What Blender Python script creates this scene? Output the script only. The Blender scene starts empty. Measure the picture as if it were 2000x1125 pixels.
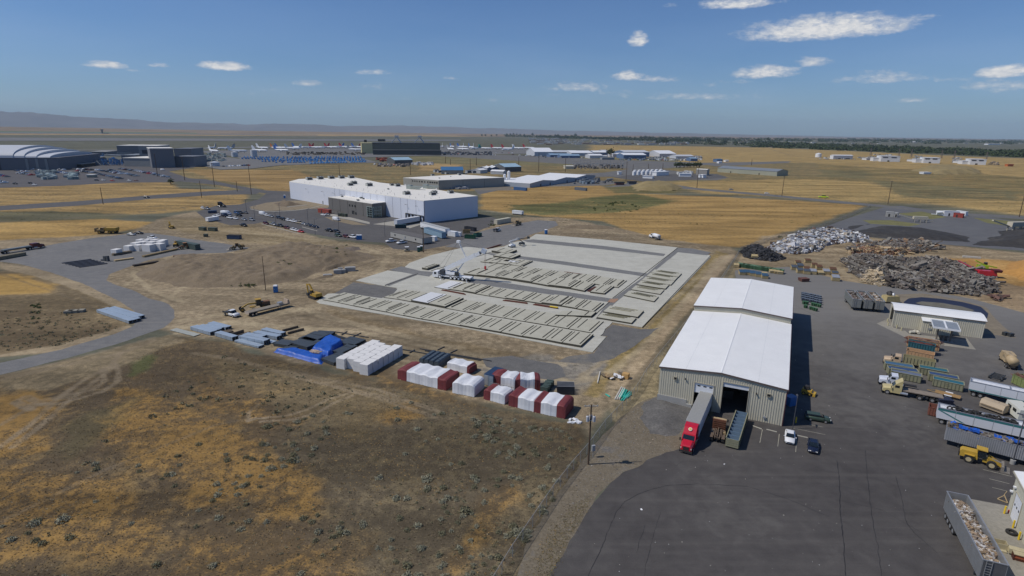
import bpy,bmesh,math,random
import numpy as np
from mathutils import Vector,Matrix
random.seed(7)
RNG=np.random.RandomState(11)
scene=bpy.context.scene
COL=scene.collection

# camera
CAM_H=56.0
PITCH=math.radians(15.3)
ROLL=math.radians(0.65)
FOCAL=1111.0
cam_data=bpy.data.cameras.new("camera")
cam_data.sensor_width=36.0
cam_data.lens=36.0*FOCAL/2000.0
cam_data.clip_start=0.5
cam_data.clip_end=90000.0
cam=bpy.data.objects.new("camera",cam_data)
COL.objects.link(cam)
cam.location=(0,0,CAM_H)
cam.matrix_world=(Matrix.Translation((0,0,CAM_H))@Matrix.Rotation(math.radians(90)-PITCH,4,'X')@Matrix.Rotation(ROLL,4,'Z'))
scene.camera=cam

# sun, sky, exposure
SUN_EL=math.radians(53)
to_sun=Vector((-0.994*math.cos(SUN_EL),-0.11*math.cos(SUN_EL),math.sin(SUN_EL))).normalized()
sun_data=bpy.data.lights.new("sun",'SUN')
sun_data.energy=3.25
sun_data.angle=math.radians(0.53)
sun_data.color=(1.0,0.94,0.85)
sun=bpy.data.objects.new("sun",sun_data)
sun.rotation_euler=to_sun.to_track_quat('Z','Y').to_euler()
sun.location=(-60,0,200)
COL.objects.link(sun)
scene.view_settings.view_transform='Standard'
scene.view_settings.look='None'
scene.view_settings.gamma=1.0
scene.view_settings.exposure=0.0
scene.view_settings.use_curve_mapping=False
CLOUDS=[]
def G(px,py,z=0.0):
 """point on the level z that is seen at picture position px, py (2000 x 1125 frame)"""
 u=(px-1000)/FOCAL
 v=-(py-562.5)/FOCAL
 c,s=math.cos(ROLL),math.sin(ROLL)
 u,v=u*c-v*s,u*s+v*c
 dx,dy,dz=u,math.cos(PITCH)+v*math.sin(PITCH),-math.sin(PITCH)+v*math.cos(PITCH)
 t=(z-CAM_H)/dz
 return Vector((dx*t,dy*t,z))
def ray(px,py):
 u=(px-1000)/FOCAL
 v=-(py-562.5)/FOCAL
 c,s=math.cos(ROLL),math.sin(ROLL)
 u,v=u*c-v*s,u*s+v*c
 return Vector((u,math.cos(PITCH)+v*math.sin(PITCH),-math.sin(PITCH)+v*math.cos(PITCH))).normalized()
def height(bx,by,ty):
 """height of a vertical thing that stands at bx, by and ends at picture row ty"""
 g=G(bx,by)
 lo,hi=0.0,200.0
 c,s=math.cos(ROLL),math.sin(ROLL)
 for _ in range(40):
  m=(lo+hi)/2
  z=m-CAM_H
  dep=g.y*math.cos(PITCH)-z*math.sin(PITCH)
  v2=(g.y*math.sin(PITCH)+z*math.cos(PITCH))/dep
  u2=g.x/dep
  py=562.5-FOCAL*(-u2*s+v2*c)
  if py>ty:
   lo=m
  else:
   hi=m
 return lo
def new_mat(name):
 m=bpy.data.materials.new(name)
 m.use_nodes=True
 nt=m.node_tree
 nt.nodes.clear()
 out=nt.nodes.new('ShaderNodeOutputMaterial')
 b=nt.nodes.new('ShaderNodeBsdfPrincipled')
 nt.links.new(b.outputs[0],out.inputs[0])
 return m,nt,b
def nmath(nt,op,a,b=None,c=None,clamp=False):
 n=nt.nodes.new('ShaderNodeMath')
 n.operation=op
 n.use_clamp=clamp
 for i,x in enumerate((a,b,c)):
  if x is None:
   continue
  if isinstance(x,(int,float)):
   n.inputs[i].default_value=x
  else:
   nt.links.new(x,n.inputs[i])
 return n.outputs[0]
def nmix(nt,fac,a,b,mode='MIX'):
 n=nt.nodes.new('ShaderNodeMix')
 n.data_type='RGBA'
 n.blend_type=mode
 n.clamp_factor=True
 for key,x in((0,fac),(6,a),(7,b)):
  if isinstance(x,(int,float)):
   n.inputs[key].default_value=x
  elif isinstance(x,tuple):
   n.inputs[key].default_value=(*x[:3],1)
  else:
   nt.links.new(x,n.inputs[key])
 return n.outputs[2]
def nnoise(nt,vec,scale,detail=4,rough=0.55,dist=0.0):
 n=nt.nodes.new('ShaderNodeTexNoise')
 n.inputs['Scale'].default_value=scale
 n.inputs['Detail'].default_value=detail
 n.inputs['Roughness'].default_value=rough
 n.inputs['Distortion'].default_value=dist
 nt.links.new(vec,n.inputs['Vector'])
 return n.outputs['Fac']
def nramp(nt,fac,lo,hi,a=0.0,b=1.0):
 n=nt.nodes.new('ShaderNodeMapRange')
 n.inputs['From Min'].default_value=lo
 n.inputs['From Max'].default_value=hi
 n.inputs['To Min'].default_value=a
 n.inputs['To Max'].default_value=b
 n.clamp=True
 nt.links.new(fac,n.inputs['Value'])
 return n.outputs['Result']
def ncoord(nt,kind='Object'):
 n=nt.nodes.new('ShaderNodeTexCoord')
 return n.outputs[kind]
def nscale(nt,vec,s):
 n=nt.nodes.new('ShaderNodeVectorMath')
 n.operation='MULTIPLY'
 nt.links.new(vec,n.inputs[0])
 n.inputs[1].default_value=s
 return n.outputs[0]
def nbump(nt,b,h,strength=0.4,dist=0.05):
 n=nt.nodes.new('ShaderNodeBump')
 n.inputs['Strength'].default_value=strength
 n.inputs['Distance'].default_value=dist
 nt.links.new(h,n.inputs['Height'])
 nt.links.new(n.outputs[0],b.inputs['Normal'])
MATS={}
def M(name,rgb,rough=0.7,metal=0.0,var=0.22,scale=1.2,bump=0.0,spec=0.4,fine=8.0):
 """painted or raw material with uneven wear"""
 if name in MATS:
  return MATS[name]
 m,nt,b=new_mat(name)
 co=ncoord(nt)
 a=nnoise(nt,co,scale,5,0.6)
 f=nnoise(nt,co,scale*fine,3,0.6)
 s=nmath(nt,'ADD',nmath(nt,'MULTIPLY',a,0.65),nmath(nt,'MULTIPLY',f,0.35))
 fac=nramp(nt,s,0.32,0.68)
 dark=tuple(c*(1-var)for c in rgb)
 lite=tuple(min(1,c*(1+var*0.6))for c in rgb)
 nt.links.new(nmix(nt,fac,dark,lite),b.inputs['Base Color'])
 b.inputs['Roughness'].default_value=rough
 b.inputs['Metallic'].default_value=metal
 b.inputs['Specular IOR Level'].default_value=spec
 if bump:
  nbump(nt,b,f,bump,0.05)
 MATS[name]=m
 return m
def glass_mat():
 m,nt,b=new_mat('window_glass')
 b.inputs['Base Color'].default_value=(0.012,0.018,0.022,1)
 b.inputs['Roughness'].default_value=0.08
 b.inputs['Specular IOR Level'].default_value=0.7
 MATS['window_glass']=m
 return m
def vcol_mat(name='mixed_debris',rough=0.75,var=0.3,scale=2.0):
 m,nt,b=new_mat(name)
 at=nt.nodes.new('ShaderNodeAttribute')
 at.attribute_name='col'
 co=ncoord(nt)
 f=nramp(nt,nnoise(nt,co,scale,4),0.3,0.7,1-var,1+var*0.4)
 n=nt.nodes.new('ShaderNodeVectorMath')
 n.operation='SCALE'
 nt.links.new(at.outputs['Color'],n.inputs[0])
 nt.links.new(f,n.inputs['Scale'])
 nt.links.new(n.outputs[0],b.inputs['Base Color'])
 b.inputs['Roughness'].default_value=rough
 b.inputs['Specular IOR Level'].default_value=0.3
 MATS[name]=m
 return m
world=bpy.data.worlds.new("World")
scene.world=world
world.use_nodes=True
wn=world.node_tree
wn.nodes.clear()
wout=wn.nodes.new('ShaderNodeOutputWorld')
wbg=wn.nodes.new('ShaderNodeBackground')
wbg.inputs['Strength'].default_value=0.069
wsky=wn.nodes.new('ShaderNodeTexSky')
wsky.sky_type='NISHITA'
wsky.sun_disc=False
wsky.sun_elevation=SUN_EL
wsky.sun_rotation=math.atan2(to_sun.x,to_sun.y)
wsky.altitude=400
wsky.air_density=1.0
wsky.dust_density=0.6
wsky.ozone_density=3.0
CL=[(1610,60,165,28,1.15),(1730,48,60,16,.8),(1440,8,80,14,1.0),(1500,45,70,8,.5),(1246,80,19,18,1.05),(1790,33,50,6,.6),(1495,143,62,16,1.05),(1590,122,42,13,.75),(1720,153,95,15,.75),(1640,160,60,15,.45),(1960,142,55,15,1.2),(1950,170,70,16,.8),(1860,155,50,10,.5),(1780,197,32,7,.8),(1225,150,28,13,.95),(1290,155,42,9,.75),(1130,172,75,14,.65),(1100,184,50,9,.5),(1215,182,60,11,.5),(1330,190,110,10,.7),(1400,165,45,10,.5),(1440,160,40,7,.5),(437,131,45,11,1.2),(210,128,42,9,1.05),(262,137,26,6,.6),(309,128,22,7,.8),(722,142,36,7,.85),(600,163,42,9,.65),(550,178,40,13,.4),(745,170,40,14,.45),(883,153,24,5,.6),(662,190,40,7,.4),(760,192,60,8,.35),(430,183,30,5,.4),(500,184,25,4,.3),(656,78,10,5,.35),(1307,12,18,7,.6),(1380,250,160,7,.3),(1180,215,80,6,.3),(1000,193,40,6,.35),(1550,205,70,8,.35),(1475,190,70,8,.4),(1640,180,50,8,.35),(960,196,20,5,.6),(800,222,60,4,.25),(1500,112,60,8,.3),(155,123,20,4,.4),(1950,205,50,6,.35),(1850,215,60,6,.3),(500,105,30,4,.15)]
wdir=wn.nodes.new('ShaderNodeTexCoord').outputs['Generated']
sep=wn.nodes.new('ShaderNodeSeparateXYZ')
wn.links.new(wdir,sep.inputs[0])
az=nmath(wn,'ARCTAN2',sep.outputs['X'],sep.outputs['Y'])
el=nmath(wn,'ARCSINE',sep.outputs['Z'])
cmb=wn.nodes.new('ShaderNodeCombineXYZ')
wn.links.new(nmath(wn,'MULTIPLY',az,1.0),cmb.inputs[0])
wn.links.new(nmath(wn,'MULTIPLY',el,2.4),cmb.inputs[1])
n_big=nnoise(wn,cmb.outputs[0],26.0,7,0.62,0.3)
n_fine=nnoise(wn,cmb.outputs[0],75.0,6,0.65,0.2)
nz=nmath(wn,'ADD',nmath(wn,'MULTIPLY',n_big,0.6),nmath(wn,'MULTIPLY',n_fine,0.4))
field=None
flat_field=None
for(cx_,cy_,hw,hh,st)in CL:
 d=ray(cx_,cy_)
 a0=math.atan2(d.x,d.y)
 e0=math.asin(d.z)
 dw,dh=ray(cx_+hw,cy_),ray(cx_,cy_-hh)
 sa=abs(math.atan2(dw.x,dw.y)-a0)
 se=abs(math.asin(dh.z)-e0)
 qa=nmath(wn,'MULTIPLY',nmath(wn,'SUBTRACT',az,a0),1/sa)
 qe=nmath(wn,'MULTIPLY',nmath(wn,'SUBTRACT',el,e0),1/se)
 qe=nmath(wn,'MAXIMUM',nmath(wn,'MULTIPLY',qe,-1.7),qe)
 r2=nmath(wn,'ADD',nmath(wn,'POWER',nmath(wn,'ABSOLUTE',qa),2.0),nmath(wn,'POWER',qe,2.0))
 g=nmath(wn,'MULTIPLY',nmath(wn,'SUBTRACT',1.0,nmath(wn,'MULTIPLY',r2,0.42)),st)
 g=nmath(wn,'MAXIMUM',g,0.0)
 field=g if field is None else nmath(wn,'MAXIMUM',field,g)
dens=nramp(wn,nmath(wn,'ADD',nmath(wn,'MULTIPLY',field,0.50),nz),0.72,1.02,0.0,0.92)
shade=nramp(wn,nmath(wn,'ADD',nmath(wn,'MULTIPLY',n_fine,0.7),nmath(wn,'MULTIPLY',field,0.3)),0.4,0.75)
ccol=nmix(wn,shade,(5.5,6.4,7.8),(12.5,12.2,11.8))
veil=nmath(wn,'MULTIPLY',nramp(wn,nnoise(wn,nscale(wn,cmb.outputs[0],(1,2,1)),3.0,3,0.5),0.3,0.9,0,0.22),nmath(wn,'MULTIPLY',nramp(wn,el,0.0,0.03),nramp(wn,el,0.05,0.22,1,0)))
skyc=nmix(wn,1.0,wsky.outputs[0],(0.665,0.90,1.24),'MULTIPLY')
skyc=nmix(wn,veil,skyc,(7.6,9.0,11.6))
wn.links.new(nmix(wn,dens,skyc,ccol),wbg.inputs['Color'])
wn.links.new(wbg.outputs[0],wout.inputs['Surface'])

# mesh builder
def R3(a):
 return Matrix.Rotation(a,3,'Z')
class MB:
 """collects shapes; per face a material index and a colour"""
 def __init__(self):
  self.v=[]
  self.f=[]
  self.c=[]
  self.cur=(0.5,0.5,0.5)
  self.smooth=False
 def quad(self,a,b,c,d):
  n=len(self.v)
  self.v+=[tuple(a),tuple(b),tuple(c),tuple(d)]
  self.f.append((n,n+1,n+2,n+3))
  self.c.append(self.cur)
  return self
 def tri(self,a,b,c):
  n=len(self.v)
  self.v+=[tuple(a),tuple(b),tuple(c)]
  self.f.append((n,n+1,n+2))
  self.c.append(self.cur)
  return self
 def hexa(self,p):
  n=len(self.v)
  self.v+=[tuple(q)for q in p]
  for q in((0,3,2,1),(4,5,6,7),(0,1,5,4),(1,2,6,5),(2,3,7,6),(3,0,4,7)):
   self.f.append(tuple(n+i for i in q))
   self.c.append(self.cur)
  return self
 def box(self,x0,x1,y0,y1,z0,z1,tx=0,ty=0):
  """box; tx, ty pull the top in"""
  return self.hexa([(x0,y0,z0),(x1,y0,z0),(x1,y1,z0),(x0,y1,z0),(x0+tx,y0+ty,z1),(x1-tx,y0+ty,z1),(x1-tx,y1-ty,z1),(x0+tx,y1-ty,z1)])
 def rbox(self,c,size,rot=0.0,tilt=None):
  sx,sy,sz=size[0]/2,size[1]/2,size[2]/2
  m=R3(rot)
  if tilt:
   m=m@Matrix.Rotation(tilt[0],3,'X')@Matrix.Rotation(tilt[1],3,'Y')
  c=Vector(c)
  pts=[(-sx,-sy,-sz),(sx,-sy,-sz),(sx,sy,-sz),(-sx,sy,-sz),(-sx,-sy,sz),(sx,-sy,sz),(sx,sy,sz),(-sx,sy,sz)]
  return self.hexa([m@Vector(p)+c for p in pts])
 def bar(self,a,b,w,h=None):
  """square bar between two points"""
  h=h or w
  a,b=Vector(a),Vector(b)
  d=(b-a)
  if d.length<1e-6:
   return self
  d.normalize()
  s=d.cross(Vector((0,0,1)))
  if s.length<1e-3:
   s=Vector((1,0,0))
  s.normalize()
  t=s.cross(d)
  s*=w/2
  t*=h/2
  return self.hexa([a-s-t,a+s-t,a+s+t,a-s+t,b-s-t,b+s-t,b+s+t,b-s+t])
 def cyl(self,a,b,r0,r1=None,n=12,cap=True):
  r1=r0 if r1 is None else r1
  a,b=Vector(a),Vector(b)
  d=(b-a).normalized()
  s=d.cross(Vector((0,0,1)))
  if s.length<1e-3:
   s=Vector((1,0,0))
  s.normalize()
  t=d.cross(s)
  k=len(self.v)
  for i in range(n):
   w=2*math.pi*i/n
   o=s*math.cos(w)+t*math.sin(w)
   self.v.append(tuple(a+o*r0))
   self.v.append(tuple(b+o*r1))
  for i in range(n):
   j=(i+1)%n
   self.f.append((k+2*i,k+2*j,k+2*j+1,k+2*i+1))
   self.c.append(self.cur)
  if cap:
   self.f.append(tuple(k+2*i for i in range(n))[::-1])
   self.c.append(self.cur)
   self.f.append(tuple(k+2*i+1 for i in range(n)))
   self.c.append(self.cur)
  return self
 def profile(self,pts,axis,a,b):
  """extrude a closed 2D outline: axis 'y' takes (x,z), axis 'x' takes (y,z), axis 'z' takes (x,y)"""
  def P(p,t):
   if axis=='y':
    return(p[0],t,p[1])
   if axis=='x':
    return(t,p[0],p[1])
   return(p[0],p[1],t)
  k=len(self.v)
  n=len(pts)
  self.v+=[P(p,a)for p in pts]+[P(p,b)for p in pts]
  for i in range(n):
   j=(i+1)%n
   self.f.append((k+i,k+j,k+n+j,k+n+i))
   self.c.append(self.cur)
  self.f.append(tuple(range(k,k+n))[::-1])
  self.f.append(tuple(range(k+n,k+2*n)))
  self.c+=[self.cur,self.cur]
  return self
 def loft(self,rings,cap=True,closed=True):
  """rings: lists of points of equal length"""
  k=len(self.v)
  n=len(rings[0])
  for r in rings:
   self.v+=[tuple(p)for p in r]
  for i in range(len(rings)-1):
   for j in range(n if closed else n-1):
    j2=(j+1)%n
    self.f.append((k+i*n+j,k+i*n+j2,k+(i+1)*n+j2,k+(i+1)*n+j))
    self.c.append(self.cur)
  if cap:
   self.f.append(tuple(k+j for j in range(n))[::-1])
   self.f.append(tuple(k+(len(rings)-1)*n+j for j in range(n)))
   self.c+=[self.cur,self.cur]
  return self
 def mesh(self,name,mat,smooth=False,recalc=True,vcol=False):
  me=bpy.data.meshes.new(name)
  me.from_pydata(self.v,[],self.f)
  me.materials.append(mat)
  if vcol:
   at=me.color_attributes.new('col','FLOAT_COLOR','CORNER')
   arr=[]
   for p,c in zip(self.f,self.c):
    arr+=[c[0],c[1],c[2],1.0]*len(p)
   at.data.foreach_set('color',np.array(arr,dtype=np.float32))
  if recalc:
   bm=bmesh.new()
   bm.from_mesh(me)
   bmesh.ops.recalc_face_normals(bm,faces=bm.faces)
   bm.to_mesh(me)
   bm.free()
  if smooth:
   for p in me.polygons:
    p.use_smooth=True
  me.update()
  return me
def tag(o,label=None,cat=None,group=None,kind=None):
 if label:
  o['label']=label
 if cat:
  o['category']=cat
 if group:
  o['group']=group
 if kind:
  o['kind']=kind
 return o
def link(o,parent=None):
 COL.objects.link(o)
 if parent is not None:
  o.parent=parent
 return o
def thing(name,label,cat,loc=(0,0,0),rot=0.0,group=None):
 o=bpy.data.objects.new(name,None)
 o.empty_display_size=0.3
 link(o)
 o.location=loc
 o.rotation_euler=(0,0,rot)
 return tag(o,label,cat,group)
def part(name,mb,mat,parent=None,smooth=False,vcol=False,kind=None,recalc=True):
 me=mb if isinstance(mb,bpy.types.Mesh)else mb.mesh(name,mat,smooth,recalc,vcol)
 o=bpy.data.objects.new(name,me)
 link(o,parent)
 if kind:
  o['kind']=kind
 return o
class Proto:
 """a kind of thing: parts (and sub-parts) sharing meshes between copies"""
 def __init__(self):
  self.parts=[]
 def add(self,name,mb,mat,smooth=False,sub=None,vcol=False,loc=None,tint=False):
  me=mb if isinstance(mb,bpy.types.Mesh)else mb.mesh(name,mat,smooth,True,vcol)
  self.parts.append((name,me,sub,loc,tint))
  return len(self.parts)-1
 def spawn(self,name,label,cat,loc,rot=0.0,group=None,body=None,scale=None):
  root=thing(name,label,cat,loc,rot,group)
  if scale:
   root.scale=scale if isinstance(scale,tuple)else(scale,)*3
  objs=[]
  for(n,me,sub,l,tint)in self.parts:
   o=bpy.data.objects.new(n,me)
   link(o,objs[sub]if sub is not None else root)
   if l:
    o.location=l
   if tint and body is not None:
    o.material_slots[0].link='OBJECT'
    o.material_slots[0].material=body
   objs.append(o)
  return root
def one(name,mb,mat,label,cat,loc=(0,0,0),rot=0.0,group=None,smooth=False,vcol=False,body=None):
 me=mb if isinstance(mb,bpy.types.Mesh)else mb.mesh(name,mat,smooth,True,vcol)
 o=bpy.data.objects.new(name,me)
 link(o)
 o.location=loc
 o.rotation_euler=(0,0,rot)
 if body is not None:
  o.material_slots[0].link='OBJECT'
  o.material_slots[0].material=body
 return tag(o,label,cat,group)
def base(A,B):
 """base line from picture point A to B (left to right): origin A, heading, length"""
 a,b=G(*A),G(*B)
 d=b-a
 return a,math.atan2(d.y,d.x),d.length
def _hash(ix,iy,seed):
 h=(ix.astype(np.int64)*374761393+iy.astype(np.int64)*668265263+seed*1442695041)&0x7fffffff
 h=((h ^(h >> 13))*1274126177)&0x7fffffff
 return((h ^(h >> 16))&0xffff)/65535.0
def vnoise(x,y,seed=0):
 ix,iy=np.floor(x),np.floor(y)
 fx,fy=x-ix,y-iy
 fx,fy=fx*fx*(3-2*fx),fy*fy*(3-2*fy)
 a,b=_hash(ix,iy,seed),_hash(ix+1,iy,seed)
 c,d=_hash(ix,iy+1,seed),_hash(ix+1,iy+1,seed)
 return(a*(1-fx)+b*fx)*(1-fy)+(c*(1-fx)+d*fx)*fy
def fbm(x,y,scale,octs=4,seed=0):
 x,y=np.asarray(x,float)/scale,np.asarray(y,float)/scale
 t,amp,tot=0.0,1.0,0.0
 for o in range(octs):
  t=t+amp*vnoise(x*2**o,y*2**o,seed+o*17)
  tot+=amp
  amp*=0.55
 return t/tot
def sdist(X,Y,poly):
 """signed distance to a polygon, positive inside"""
 P=np.array([(p[0],p[1])for p in poly],float)
 n=len(P)
 d2=np.full(X.shape,1e18)
 inside=np.zeros(X.shape,bool)
 for i in range(n):
  ax,ay=P[i]
  bx,by=P[(i+1)%n]
  ex,ey=bx-ax,by-ay
  L=ex*ex+ey*ey+1e-12
  t=np.clip(((X-ax)*ex+(Y-ay)*ey)/L,0,1)
  d2=np.minimum(d2,(X-ax-t*ex)**2+(Y-ay-t*ey)**2)
  if ay!=by:
   cond=((ay>Y)!=(by>Y))&(X<(bx-ax)*(Y-ay)/(by-ay)+ax)
   inside^=cond
 d=np.sqrt(d2)
 return np.where(inside,d,-d)
def lined(X,Y,pts):
 """distance to an open line"""
 d2=np.full(X.shape,1e18)
 for(ax,ay),(bx,by)in zip(pts[:-1],pts[1:]):
  ex,ey=bx-ax,by-ay
  L=ex*ex+ey*ey+1e-12
  t=np.clip(((X-ax)*ex+(Y-ay)*ey)/L,0,1)
  d2=np.minimum(d2,(X-ax-t*ex)**2+(Y-ay-t*ey)**2)
 return np.sqrt(d2)
def PX(pts,z=0.0):
 return[(G(p[0],p[1],z).x,G(p[0],p[1],z).y)for p in pts]
def ss(x,a,b):
 t=np.clip((x-a)/(b-a),0,1)
 return t*t*(3-2*t)
def ground_sheet():
 azs=list(np.radians(np.linspace(-47,47,720)))
 azs=list(np.radians(np.linspace(-180,-48.5,60)))+azs+list(np.radians(np.linspace(48.5,178,60)))
 azs=np.array(azs)
 deps=[math.atan(CAM_H/r)for r in(3,15,30,45,58)]
 top=math.atan(CAM_H/62.0)
 k=0
 d=top
 step=math.radians(0.092)
 rows=[]
 while d>math.radians(0.125):
  rows.append(d)
  d-=max(math.radians(0.006),step*(0.35+0.65*min(1,d/math.radians(12))))
 rad=[CAM_H/math.tan(x)for x in deps]+[CAM_H/math.tan(x)for x in rows]+[27500.0]
 rad=np.array(rad)
 A,Rr=np.meshgrid(azs,rad)
 X,Y=Rr*np.sin(A),Rr*np.cos(A)
 n,m=X.shape
 co=np.zeros((n*m,3),np.float32)
 x,y=X.ravel(),Y.ravel()
 co[:,0],co[:,1]=x,y
 r=np.hypot(x,y)
 def warp(s,amp,seed):
  return(fbm(x,y,s,4,seed)-0.5)*2*amp
 ca=np.empty((n*m,3))
 cb=np.empty((n*m,3))
 am=np.full(n*m,0.5)
 ca[:]=(0.155,0.115,0.058)
 cb[:]=(0.30,0.185,0.062)
 big=fbm(x,y,160,4,3)
 am[:]=0.35+0.6*(big-0.5)
 def put(poly,soft,a=None,b=None,amount=None,wob=3.0,wscale=12.0,seed=5,k=1.0,shift=0.0):
  P=np.array(PX(poly))
  mg=soft+wob+1
  I=np.nonzero((x>P[:,0].min()-mg)&(x<P[:,0].max()+mg)&(y>P[:,1].min()-mg)&(y<P[:,1].max()+mg))[0]
  xx,yy=x[I],y[I]
  sd=sdist(xx,yy,P)+shift
  w=ss(sd+(fbm(xx,yy,wscale,4,seed)-0.5)*2*wob,-soft,soft)*k
  if a is not None:
   ca[I]=ca[I]*(1-w[:,None])+np.array(a)*w[:,None]
  if b is not None:
   cb[I]=cb[I]*(1-w[:,None])+np.array(b)*w[:,None]
  if amount is not None:
   am[I]=am[I]*(1-w)+amount*w
 def line(pts,width,a,k=0.8,wob=0.3,seed=9,b=None):
  P=np.array(PX(pts))
  mg=width+wob+1
  I=np.nonzero((x>P[:,0].min()-mg)&(x<P[:,0].max()+mg)&(y>P[:,1].min()-mg)&(y<P[:,1].max()+mg))[0]
  xx,yy=x[I],y[I]
  dd=lined(xx,yy,P)
  w=(1-ss(dd+(fbm(xx,yy,2.5,4,seed)-0.5)*2*wob,width*0.5,width))*k
  w*=0.55+0.45*ss(fbm(xx,yy,3.0,3,seed+1),0.3,0.6)
  ca[I]=ca[I]*(1-w[:,None])+np.array(a)*w[:,None]
  cb[I]=cb[I]*(1-w[:,None])+np.array(b or a)*w[:,None]
 GOLD=(0.31,0.205,0.085)
 STRAW=(0.36,0.25,0.115)
 OLIVE=(0.165,0.14,0.062)
 GREEN=(0.105,0.115,0.045)
 SAGE=(0.135,0.125,0.075)
 put([(-900,262),(2900,262),(2900,320),(-900,320)],60,(0.20,0.155,0.08),(0.33,0.225,0.105),0.45,80,500,21)
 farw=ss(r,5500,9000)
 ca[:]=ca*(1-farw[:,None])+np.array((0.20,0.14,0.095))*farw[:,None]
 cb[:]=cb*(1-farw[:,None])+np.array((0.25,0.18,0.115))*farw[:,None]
 put([(170,250),(385,250.5),(385,256),(170,255.5)],20,(0.085,0.14,0.06),(0.10,0.15,0.06),.3,10,200)
 put([(0,253),(160,254),(160,256),(0,255)],20,(0.24,0.13,0.09),(0.25,0.15,0.1),.3,10,200)
 put([(-200,258.5),(420,261),(800,263),(1200,272),(1200,275),(-200,264.5)],30,STRAW,GOLD,.4,20,200)
 put([(-200,264),(500,267),(900,272),(900,275),(-200,267)],20,(.15,.135,.10),SAGE,.4,15,200)
 put([(-200,277),(600,279),(600,283),(-200,283)],10,OLIVE,SAGE,.4,15,100)
 put([(-200,283),(700,284),(700,290),(-200,292)],10,STRAW,GOLD,.5,15,100)
 put([(1450,283),(2300,283),(2300,312),(1900,304),(1500,290)],60,(.085,.095,.05),(.16,.14,.075),.35,60,220,31)
 put([(1780,279),(2300,281),(2300,292),(2050,290),(1800,284)],25,(.055,.105,.035),(.06,.11,.04),.3,20,300,33)
 put([(1600,275),(1720,276),(1720,279),(1600,278)],20,STRAW,STRAW,.3,10,300)
 put([(1250,268),(2300,272),(2300,277),(1250,272)],60,(.12,.12,.085),(.17,.14,.09),.35,60,400,35)
 put([(1150,283),(1500,288),(1900,306),(2300,318),(2300,480),(2000,425),(1800,400),(1620,392),(1360,378),(1150,330)],25,(0.20,0.16,0.072),(0.375,0.26,0.105),0.58,30,60,41)
 put([(1250,318),(1600,320),(1990,345),(2300,370),(2300,400),(1990,380),(1640,352),(1330,350)],18,OLIVE,GOLD,.42,25,45,43,.8)
 put([(1700,352),(2000,375),(2000,392),(1760,385)],8,(.15,.135,.07),GOLD,.35,12,25,44,.8)
 put([(1530,328),(1700,335),(1700,350),(1530,342)],8,(.15,.135,.07),GOLD,.35,12,25,45,.7)
 put([(300,318),(1600,318),(1600,345),(1000,370),(560,388),(300,345)],6,(0.16,0.14,0.072),(0.30,0.205,0.09),.46,14,40,51)
 put([(800,305),(1330,308),(1330,330),(1000,322),(800,318)],6,(.15,.145,.075),(.22,.18,.09),.5,12,60,52)
 put([(360,332),(570,332),(620,348),(566,352),(566,384),(500,365),(420,350)],4,(.25,.17,.07),GOLD,.6,6,25,53)
 put([(820,318),(900,322),(885,335),(820,332)],4,GOLD,STRAW,.6,5,25,54)
 put([(-300,368),(330,350),(350,368),(480,372),(480,402),(300,418),(-300,445)],4,(.22,.165,.08),(.36,.24,.095),.55,6,22,55)
 put([(-300,420),(100,412),(260,418),(200,432),(-300,452)],3,SAGE,OLIVE,.4,4,12,56)
 put([(-300,445),(200,428),(320,436),(240,452),(140,465),(-300,490)],2.5,(.34,.225,.085),(.42,.27,.095),.5,3,12,57)
 BIG=[(936,360),(1000,362),(1130,352),(1170,362),(1250,378),(1480,388),(1600,394),(1700,402),(1560,448),(1440,482),(1330,474),(1230,452),(1180,432),(1060,424),(938,408)]
 put(BIG,3,(.26,.18,.075),(.35,.225,.083),.60,5,30,61)
 put([(990,400),(1100,395),(1150,385),(1240,378),(1320,392),(1240,410),(1150,418),(1060,420),(1000,412)],5,GREEN,(.28,.2,.08),.33,7,22,62,.85)
 put([(1180,366),(1250,360),(1330,368),(1320,378),(1200,377)],4,(.15,.135,.06),(.27,.19,.08),.4,5,18,63)
 DIRT=[(318,425),(380,412),(500,432),(640,468),(760,480),(850,462),(935,442),(1000,425),(1090,424),(1210,446),(1300,468),(1420,482),(1442,492),(1310,655),(1215,770),(1150,850),(1130,822),(1000,800),(780,745),(660,725),(540,700),(440,665),(345,655),(300,640),(262,622),(225,590),(140,545),(0,508),(0,526),(-200,500),(-200,478),(150,462),(250,455)]
 put(DIRT,1.6,(.225,.176,.112),(.315,.25,.16),.45,2.5,9,71)
 put([(330,425),(420,428),(620,470),(700,475),(560,480),(440,470),(320,445)],3,(.235,.18,.10),(.30,.235,.14),.45,4,9,72)
 put([(640,605),(860,662),(1010,690),(1100,700),(1090,712),(900,680),(740,640),(640,615)],1.2,(.20,.15,.085),(.27,.205,.12),.5,2,5,73,.9)
 put([(1040,695),(1150,705),(1230,650),(1260,640),(1200,720),(1120,770),(960,740),(900,715)],2,(.15,.145,.135),(.20,.19,.165),.5,5,8,74,.75)
 put([(700,560),(790,540),(830,520),(810,560),(760,590),(660,590)],1.5,(.17,.16,.145),(.2,.185,.15),.5,3,8,75,.7)
 put([(1400,490),(1345,545),(1200,690),(1140,770),(1165,775),(1240,690),(1330,590),(1425,497)],.8,(.20,.155,.07),(.28,.205,.09),.5,1.2,3,76)
 put([(1405,500),(1440,496),(1310,650),(1220,760),(1190,760),(1260,675)],.8,(.29,.225,.14),(.36,.28,.18),.5,1.2,4,77)
 put([(1442,500),(1475,505),(1430,545),(1330,650),(1290,715),(1285,770),(1200,850),(1195,800),(1290,690)],.7,(.20,.165,.10),(.27,.22,.13),.5,1.2,3,78)
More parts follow.
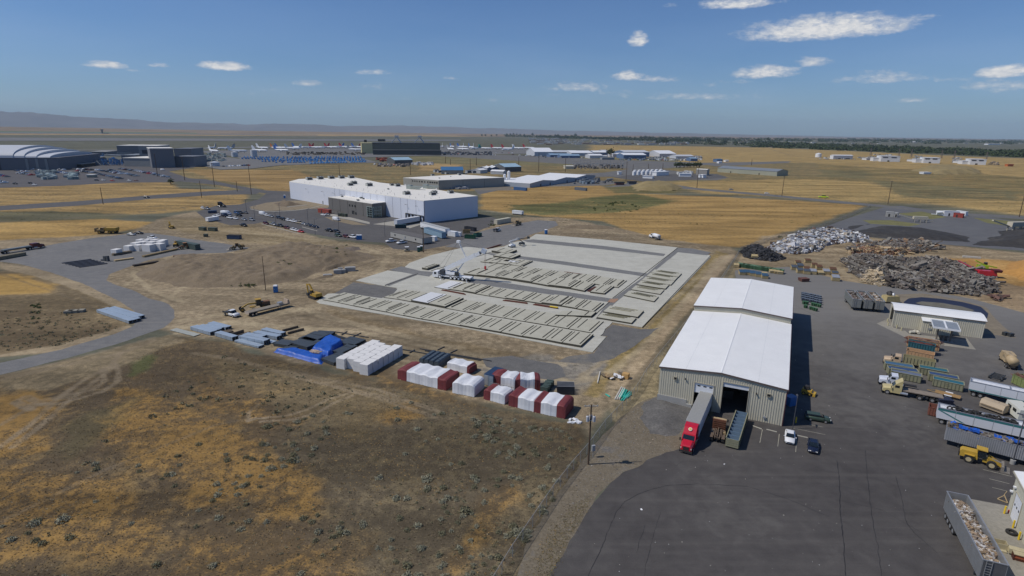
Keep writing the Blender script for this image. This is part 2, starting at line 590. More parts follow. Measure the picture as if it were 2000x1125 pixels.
 put([(1440,500),(1490,462),(1600,448),(1720,466),(1850,478),(2300,530),(2300,640),(2000,615),(1850,575),(1640,548),(1540,528),(1440,530)],2.0,(.25,.19,.115),(.34,.265,.165),.5,3,10,79)
 put([(1830,505),(1900,505),(2150,520),(2150,560),(1990,560),(1940,545),(1850,520)],2,(.38,.22,.075),(.44,.27,.1),.5,3,10,80)
 put([(1880,535),(1990,560),(2200,600),(2200,640),(1990,605),(1900,580)],2,(.26,.19,.115),(.30,.22,.13),.5,3,10,81)
 NEAR=[(-600,735),(0,735),(200,690),(330,655),(440,668),(540,702),(660,730),(780,750),(1000,805),(1135,830),(1140,900),(1040,1050),(960,1200),(900,1800),(-900,1800)]
 put(NEAR,1.2,(.112,.084,.052),(.19,.135,.066),.42,2,6,91)
 sagey=[(540,720),(800,760),(1130,835),(1140,900),(1040,1060),(960,1500),(500,1500),(640,1000),(560,880)]
 put(sagey,4,(.115,.092,.06),(.175,.138,.08),.45,5,12,92)
 for i,(pl,amt)in enumerate([([(215,800),(290,775),(345,790),(470,850),(560,900),(650,985),(640,1030),(480,1000),(330,960),(235,905),(205,850)],.66),([(-200,755),(60,760),(150,770),(110,810),(60,880),(-200,1000)],.75),([(-200,960),(60,900),(200,920),(330,990),(330,1060),(120,1100),(-200,1160)],.58),([(400,735),(560,800),(600,830),(520,850),(400,790)],.5),([(240,735),(275,722),(290,740),(255,760)],.7),([(200,760),(280,750),(280,775),(215,778)],.72),([(330,1050),(520,1020),(700,1080),(760,1200),(300,1200)],.5),([(740,800),(800,795),(820,812),(770,820)],.7),([(500,745),(560,740),(570,765),(510,775)],.7),([(640,695),(760,728),(900,770),(880,782),(700,740)],.5),([(920,980),(990,960),(960,1060),(880,1100)],.5)]):
  put(pl,2.5,(.125,.088,.048),(.285,.17,.055),amt-.10,6,7,100+i,.85)
 put([(250,700),(300,690),(290,720),(255,735)],1,GREEN,(.10,.12,.04),.4,1.5,3,112,.8)
 put([(120,830),(260,780),(240,820),(130,905)],2,(.115,.105,.05),(.15,.13,.06),.4,3,5,113,.35)
 put([(0,735),(330,655),(360,665),(240,715),(100,760),(0,765)],1.2,(.20,.16,.098),(.27,.21,.125),.5,2,4,114)
 put([(400,690),(640,745),(800,790),(700,850),(560,800),(420,730)],3,(.165,.125,.068),(.22,.165,.085),.4,4,8,115,.7)
 put([(-300,526),(60,530),(180,570),(262,625),(240,650),(100,690),(-300,700)],1.5,(.165,.125,.072),(.245,.185,.105),.45,2.5,8,116)
 put([(-300,528),(40,535),(110,556),(100,572),(-300,590)],1.5,(.36,.23,.075),(.41,.26,.085),.55,2,6,117)
 put([(-300,610),(60,606),(150,610),(240,640),(110,680),(-300,700)],1.5,(.135,.10,.058),(.19,.145,.08),.4,3,8,118)
 put([(-200,700),(0,693),(120,672),(250,635),(262,640),(240,648),(110,688),(-200,712)],.5,(.29,.225,.14),(.33,.26,.165),.5,.6,3,119)
 put([(0,526),(70,540),(150,566),(225,600),(258,625),(270,640),(262,600),(180,560),(90,528),(0,512)],.6,(.29,.23,.145),(.33,.26,.165),.5,.8,3,120)
 TR=(.26,.205,.135)
 for p,w,k in[([(0,872),(60,830),(110,780),(160,745),(215,715),(235,690)],.9,.8),([(25,872),(75,835),(125,790),(175,752),(228,712)],.9,.7),([(225,710),(232,725),(230,745),(200,765),(120,788),(60,790)],.8,.75),([(202,720),(203,745),(180,762),(90,780)],.8,.7),([(60,800),(30,785),(50,775),(85,790)],1.2,.8),([(0,830),(60,795),(150,770)],.8,.5),([(484,822),(500,818),(560,812),(600,800),(640,780),(690,765)],.5,.9),([(510,823),(570,820),(620,806),(650,788),(695,770)],.5,.9),([(484,822),(486,805),(505,790)],.5,.7),([(560,725),(640,742),(740,762),(860,805)],.8,.6),([(570,735),(650,755),(740,778),(850,815)],.8,.5),([(380,690),(450,700),(540,725),(700,765),(790,785)],1.2,.5),([(0,1020),(200,920),(420,830),(500,815)],.6,.35),([(0,742),(120,715),(235,690),(300,665)],1.4,.6),([(0,735),(150,700),(300,660)],1.0,.7)]:
  line(p,w,TR,k)
 LT=(.37,.30,.19)
 for p,w,k in[([(348,640),(440,632),(560,640),(700,665),(860,700),(1000,720),(1100,745)],3.2,.75),([(348,628),(450,612),(600,605),(640,620),(760,650),(900,680)],2.2,.6),([(300,600),(360,560),(330,540),(262,530),(262,540),(300,570),(360,590)],1.3,.7),([(340,480),(450,490),(520,480),(640,470)],1.5,.5),([(500,470),(600,480),(700,478)],1.5,.6),([(420,450),(560,462),(700,480),(760,500),(720,560),(620,600),(440,630)],2.2,.6),([(1100,750),(1180,735),(1240,690),(1400,520),(1425,498)],1.5,.7),([(1130,740),(1230,670),(1400,505)],1.2,.6),([(1060,440),(1200,455),(1300,475),(1400,495)],2.5,.6),([(1500,500),(1600,505),(1660,540)],3,.6),([(940,410),(1010,420),(1070,430)],3,.4),([(345,650),(480,645),(640,670),(820,712)],1.2,.7),([(600,640),(700,648),(850,680),(1000,705),(1100,712)],1.6,.6),([(520,620),(600,600),(690,570),(780,520),(860,490)],1.8,.55),([(240,560),(290,530),(330,500),(450,492)],1.2,.6),([(420,440),(520,455),(620,472)],1.0,.6),([(700,490),(760,500),(850,490)],1.4,.5)]:
  line(p,w,LT,k,.8)
 DK=(.15,.12,.08)
 for p,w,k in[([(1215,772),(1300,672),(1440,496),(1500,470),(1600,444),(1700,402)],1.1,.75),([(0,434),(150,425),(300,413),(390,402),(470,396)],1.6,.85),([(1290,470),(1205,447),(1080,426)],1.0,.4),([(1200,388),(1180,377),(1100,372)],1.0,.2),([(1640,336),(1800,341),(1900,340)],2.2,.7),([(1540,336),(1700,345),(1850,360),(2000,366)],1.6,.5),([(1400,320),(1560,316),(1640,320)],1.6,.4),([(1500,290),(1540,302),(1620,312)],4,.5),([(60,380),(0,386)],.6,.4),([(1150,284),(1300,290),(1470,296),(1520,294)],3,.4),([(240,560),(300,575),(340,590)],.7,.5),([(0,535),(120,575),(200,610)],.9,.45),([(0,525),(130,565),(225,612)],.9,.4),([(600,600),(560,600),(500,640)],.8,.3),([(550,624),(620,612),(660,625)],1.2,.4),([(700,470),(760,482),(840,480)],1,.3),([(350,646),(470,636),(620,650),(800,695)],.5,.5),([(560,610),(640,625),(760,655),(900,688)],.5,.5),([(550,640),(620,632),(700,640),(640,655)],.6,.5),([(390,560),(440,570),(520,560)],.7,.4),([(400,450),(520,462),(620,476),(700,482)],.6,.45),([(430,442),(560,458),(640,470)],.5,.4),([(1130,735),(1220,680),(1330,575)],.5,.5),([(740,520),(700,545),(640,570)],.6,.4),([(1080,440),(1180,452),(1290,472)],.8,.4)]:
  line(p,w,DK,k,.5)
 mott=0.82+0.36*fbm(x,y,35,5,200)
 ca*=mott[:,None]
 cb*=(0.88+0.24*fbm(x,y,20,4,230))[:,None]
 hz=np.zeros(n*m)
 me=bpy.data.meshes.new('ground')
 idx=np.arange(n*m).reshape(n,m)
 f=np.stack([idx[:-1,:-1],idx[:-1,1:],idx[1:,1:],idx[1:,:-1]],-1).reshape(-1,4)
 wrap=np.stack([idx[:-1,-1],idx[:-1,0],idx[1:,0],idx[1:,-1]],-1).reshape(-1,4)
 f=np.concatenate([f,wrap])[:,::-1]
 me.vertices.add(n*m)
 me.vertices.foreach_set('co',co.ravel())
 me.loops.add(f.size)
 me.loops.foreach_set('vertex_index',f.ravel().astype(np.int32))
 me.polygons.add(len(f))
 me.polygons.foreach_set('loop_start',np.arange(0,f.size,4,dtype=np.int32))
 me.polygons.foreach_set('loop_total',np.full(len(f),4,np.int32))
 me.update()
 for nm,arr in(('ca',ca),('cb',cb)):
  at=me.color_attributes.new(nm,'FLOAT_COLOR','POINT')
  full=np.ones((n*m,4),np.float32)
  full[:,:3]=arr
  at.data.foreach_set('color',full.ravel())
 at=me.attributes.new('amt','FLOAT','POINT')
 at.data.foreach_set('value',am.astype(np.float32))
 mt,nt,b=new_mat('dry_ground')
 co_=ncoord(nt)
 def attr(nm,out='Color'):
  a=nt.nodes.new('ShaderNodeAttribute')
  a.attribute_name=nm
  return a.outputs[out]
 stretch=nscale(nt,co_,(1,1,0))
 n1=nnoise(nt,stretch,0.10,9,0.62,0.4)
 n2=nnoise(nt,stretch,0.55,7,0.65,0.3)
 n3=nnoise(nt,stretch,3.5,5,0.7)
 nf=nnoise(nt,stretch,0.012,5,0.6)
 mixn=nmath(nt,'ADD',nmath(nt,'ADD',nmath(nt,'MULTIPLY',n1,0.32),nmath(nt,'MULTIPLY',n2,0.34)),nmath(nt,'ADD',nmath(nt,'MULTIPLY',n3,0.22),nmath(nt,'MULTIPLY',nf,0.12)))
 thr=nmath(nt,'SUBTRACT',1.0,attr('amt','Fac'))
 t2=nmath(nt,'ADD',nmath(nt,'MULTIPLY',nmath(nt,'SUBTRACT',thr,0.5),0.42),0.5)
 fac=nramp(nt,nmath(nt,'SUBTRACT',mixn,t2),-0.04,0.04)
 c=nmix(nt,fac,attr('ca'),attr('cb'))
 fs=nnoise(nt,nscale(nt,co_,(.012,.06,0)),1.0,6,.62,.3)
 far=nramp(nt,fs,.38,.62,.70,1.24)
 val=nmath(nt,'ADD',nmath(nt,'MULTIPLY',n3,0.55),nmath(nt,'MULTIPLY',n2,0.45))
 vv=nmath(nt,'MULTIPLY',nramp(nt,val,0.3,0.7,0.56,1.38),far)
 sc=nt.nodes.new('ShaderNodeVectorMath')
 sc.operation='SCALE'
 nt.links.new(c,sc.inputs[0])
 nt.links.new(vv,sc.inputs['Scale'])
 vor=nt.nodes.new('ShaderNodeTexVoronoi')
 vor.inputs['Scale'].default_value=0.42
 nt.links.new(stretch,vor.inputs['Vector'])
 dots=nmath(nt,'MULTIPLY',nramp(nt,vor.outputs['Distance'],0.12,0.34,1,0),nramp(nt,n1,0.47,0.58))
 vo2=nt.nodes.new('ShaderNodeTexVoronoi')
 vo2.inputs['Scale'].default_value=1.5
 nt.links.new(stretch,vo2.inputs['Vector'])
 dots=nmath(nt,'MAXIMUM',dots,nmath(nt,'MULTIPLY',nramp(nt,vo2.outputs['Distance'],0.1,0.3,1,0),nramp(nt,n2,0.48,0.6)))
 nt.links.new(nmix(nt,nmath(nt,'MULTIPLY',dots,0.45),sc.outputs[0],(.07,.062,.035)),b.inputs['Base Color'])
 b.inputs['Roughness'].default_value=0.95
 b.inputs['Specular IOR Level'].default_value=0.1
 nbump(nt,b,val,0.55,0.25)
 me.materials.append(mt)
 o=bpy.data.objects.new('ground',me)
 link(o)
 o['kind']='structure'
 return o
ground_sheet()
def surface_mat(name,c1,c2,streak=None,rough=0.9,scale=0.35,fine=6.0,cracks=False,amount=1.0,bump=.3,patchy=None,dust=None):
 m,nt,b=new_mat(name)
 co=ncoord(nt)
 n1=nnoise(nt,co,scale,8,0.62,0.3)
 n2=nnoise(nt,co,fine,4,0.7)
 n0=nnoise(nt,co,scale*0.12,5,0.6)
 f=nramp(nt,nmath(nt,'ADD',nmath(nt,'MULTIPLY',n1,0.6),nmath(nt,'MULTIPLY',n0,0.4)),0.36,0.64)
 c=nmix(nt,f,c1,c2)
 if patchy:
  c=nmix(nt,nramp(nt,nmath(nt,'ADD',nmath(nt,'MULTIPLY',n0,.6),nmath(nt,'MULTIPLY',n1,.4)),0.54,0.64,0,.7),c,patchy)
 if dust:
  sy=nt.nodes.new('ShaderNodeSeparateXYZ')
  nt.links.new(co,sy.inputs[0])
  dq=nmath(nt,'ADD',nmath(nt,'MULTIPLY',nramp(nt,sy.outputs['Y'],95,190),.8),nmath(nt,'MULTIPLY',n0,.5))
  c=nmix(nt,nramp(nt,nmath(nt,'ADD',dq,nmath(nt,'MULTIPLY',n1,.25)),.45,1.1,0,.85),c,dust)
 if streak:
  rot=nt.nodes.new('ShaderNodeMapping')
  rot.inputs['Rotation'].default_value=(0,0,streak[0])
  rot.inputs['Scale'].default_value=(0.03,0.7,1)
  nt.links.new(co,rot.inputs['Vector'])
  ns=nnoise(nt,rot.outputs[0],1.0,6,0.6,0.2)
  c=nmix(nt,nramp(nt,ns,0.48,0.68,0,streak[2]),c,streak[1])
 v=nramp(nt,n2,0.3,0.7,1-0.16*amount,1+0.14*amount)
 sc=nt.nodes.new('ShaderNodeVectorMath')
 sc.operation='SCALE'
 nt.links.new(c,sc.inputs[0])
 nt.links.new(v,sc.inputs['Scale'])
 c=sc.outputs[0]
 if cracks:
  vo=nt.nodes.new('ShaderNodeTexVoronoi')
  vo.feature='DISTANCE_TO_EDGE'
  vo.inputs['Scale'].default_value=0.055
  wv=nt.nodes.new('ShaderNodeVectorMath')
  wv.operation='ADD'
  nz_=nt.nodes.new('ShaderNodeTexNoise')
  nz_.inputs['Scale'].default_value=0.25
  nz_.inputs['Detail'].default_value=6
  nt.links.new(co,nz_.inputs['Vector'])
  k=nt.nodes.new('ShaderNodeVectorMath')
  k.operation='SCALE'
  k.inputs['Scale'].default_value=7.0
  nt.links.new(nz_.outputs['Color'],k.inputs[0])
  nt.links.new(co,wv.inputs[0])
  nt.links.new(k.outputs[0],wv.inputs[1])
  nt.links.new(wv.outputs[0],vo.inputs['Vector'])
  cr=nmath(nt,'MULTIPLY',nramp(nt,vo.outputs['Distance'],0.002,0.009,1,0),nramp(nt,n1,0.4,0.55,0,.8))
  c=nmix(nt,cr,c,tuple(q*0.45 for q in c1))
  sp=nnoise(nt,co,0.9,8,0.7)
  c=nmix(nt,nramp(nt,sp,0.70,0.74,0,.6),c,tuple(q*0.55 for q in c1))
 nt.links.new(c,b.inputs['Base Color'])
 b.inputs['Roughness'].default_value=rough
 b.inputs['Specular IOR Level'].default_value=0.25
 nbump(nt,b,n2,bump,0.03)
 MATS[name]=m
 return m
def wobbled(pts,amp,step,seed=1,closed=True):
 """outline with uneven edges, in metres"""
 out=[]
 n=len(pts)
 for i in range(n if closed else n-1):
  a,b=Vector(pts[i][:2]),Vector(pts[(i+1)%n][:2])
  L=(b-a).length
  k=max(1,int(L/step))
  nrm=Vector((-(b-a).y,(b-a).x)).normalized()if L>1e-6 else Vector((0,0))
  for j in range(k):
   p=a.lerp(b,j/k)
   w=(float(fbm(np.array([p.x]),np.array([p.y]),step*3.1,3,seed)[0])-0.5)*2*amp
   if j==0:
    w*=0.3
   out.append((p.x+nrm.x*w,p.y+nrm.y*w))
 return out
def sheet(name,px,z,mat,wob=0.0,step=2.0,seed=1,world=False,thick=0.0,kind='structure',extra=None):
 pts=px if world else PX(px)
 if wob:
  pts=wobbled(pts,wob,step,seed)
 bm=bmesh.new()
 vs=[bm.verts.new((p[0],p[1],z))for p in pts]
 f=bm.faces.new(vs)
 f.normal_update()
 if f.normal.z<0:
  f.normal_flip()
 if thick:
  r=bmesh.ops.extrude_face_region(bm,geom=[f])
  ev=[e for e in r['geom']if isinstance(e,bmesh.types.BMVert)]
  bmesh.ops.translate(bm,verts=ev,vec=(0,0,-thick))
  bmesh.ops.recalc_face_normals(bm,faces=bm.faces)
 bmesh.ops.triangulate(bm,faces=[q for q in bm.faces if len(q.verts)>4])
 me=bpy.data.meshes.new(name)
 bm.to_mesh(me)
 bm.free()
 me.materials.append(mat)
 o=bpy.data.objects.new(name,me)
 link(o)
 o['kind']=kind
 return o
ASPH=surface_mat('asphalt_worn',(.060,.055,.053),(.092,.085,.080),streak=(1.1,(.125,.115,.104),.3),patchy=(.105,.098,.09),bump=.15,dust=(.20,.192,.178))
ASPH2=surface_mat('asphalt_grey',(.080,.076,.074),(.115,.11,.106),streak=(.3,(.15,.14,.13),.3),bump=.15)
GRAV=surface_mat('grey_gravel',(.135,.135,.135),(.195,.19,.182),streak=(-.5,(.235,.22,.195),.4),fine=3.0,amount=1.6,bump=.5)
GRAVD=surface_mat('dark_gravel',(.115,.112,.108),(.165,.16,.15),fine=3.0,amount=1.6,bump=.5,patchy=(.22,.19,.14))
CONC=surface_mat('slab_concrete',(.40,.39,.335),(.49,.48,.415),streak=(1.1,(.54,.53,.475),.4),fine=2.0,amount=.6,bump=.1,scale=.2)
CONC2=surface_mat('panel_concrete',(.40,.385,.31),(.47,.455,.375),fine=2.0,amount=.5,bump=.1,scale=.25)
BLACKG=surface_mat('black_millings',(.035,.033,.032),(.062,.058,.054),fine=2.0,amount=1.5,bump=.6,patchy=(.09,.082,.07))
sheet('gravel_road',[(-700,800),(-200,748),(0,709),(120,683),(225,652),(258,638),(270,622),(262,608),(238,592),(205,574),(160,553),(100,532),(40,516),(0,511),(-400,500),(-400,480),(0,493),(60,486),(110,476),(180,465),(250,457),(290,455),(330,460),(365,466),(440,476),(488,484),(440,494),(350,497),(290,508),(255,520),(215,535),(208,548),(225,556),(262,568),(290,583),(325,592),(340,605),(341,620),(320,640),(250,665),(130,700),(0,732),(-400,790),(-700,860)],0.010,GRAV,.45,2.0,3)
sheet('parking_lot',[(384,414),(420,402),(470,399),(505,389),(520,378),(480,372),(430,362),(380,357),(330,352),(330,346),(400,350),(460,362),(520,372),(567,374),(640,390),(700,410),(800,430),(900,430),(960,424),(985,432),(930,452),(905,470),(870,480),(815,490),(768,486),(750,474),(700,471),(655,465),(600,455),(525,431),(498,437),(450,440),(400,427)],0.012,ASPH2,.35,3.0,5)
sheet('gravel_track',[(1040,457),(985,480),(930,487),(868,482),(905,468),(940,452),(985,440),(1015,436),(1050,430),(1085,432),(1090,440),(1065,450)],0.016,GRAV,.5,3,6)
sheet('road',[(-400,412),(0,402),(150,393),(300,381),(400,374),(470,371),(510,374),(500,379),(420,381),(300,388),(150,402),(0,411),(-400,424)],0.014,ASPH2,.2,6,7)
sheet('lawn_island',[(488,404),(520,396),(560,392),(600,392),(645,402),(640,406),(560,411),(520,412),(492,408)],0.045,M('island_soil',(.24,.19,.12),.95,var=.3,scale=.3),.3,2,8)
sheet('road',[(1180,366),(1230,357),(1290,357),(1360,367),(1520,381),(1610,390),(1720,400),(1850,415),(2000,422),(2300,446),(2300,454),(2000,428),(1850,420),(1740,406),(1610,394),(1500,383),(1350,370),(1260,362)],0.014,GRAVD,.4,8,9)
sheet('road',[(1040,348),(1190,345),(1260,350),(1400,352),(1420,348),(1290,330),(1380,322),(1400,325),(1540,318),(1545,315),(1380,318),(1200,312),(1000,303),(860,300),(860,305),(1100,320),(1230,330),(1180,337),(1040,344)],0.03,GRAVD,.6,12,10)
sheet('yard_apron',[(1236,340),(1400,340),(1424,347),(1340,352),(1260,355),(1200,347)],0.05,ASPH2,.6,10,11)
SW=surface_mat('walk_concrete',(.30,.28,.24),(.37,.35,.30),fine=1,scale=.2)
sheet('concrete_walk',[(636,415),(655,419),(678,423),(722,434),(722,438),(690,431),(668,427),(634,419)],.05,SW,0,2,61)
sheet('concrete_walk',[(728,438),(780,430),(828,437),(800,446),(762,441)],.05,SW,0,2,62)
sheet('brown_bed',[(634,424),(650,424),(690,432),(718,440),(688,439),(650,431)],.055,MATS['island_soil'],0,2,63)
for k,p in enumerate(([(487,403),(489,408),(508,412),(540,413),(575,411),(606,407),(640,398)],[(511,437),(540,445),(588,457)],[(590,443),(620,451)],[(560,404),(600,400)])):
 sheet('kerb',p+[(q[0],q[1]+.9)for q in p[::-1]],.16,MATS['walk_concrete'],0,2,64+k,thick=.15)
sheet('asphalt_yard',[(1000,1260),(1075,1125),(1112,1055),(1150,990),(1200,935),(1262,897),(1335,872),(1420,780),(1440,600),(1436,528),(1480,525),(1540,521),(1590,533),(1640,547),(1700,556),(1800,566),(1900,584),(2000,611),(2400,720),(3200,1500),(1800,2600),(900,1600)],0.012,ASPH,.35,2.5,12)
sheet('gravel_verge',[(1136,900),(1175,850),(1215,812),(1268,778),(1330,790),(1372,815),(1330,876),(1262,899),(1200,938),(1150,994),(1112,1057),(1060,1150),(1000,1260),(960,1260),(1030,1060),(1085,975)],0.018,surface_mat('verge_gravel',(.14,.115,.078),(.195,.165,.12),fine=2.5,amount=2.0,bump=.8,scale=.5,patchy=(.135,.132,.128)),.9,1.5,13)
sheet('concrete_apron',[(1892,974),(2000,994),(2300,1040),(2600,1700),(2150,1500),(1960,1125)],0.017,surface_mat('apron_concrete',(.24,.225,.19),(.31,.29,.245),fine=2,scale=.3),0,2,14)
sheet('concrete_apron',[(1712,632),(1738,621),(1745,640),(1768,646),(1775,652),(1888,664),(1886,658),(1906,683),(1820,672),(1770,660)],0.017,MATS['apron_concrete'],0,2,15)
sheet('dirt_island',[(1735,575),(1800,573),(1870,584),(1925,600),(1950,628),(1985,660),(1925,652),(1850,620),(1760,596)],0.02,M('island_dirt',(.21,.175,.125),.95,var=.3,scale=.3),.6,2,16)
sheet('plant_yard',[(1598,447),(1660,425),(1733,403),(1760,402),(1800,408),(1900,420),(2000,434),(2300,470),(2300,540),(2000,490),(1900,482),(1800,474),(1720,465),(1660,457),(1610,452)],0.012,surface_mat('plant_asphalt',(.10,.10,.105),(.14,.14,.14),scale=.1,fine=1.5),.5,4,17)
for k,p in enumerate(([(1755,417),(1800,413),(1850,424),(1820,428),(1770,421)],[(1684,430),(1740,430),(1800,438),(1775,442),(1700,437)],[(1900,425),(2000,434),(2000,446),(1930,436)])):
 sheet('grass_patch',p,0.02,M('weedy_green',(.17,.16,.06),.95,var=.4,scale=.15),.8,3,18+k)
sheet('far_parking_lot',[(-300,330),(0,322),(130,325),(240,312),(330,322),(420,318),(430,326),(385,326),(330,335),(380,352),(330,356),(230,357),(120,363),(0,367),(-300,378)],0.08,surface_mat('far_asphalt',(.085,.08,.082),(.115,.108,.105),scale=.05,fine=.8),.6,8,21)
FA=surface_mat('apron_grey',(.135,.132,.13),(.18,.175,.165),scale=.01,fine=.2)
sheet('airport_apron',[(380,296),(760,284),(900,286),(1050,292),(1050,300),(880,303),(700,308),(740,318),(640,320),(560,323),(480,316),(460,306)],0.4,FA,3,40,22)
sheet('runway',[(-400,268.5),(0,269),(400,271),(900,273),(900,275.6),(500,275.5),(0,275.6),(-400,276)],1.0,FA,3,60,23)
sheet('runway',[(-300,257),(200,259.5),(620,263.6),(620,264.6),(200,261.5),(-300,259.5)],1.4,FA,4,80,24)
sheet('taxiway',[(-400,294),(250,292.5),(520,286),(900,284),(900,285),(520,288),(250,294),(-400,296)],0.4,FA,3,40,25)
sheet('storage_yard',[(380,300),(480,312),(560,322),(490,330),(430,332),(380,322)],0.5,FA,2,20,26)
sheet('gravel_yard',[(930,344),(1000,350),(1165,352),(1220,356),(1180,362),(1000,366),(935,380),(925,368)],0.03,GRAVD,.8,8,27)
sheet('dirt_yard',[(880,356),(985,362),(1010,372),(935,372),(900,366)],0.04,M('yard_dirt_far',(.18,.155,.12),.95,scale=.2),.8,6,28)
def hills():
 def ridge(name,prof,dist,col,seed,rough):
  n=700
  xs=np.linspace(prof[0][0],prof[-1][0],n)
  hp=np.interp(xs,[p[0]for p in prof],[p[1]for p in prof])
  rows=[]
  K=14
  for k in range(K):
   t=k/(K-1)
   rowp=[]
   for i,xp in enumerate(xs):
    a=math.atan((xp-1000)/FOCAL/math.cos(PITCH)*1.0)
    dd=dist*(1+0.16*t)
    hgt_=max(0.0,hp[i])*dist/FOCAL*math.cos(PITCH)**2*1.02
    prof_t=math.sin(min(1,t*1.35)*math.pi/2)**1.2
    px_,py_=dd*math.sin(a),dd*math.cos(a)
    rowp.append((px_,py_,hgt_*prof_t))
   rows.append(rowp)
  V=np.array(rows)
  nz2=fbm(V[...,0],V[...,1],1800,6,seed)-0.5
  V[...,2]=np.where(V[...,2]>1,V[...,2]*(1+rough*nz2),V[...,2])-6
  mb=MB()
  mb.loft([list(map(tuple,r))for r in V],cap=False,closed=False)
  m,nt,b=new_mat(name+'_rock')
  f=nramp(nt,nnoise(nt,ncoord(nt),0.0012,7,0.6),0.35,0.65)
  nt.links.new(nmix(nt,f,tuple(c*.75 for c in col),col),b.inputs['Base Color'])
  b.inputs['Roughness'].default_value=1
  b.inputs['Specular IOR Level'].default_value=0
  o=part('hills',mb,m,None,True,recalc=False)
  o['kind']='structure'
 ridge('far',[(-500,36),(-200,35),(0,29.5),(60,27),(130,26),(200,21),(300,18),(380,15),(450,14.5),(520,14),(600,13.5),(660,13),(700,12),(760,14.5),(800,14),(850,12),(900,11.5),(1000,9),(1100,7.5),(1200,6.5),(1300,5),(1400,4),(1500,3),(1700,1.5),(2300,0.5)],23500.0,(.20,.18,.17),4,.9)
 ridge('near',[(-900,9.5),(-500,9),(0,7.6),(300,6.0),(600,4.5),(900,3),(1200,1.5),(1400,.8),(1800,.5)],9500.0,(.27,.20,.13),9,.5)
hills()
hz=MB()
hz.box(-33000,33000,-33000,33000,-30,800)
hm=bpy.data.materials.new('haze_air')
hm.use_nodes=True
hnt=hm.node_tree
hnt.nodes.clear()
ho=hnt.nodes.new('ShaderNodeOutputMaterial')
hv=hnt.nodes.new('ShaderNodeVolumePrincipled')
hv.inputs['Color'].default_value=(0.66,0.84,1.0,1)
hv.inputs['Density'].default_value=2.9e-5
hv.inputs['Anisotropy'].default_value=0.0
hnt.links.new(hv.outputs[0],ho.inputs['Volume'])
haze=part('haze',hz,hm)
haze['kind']='stuff'

# BUILDINGS
glass_mat()
WHITE_ROOF=M('white_metal_roof',(.79,.79,.775),.45,0,.05,.25,spec=.5)
CREAM_ROOF=M('cream_membrane',(.74,.71,.64),.7,0,.05,.05)
BEIGE=M('beige_ribbed_metal',(.53,.50,.40),.55,0,.08,.4)
BEIGE_T=M('beige_trim',(.40,.37,.29),.6,0,.1)
DARKT=M('dark_trim',(.035,.032,.03),.6)
BLACK=M('black_rubber',(.018,.018,.018),.8)
RUBBER=M('tyre_rubber',(.028,.027,.026),.85)
STEEL=M('galvanised_steel',(.42,.43,.44),.4,.5,.15)
DSTEEL=M('dark_steel',(.06,.065,.07),.5,.3,.25)
WHITE=M('white_paint',(.76,.77,.78),.45,0,.06)
WDOOR=M('white_door_paint',(.72,.74,.77),.45,0,.05)
GREYB=M('grey_stucco',(.155,.148,.138),.8,0,.06,.1)
BWALL=M('pale_blue_white_wall',(.64,.67,.74),.6,0,.03,.05)
PANELG=M('grey_wall',(.34,.335,.30),.7,0,.08,.1)
LGREY=M('light_grey_metal',(.36,.37,.38),.5,.2,.12)
BOXC=M('concrete_wall',(.33,.33,.32),.9,0,.15,.6)
YEL=M('safety_yellow',(.72,.50,.03),.5,0,.12)
RUST=M('rusty_steel',(.16,.065,.035),.85,.1,.4,1.5)
REDP=M('red_paint',(.48,.02,.03),.3,0,.08,spec=.6)
BLUEP=M('blue_paint',(.04,.16,.40),.4,0,.15)
DBLUE=M('navy_paint',(.02,.045,.10),.5,0,.2)
WOODL=M('fresh_timber',(.46,.34,.18),.85,0,.3,2)
WOODD=M('weathered_timber',(.19,.15,.10),.9,0,.35,2)
POLE=M('pole_wood',(.10,.065,.042),.9,0,.3,1)
VC=vcol_mat('mixed_debris')
GLASS=MATS['window_glass']
def ribs(mb,x0,x1,zb,zt,pitch,depth,y=0.0):
 """ribbed sheet along x at y, facing -y; zb(x), zt(x) give the bottom and the top"""
 n=max(1,int(round((x1-x0)/pitch)))
 p=(x1-x0)/n
 prof=[]
 for i in range(n):
  a=x0+i*p
  prof+=[(a,0),(a+p*.62,0),(a+p*.70,-depth),(a+p*.92,-depth)]
 prof.append((x1,0))
 for(a,da),(b,db)in zip(prof[:-1],prof[1:]):
  mb.quad((a,y+da,zb(a+1e-4)),(b,y+db,zb(b-1e-4)),(b,y+db,zt(b)),(a,y+da,zt(a)))
def window(par,x,z,w,h,y=-0.02,face='front',n=1):
 """framed pane on a wall of the local x axis"""
 f=MB()
 f.box(x-w/2,x+w/2,y-.05,y,z,z+h)
 o=part('window',f,LGREY,par)
 g=MB()
 for i in range(n):
  a=x-w/2+.06+i*(w-.06)/n
  g.box(a,a+(w-.06)/n-.06,y-.06,y-.045,z+.06,z+h-.06)
 part('pane',g,GLASS,o)
 return o
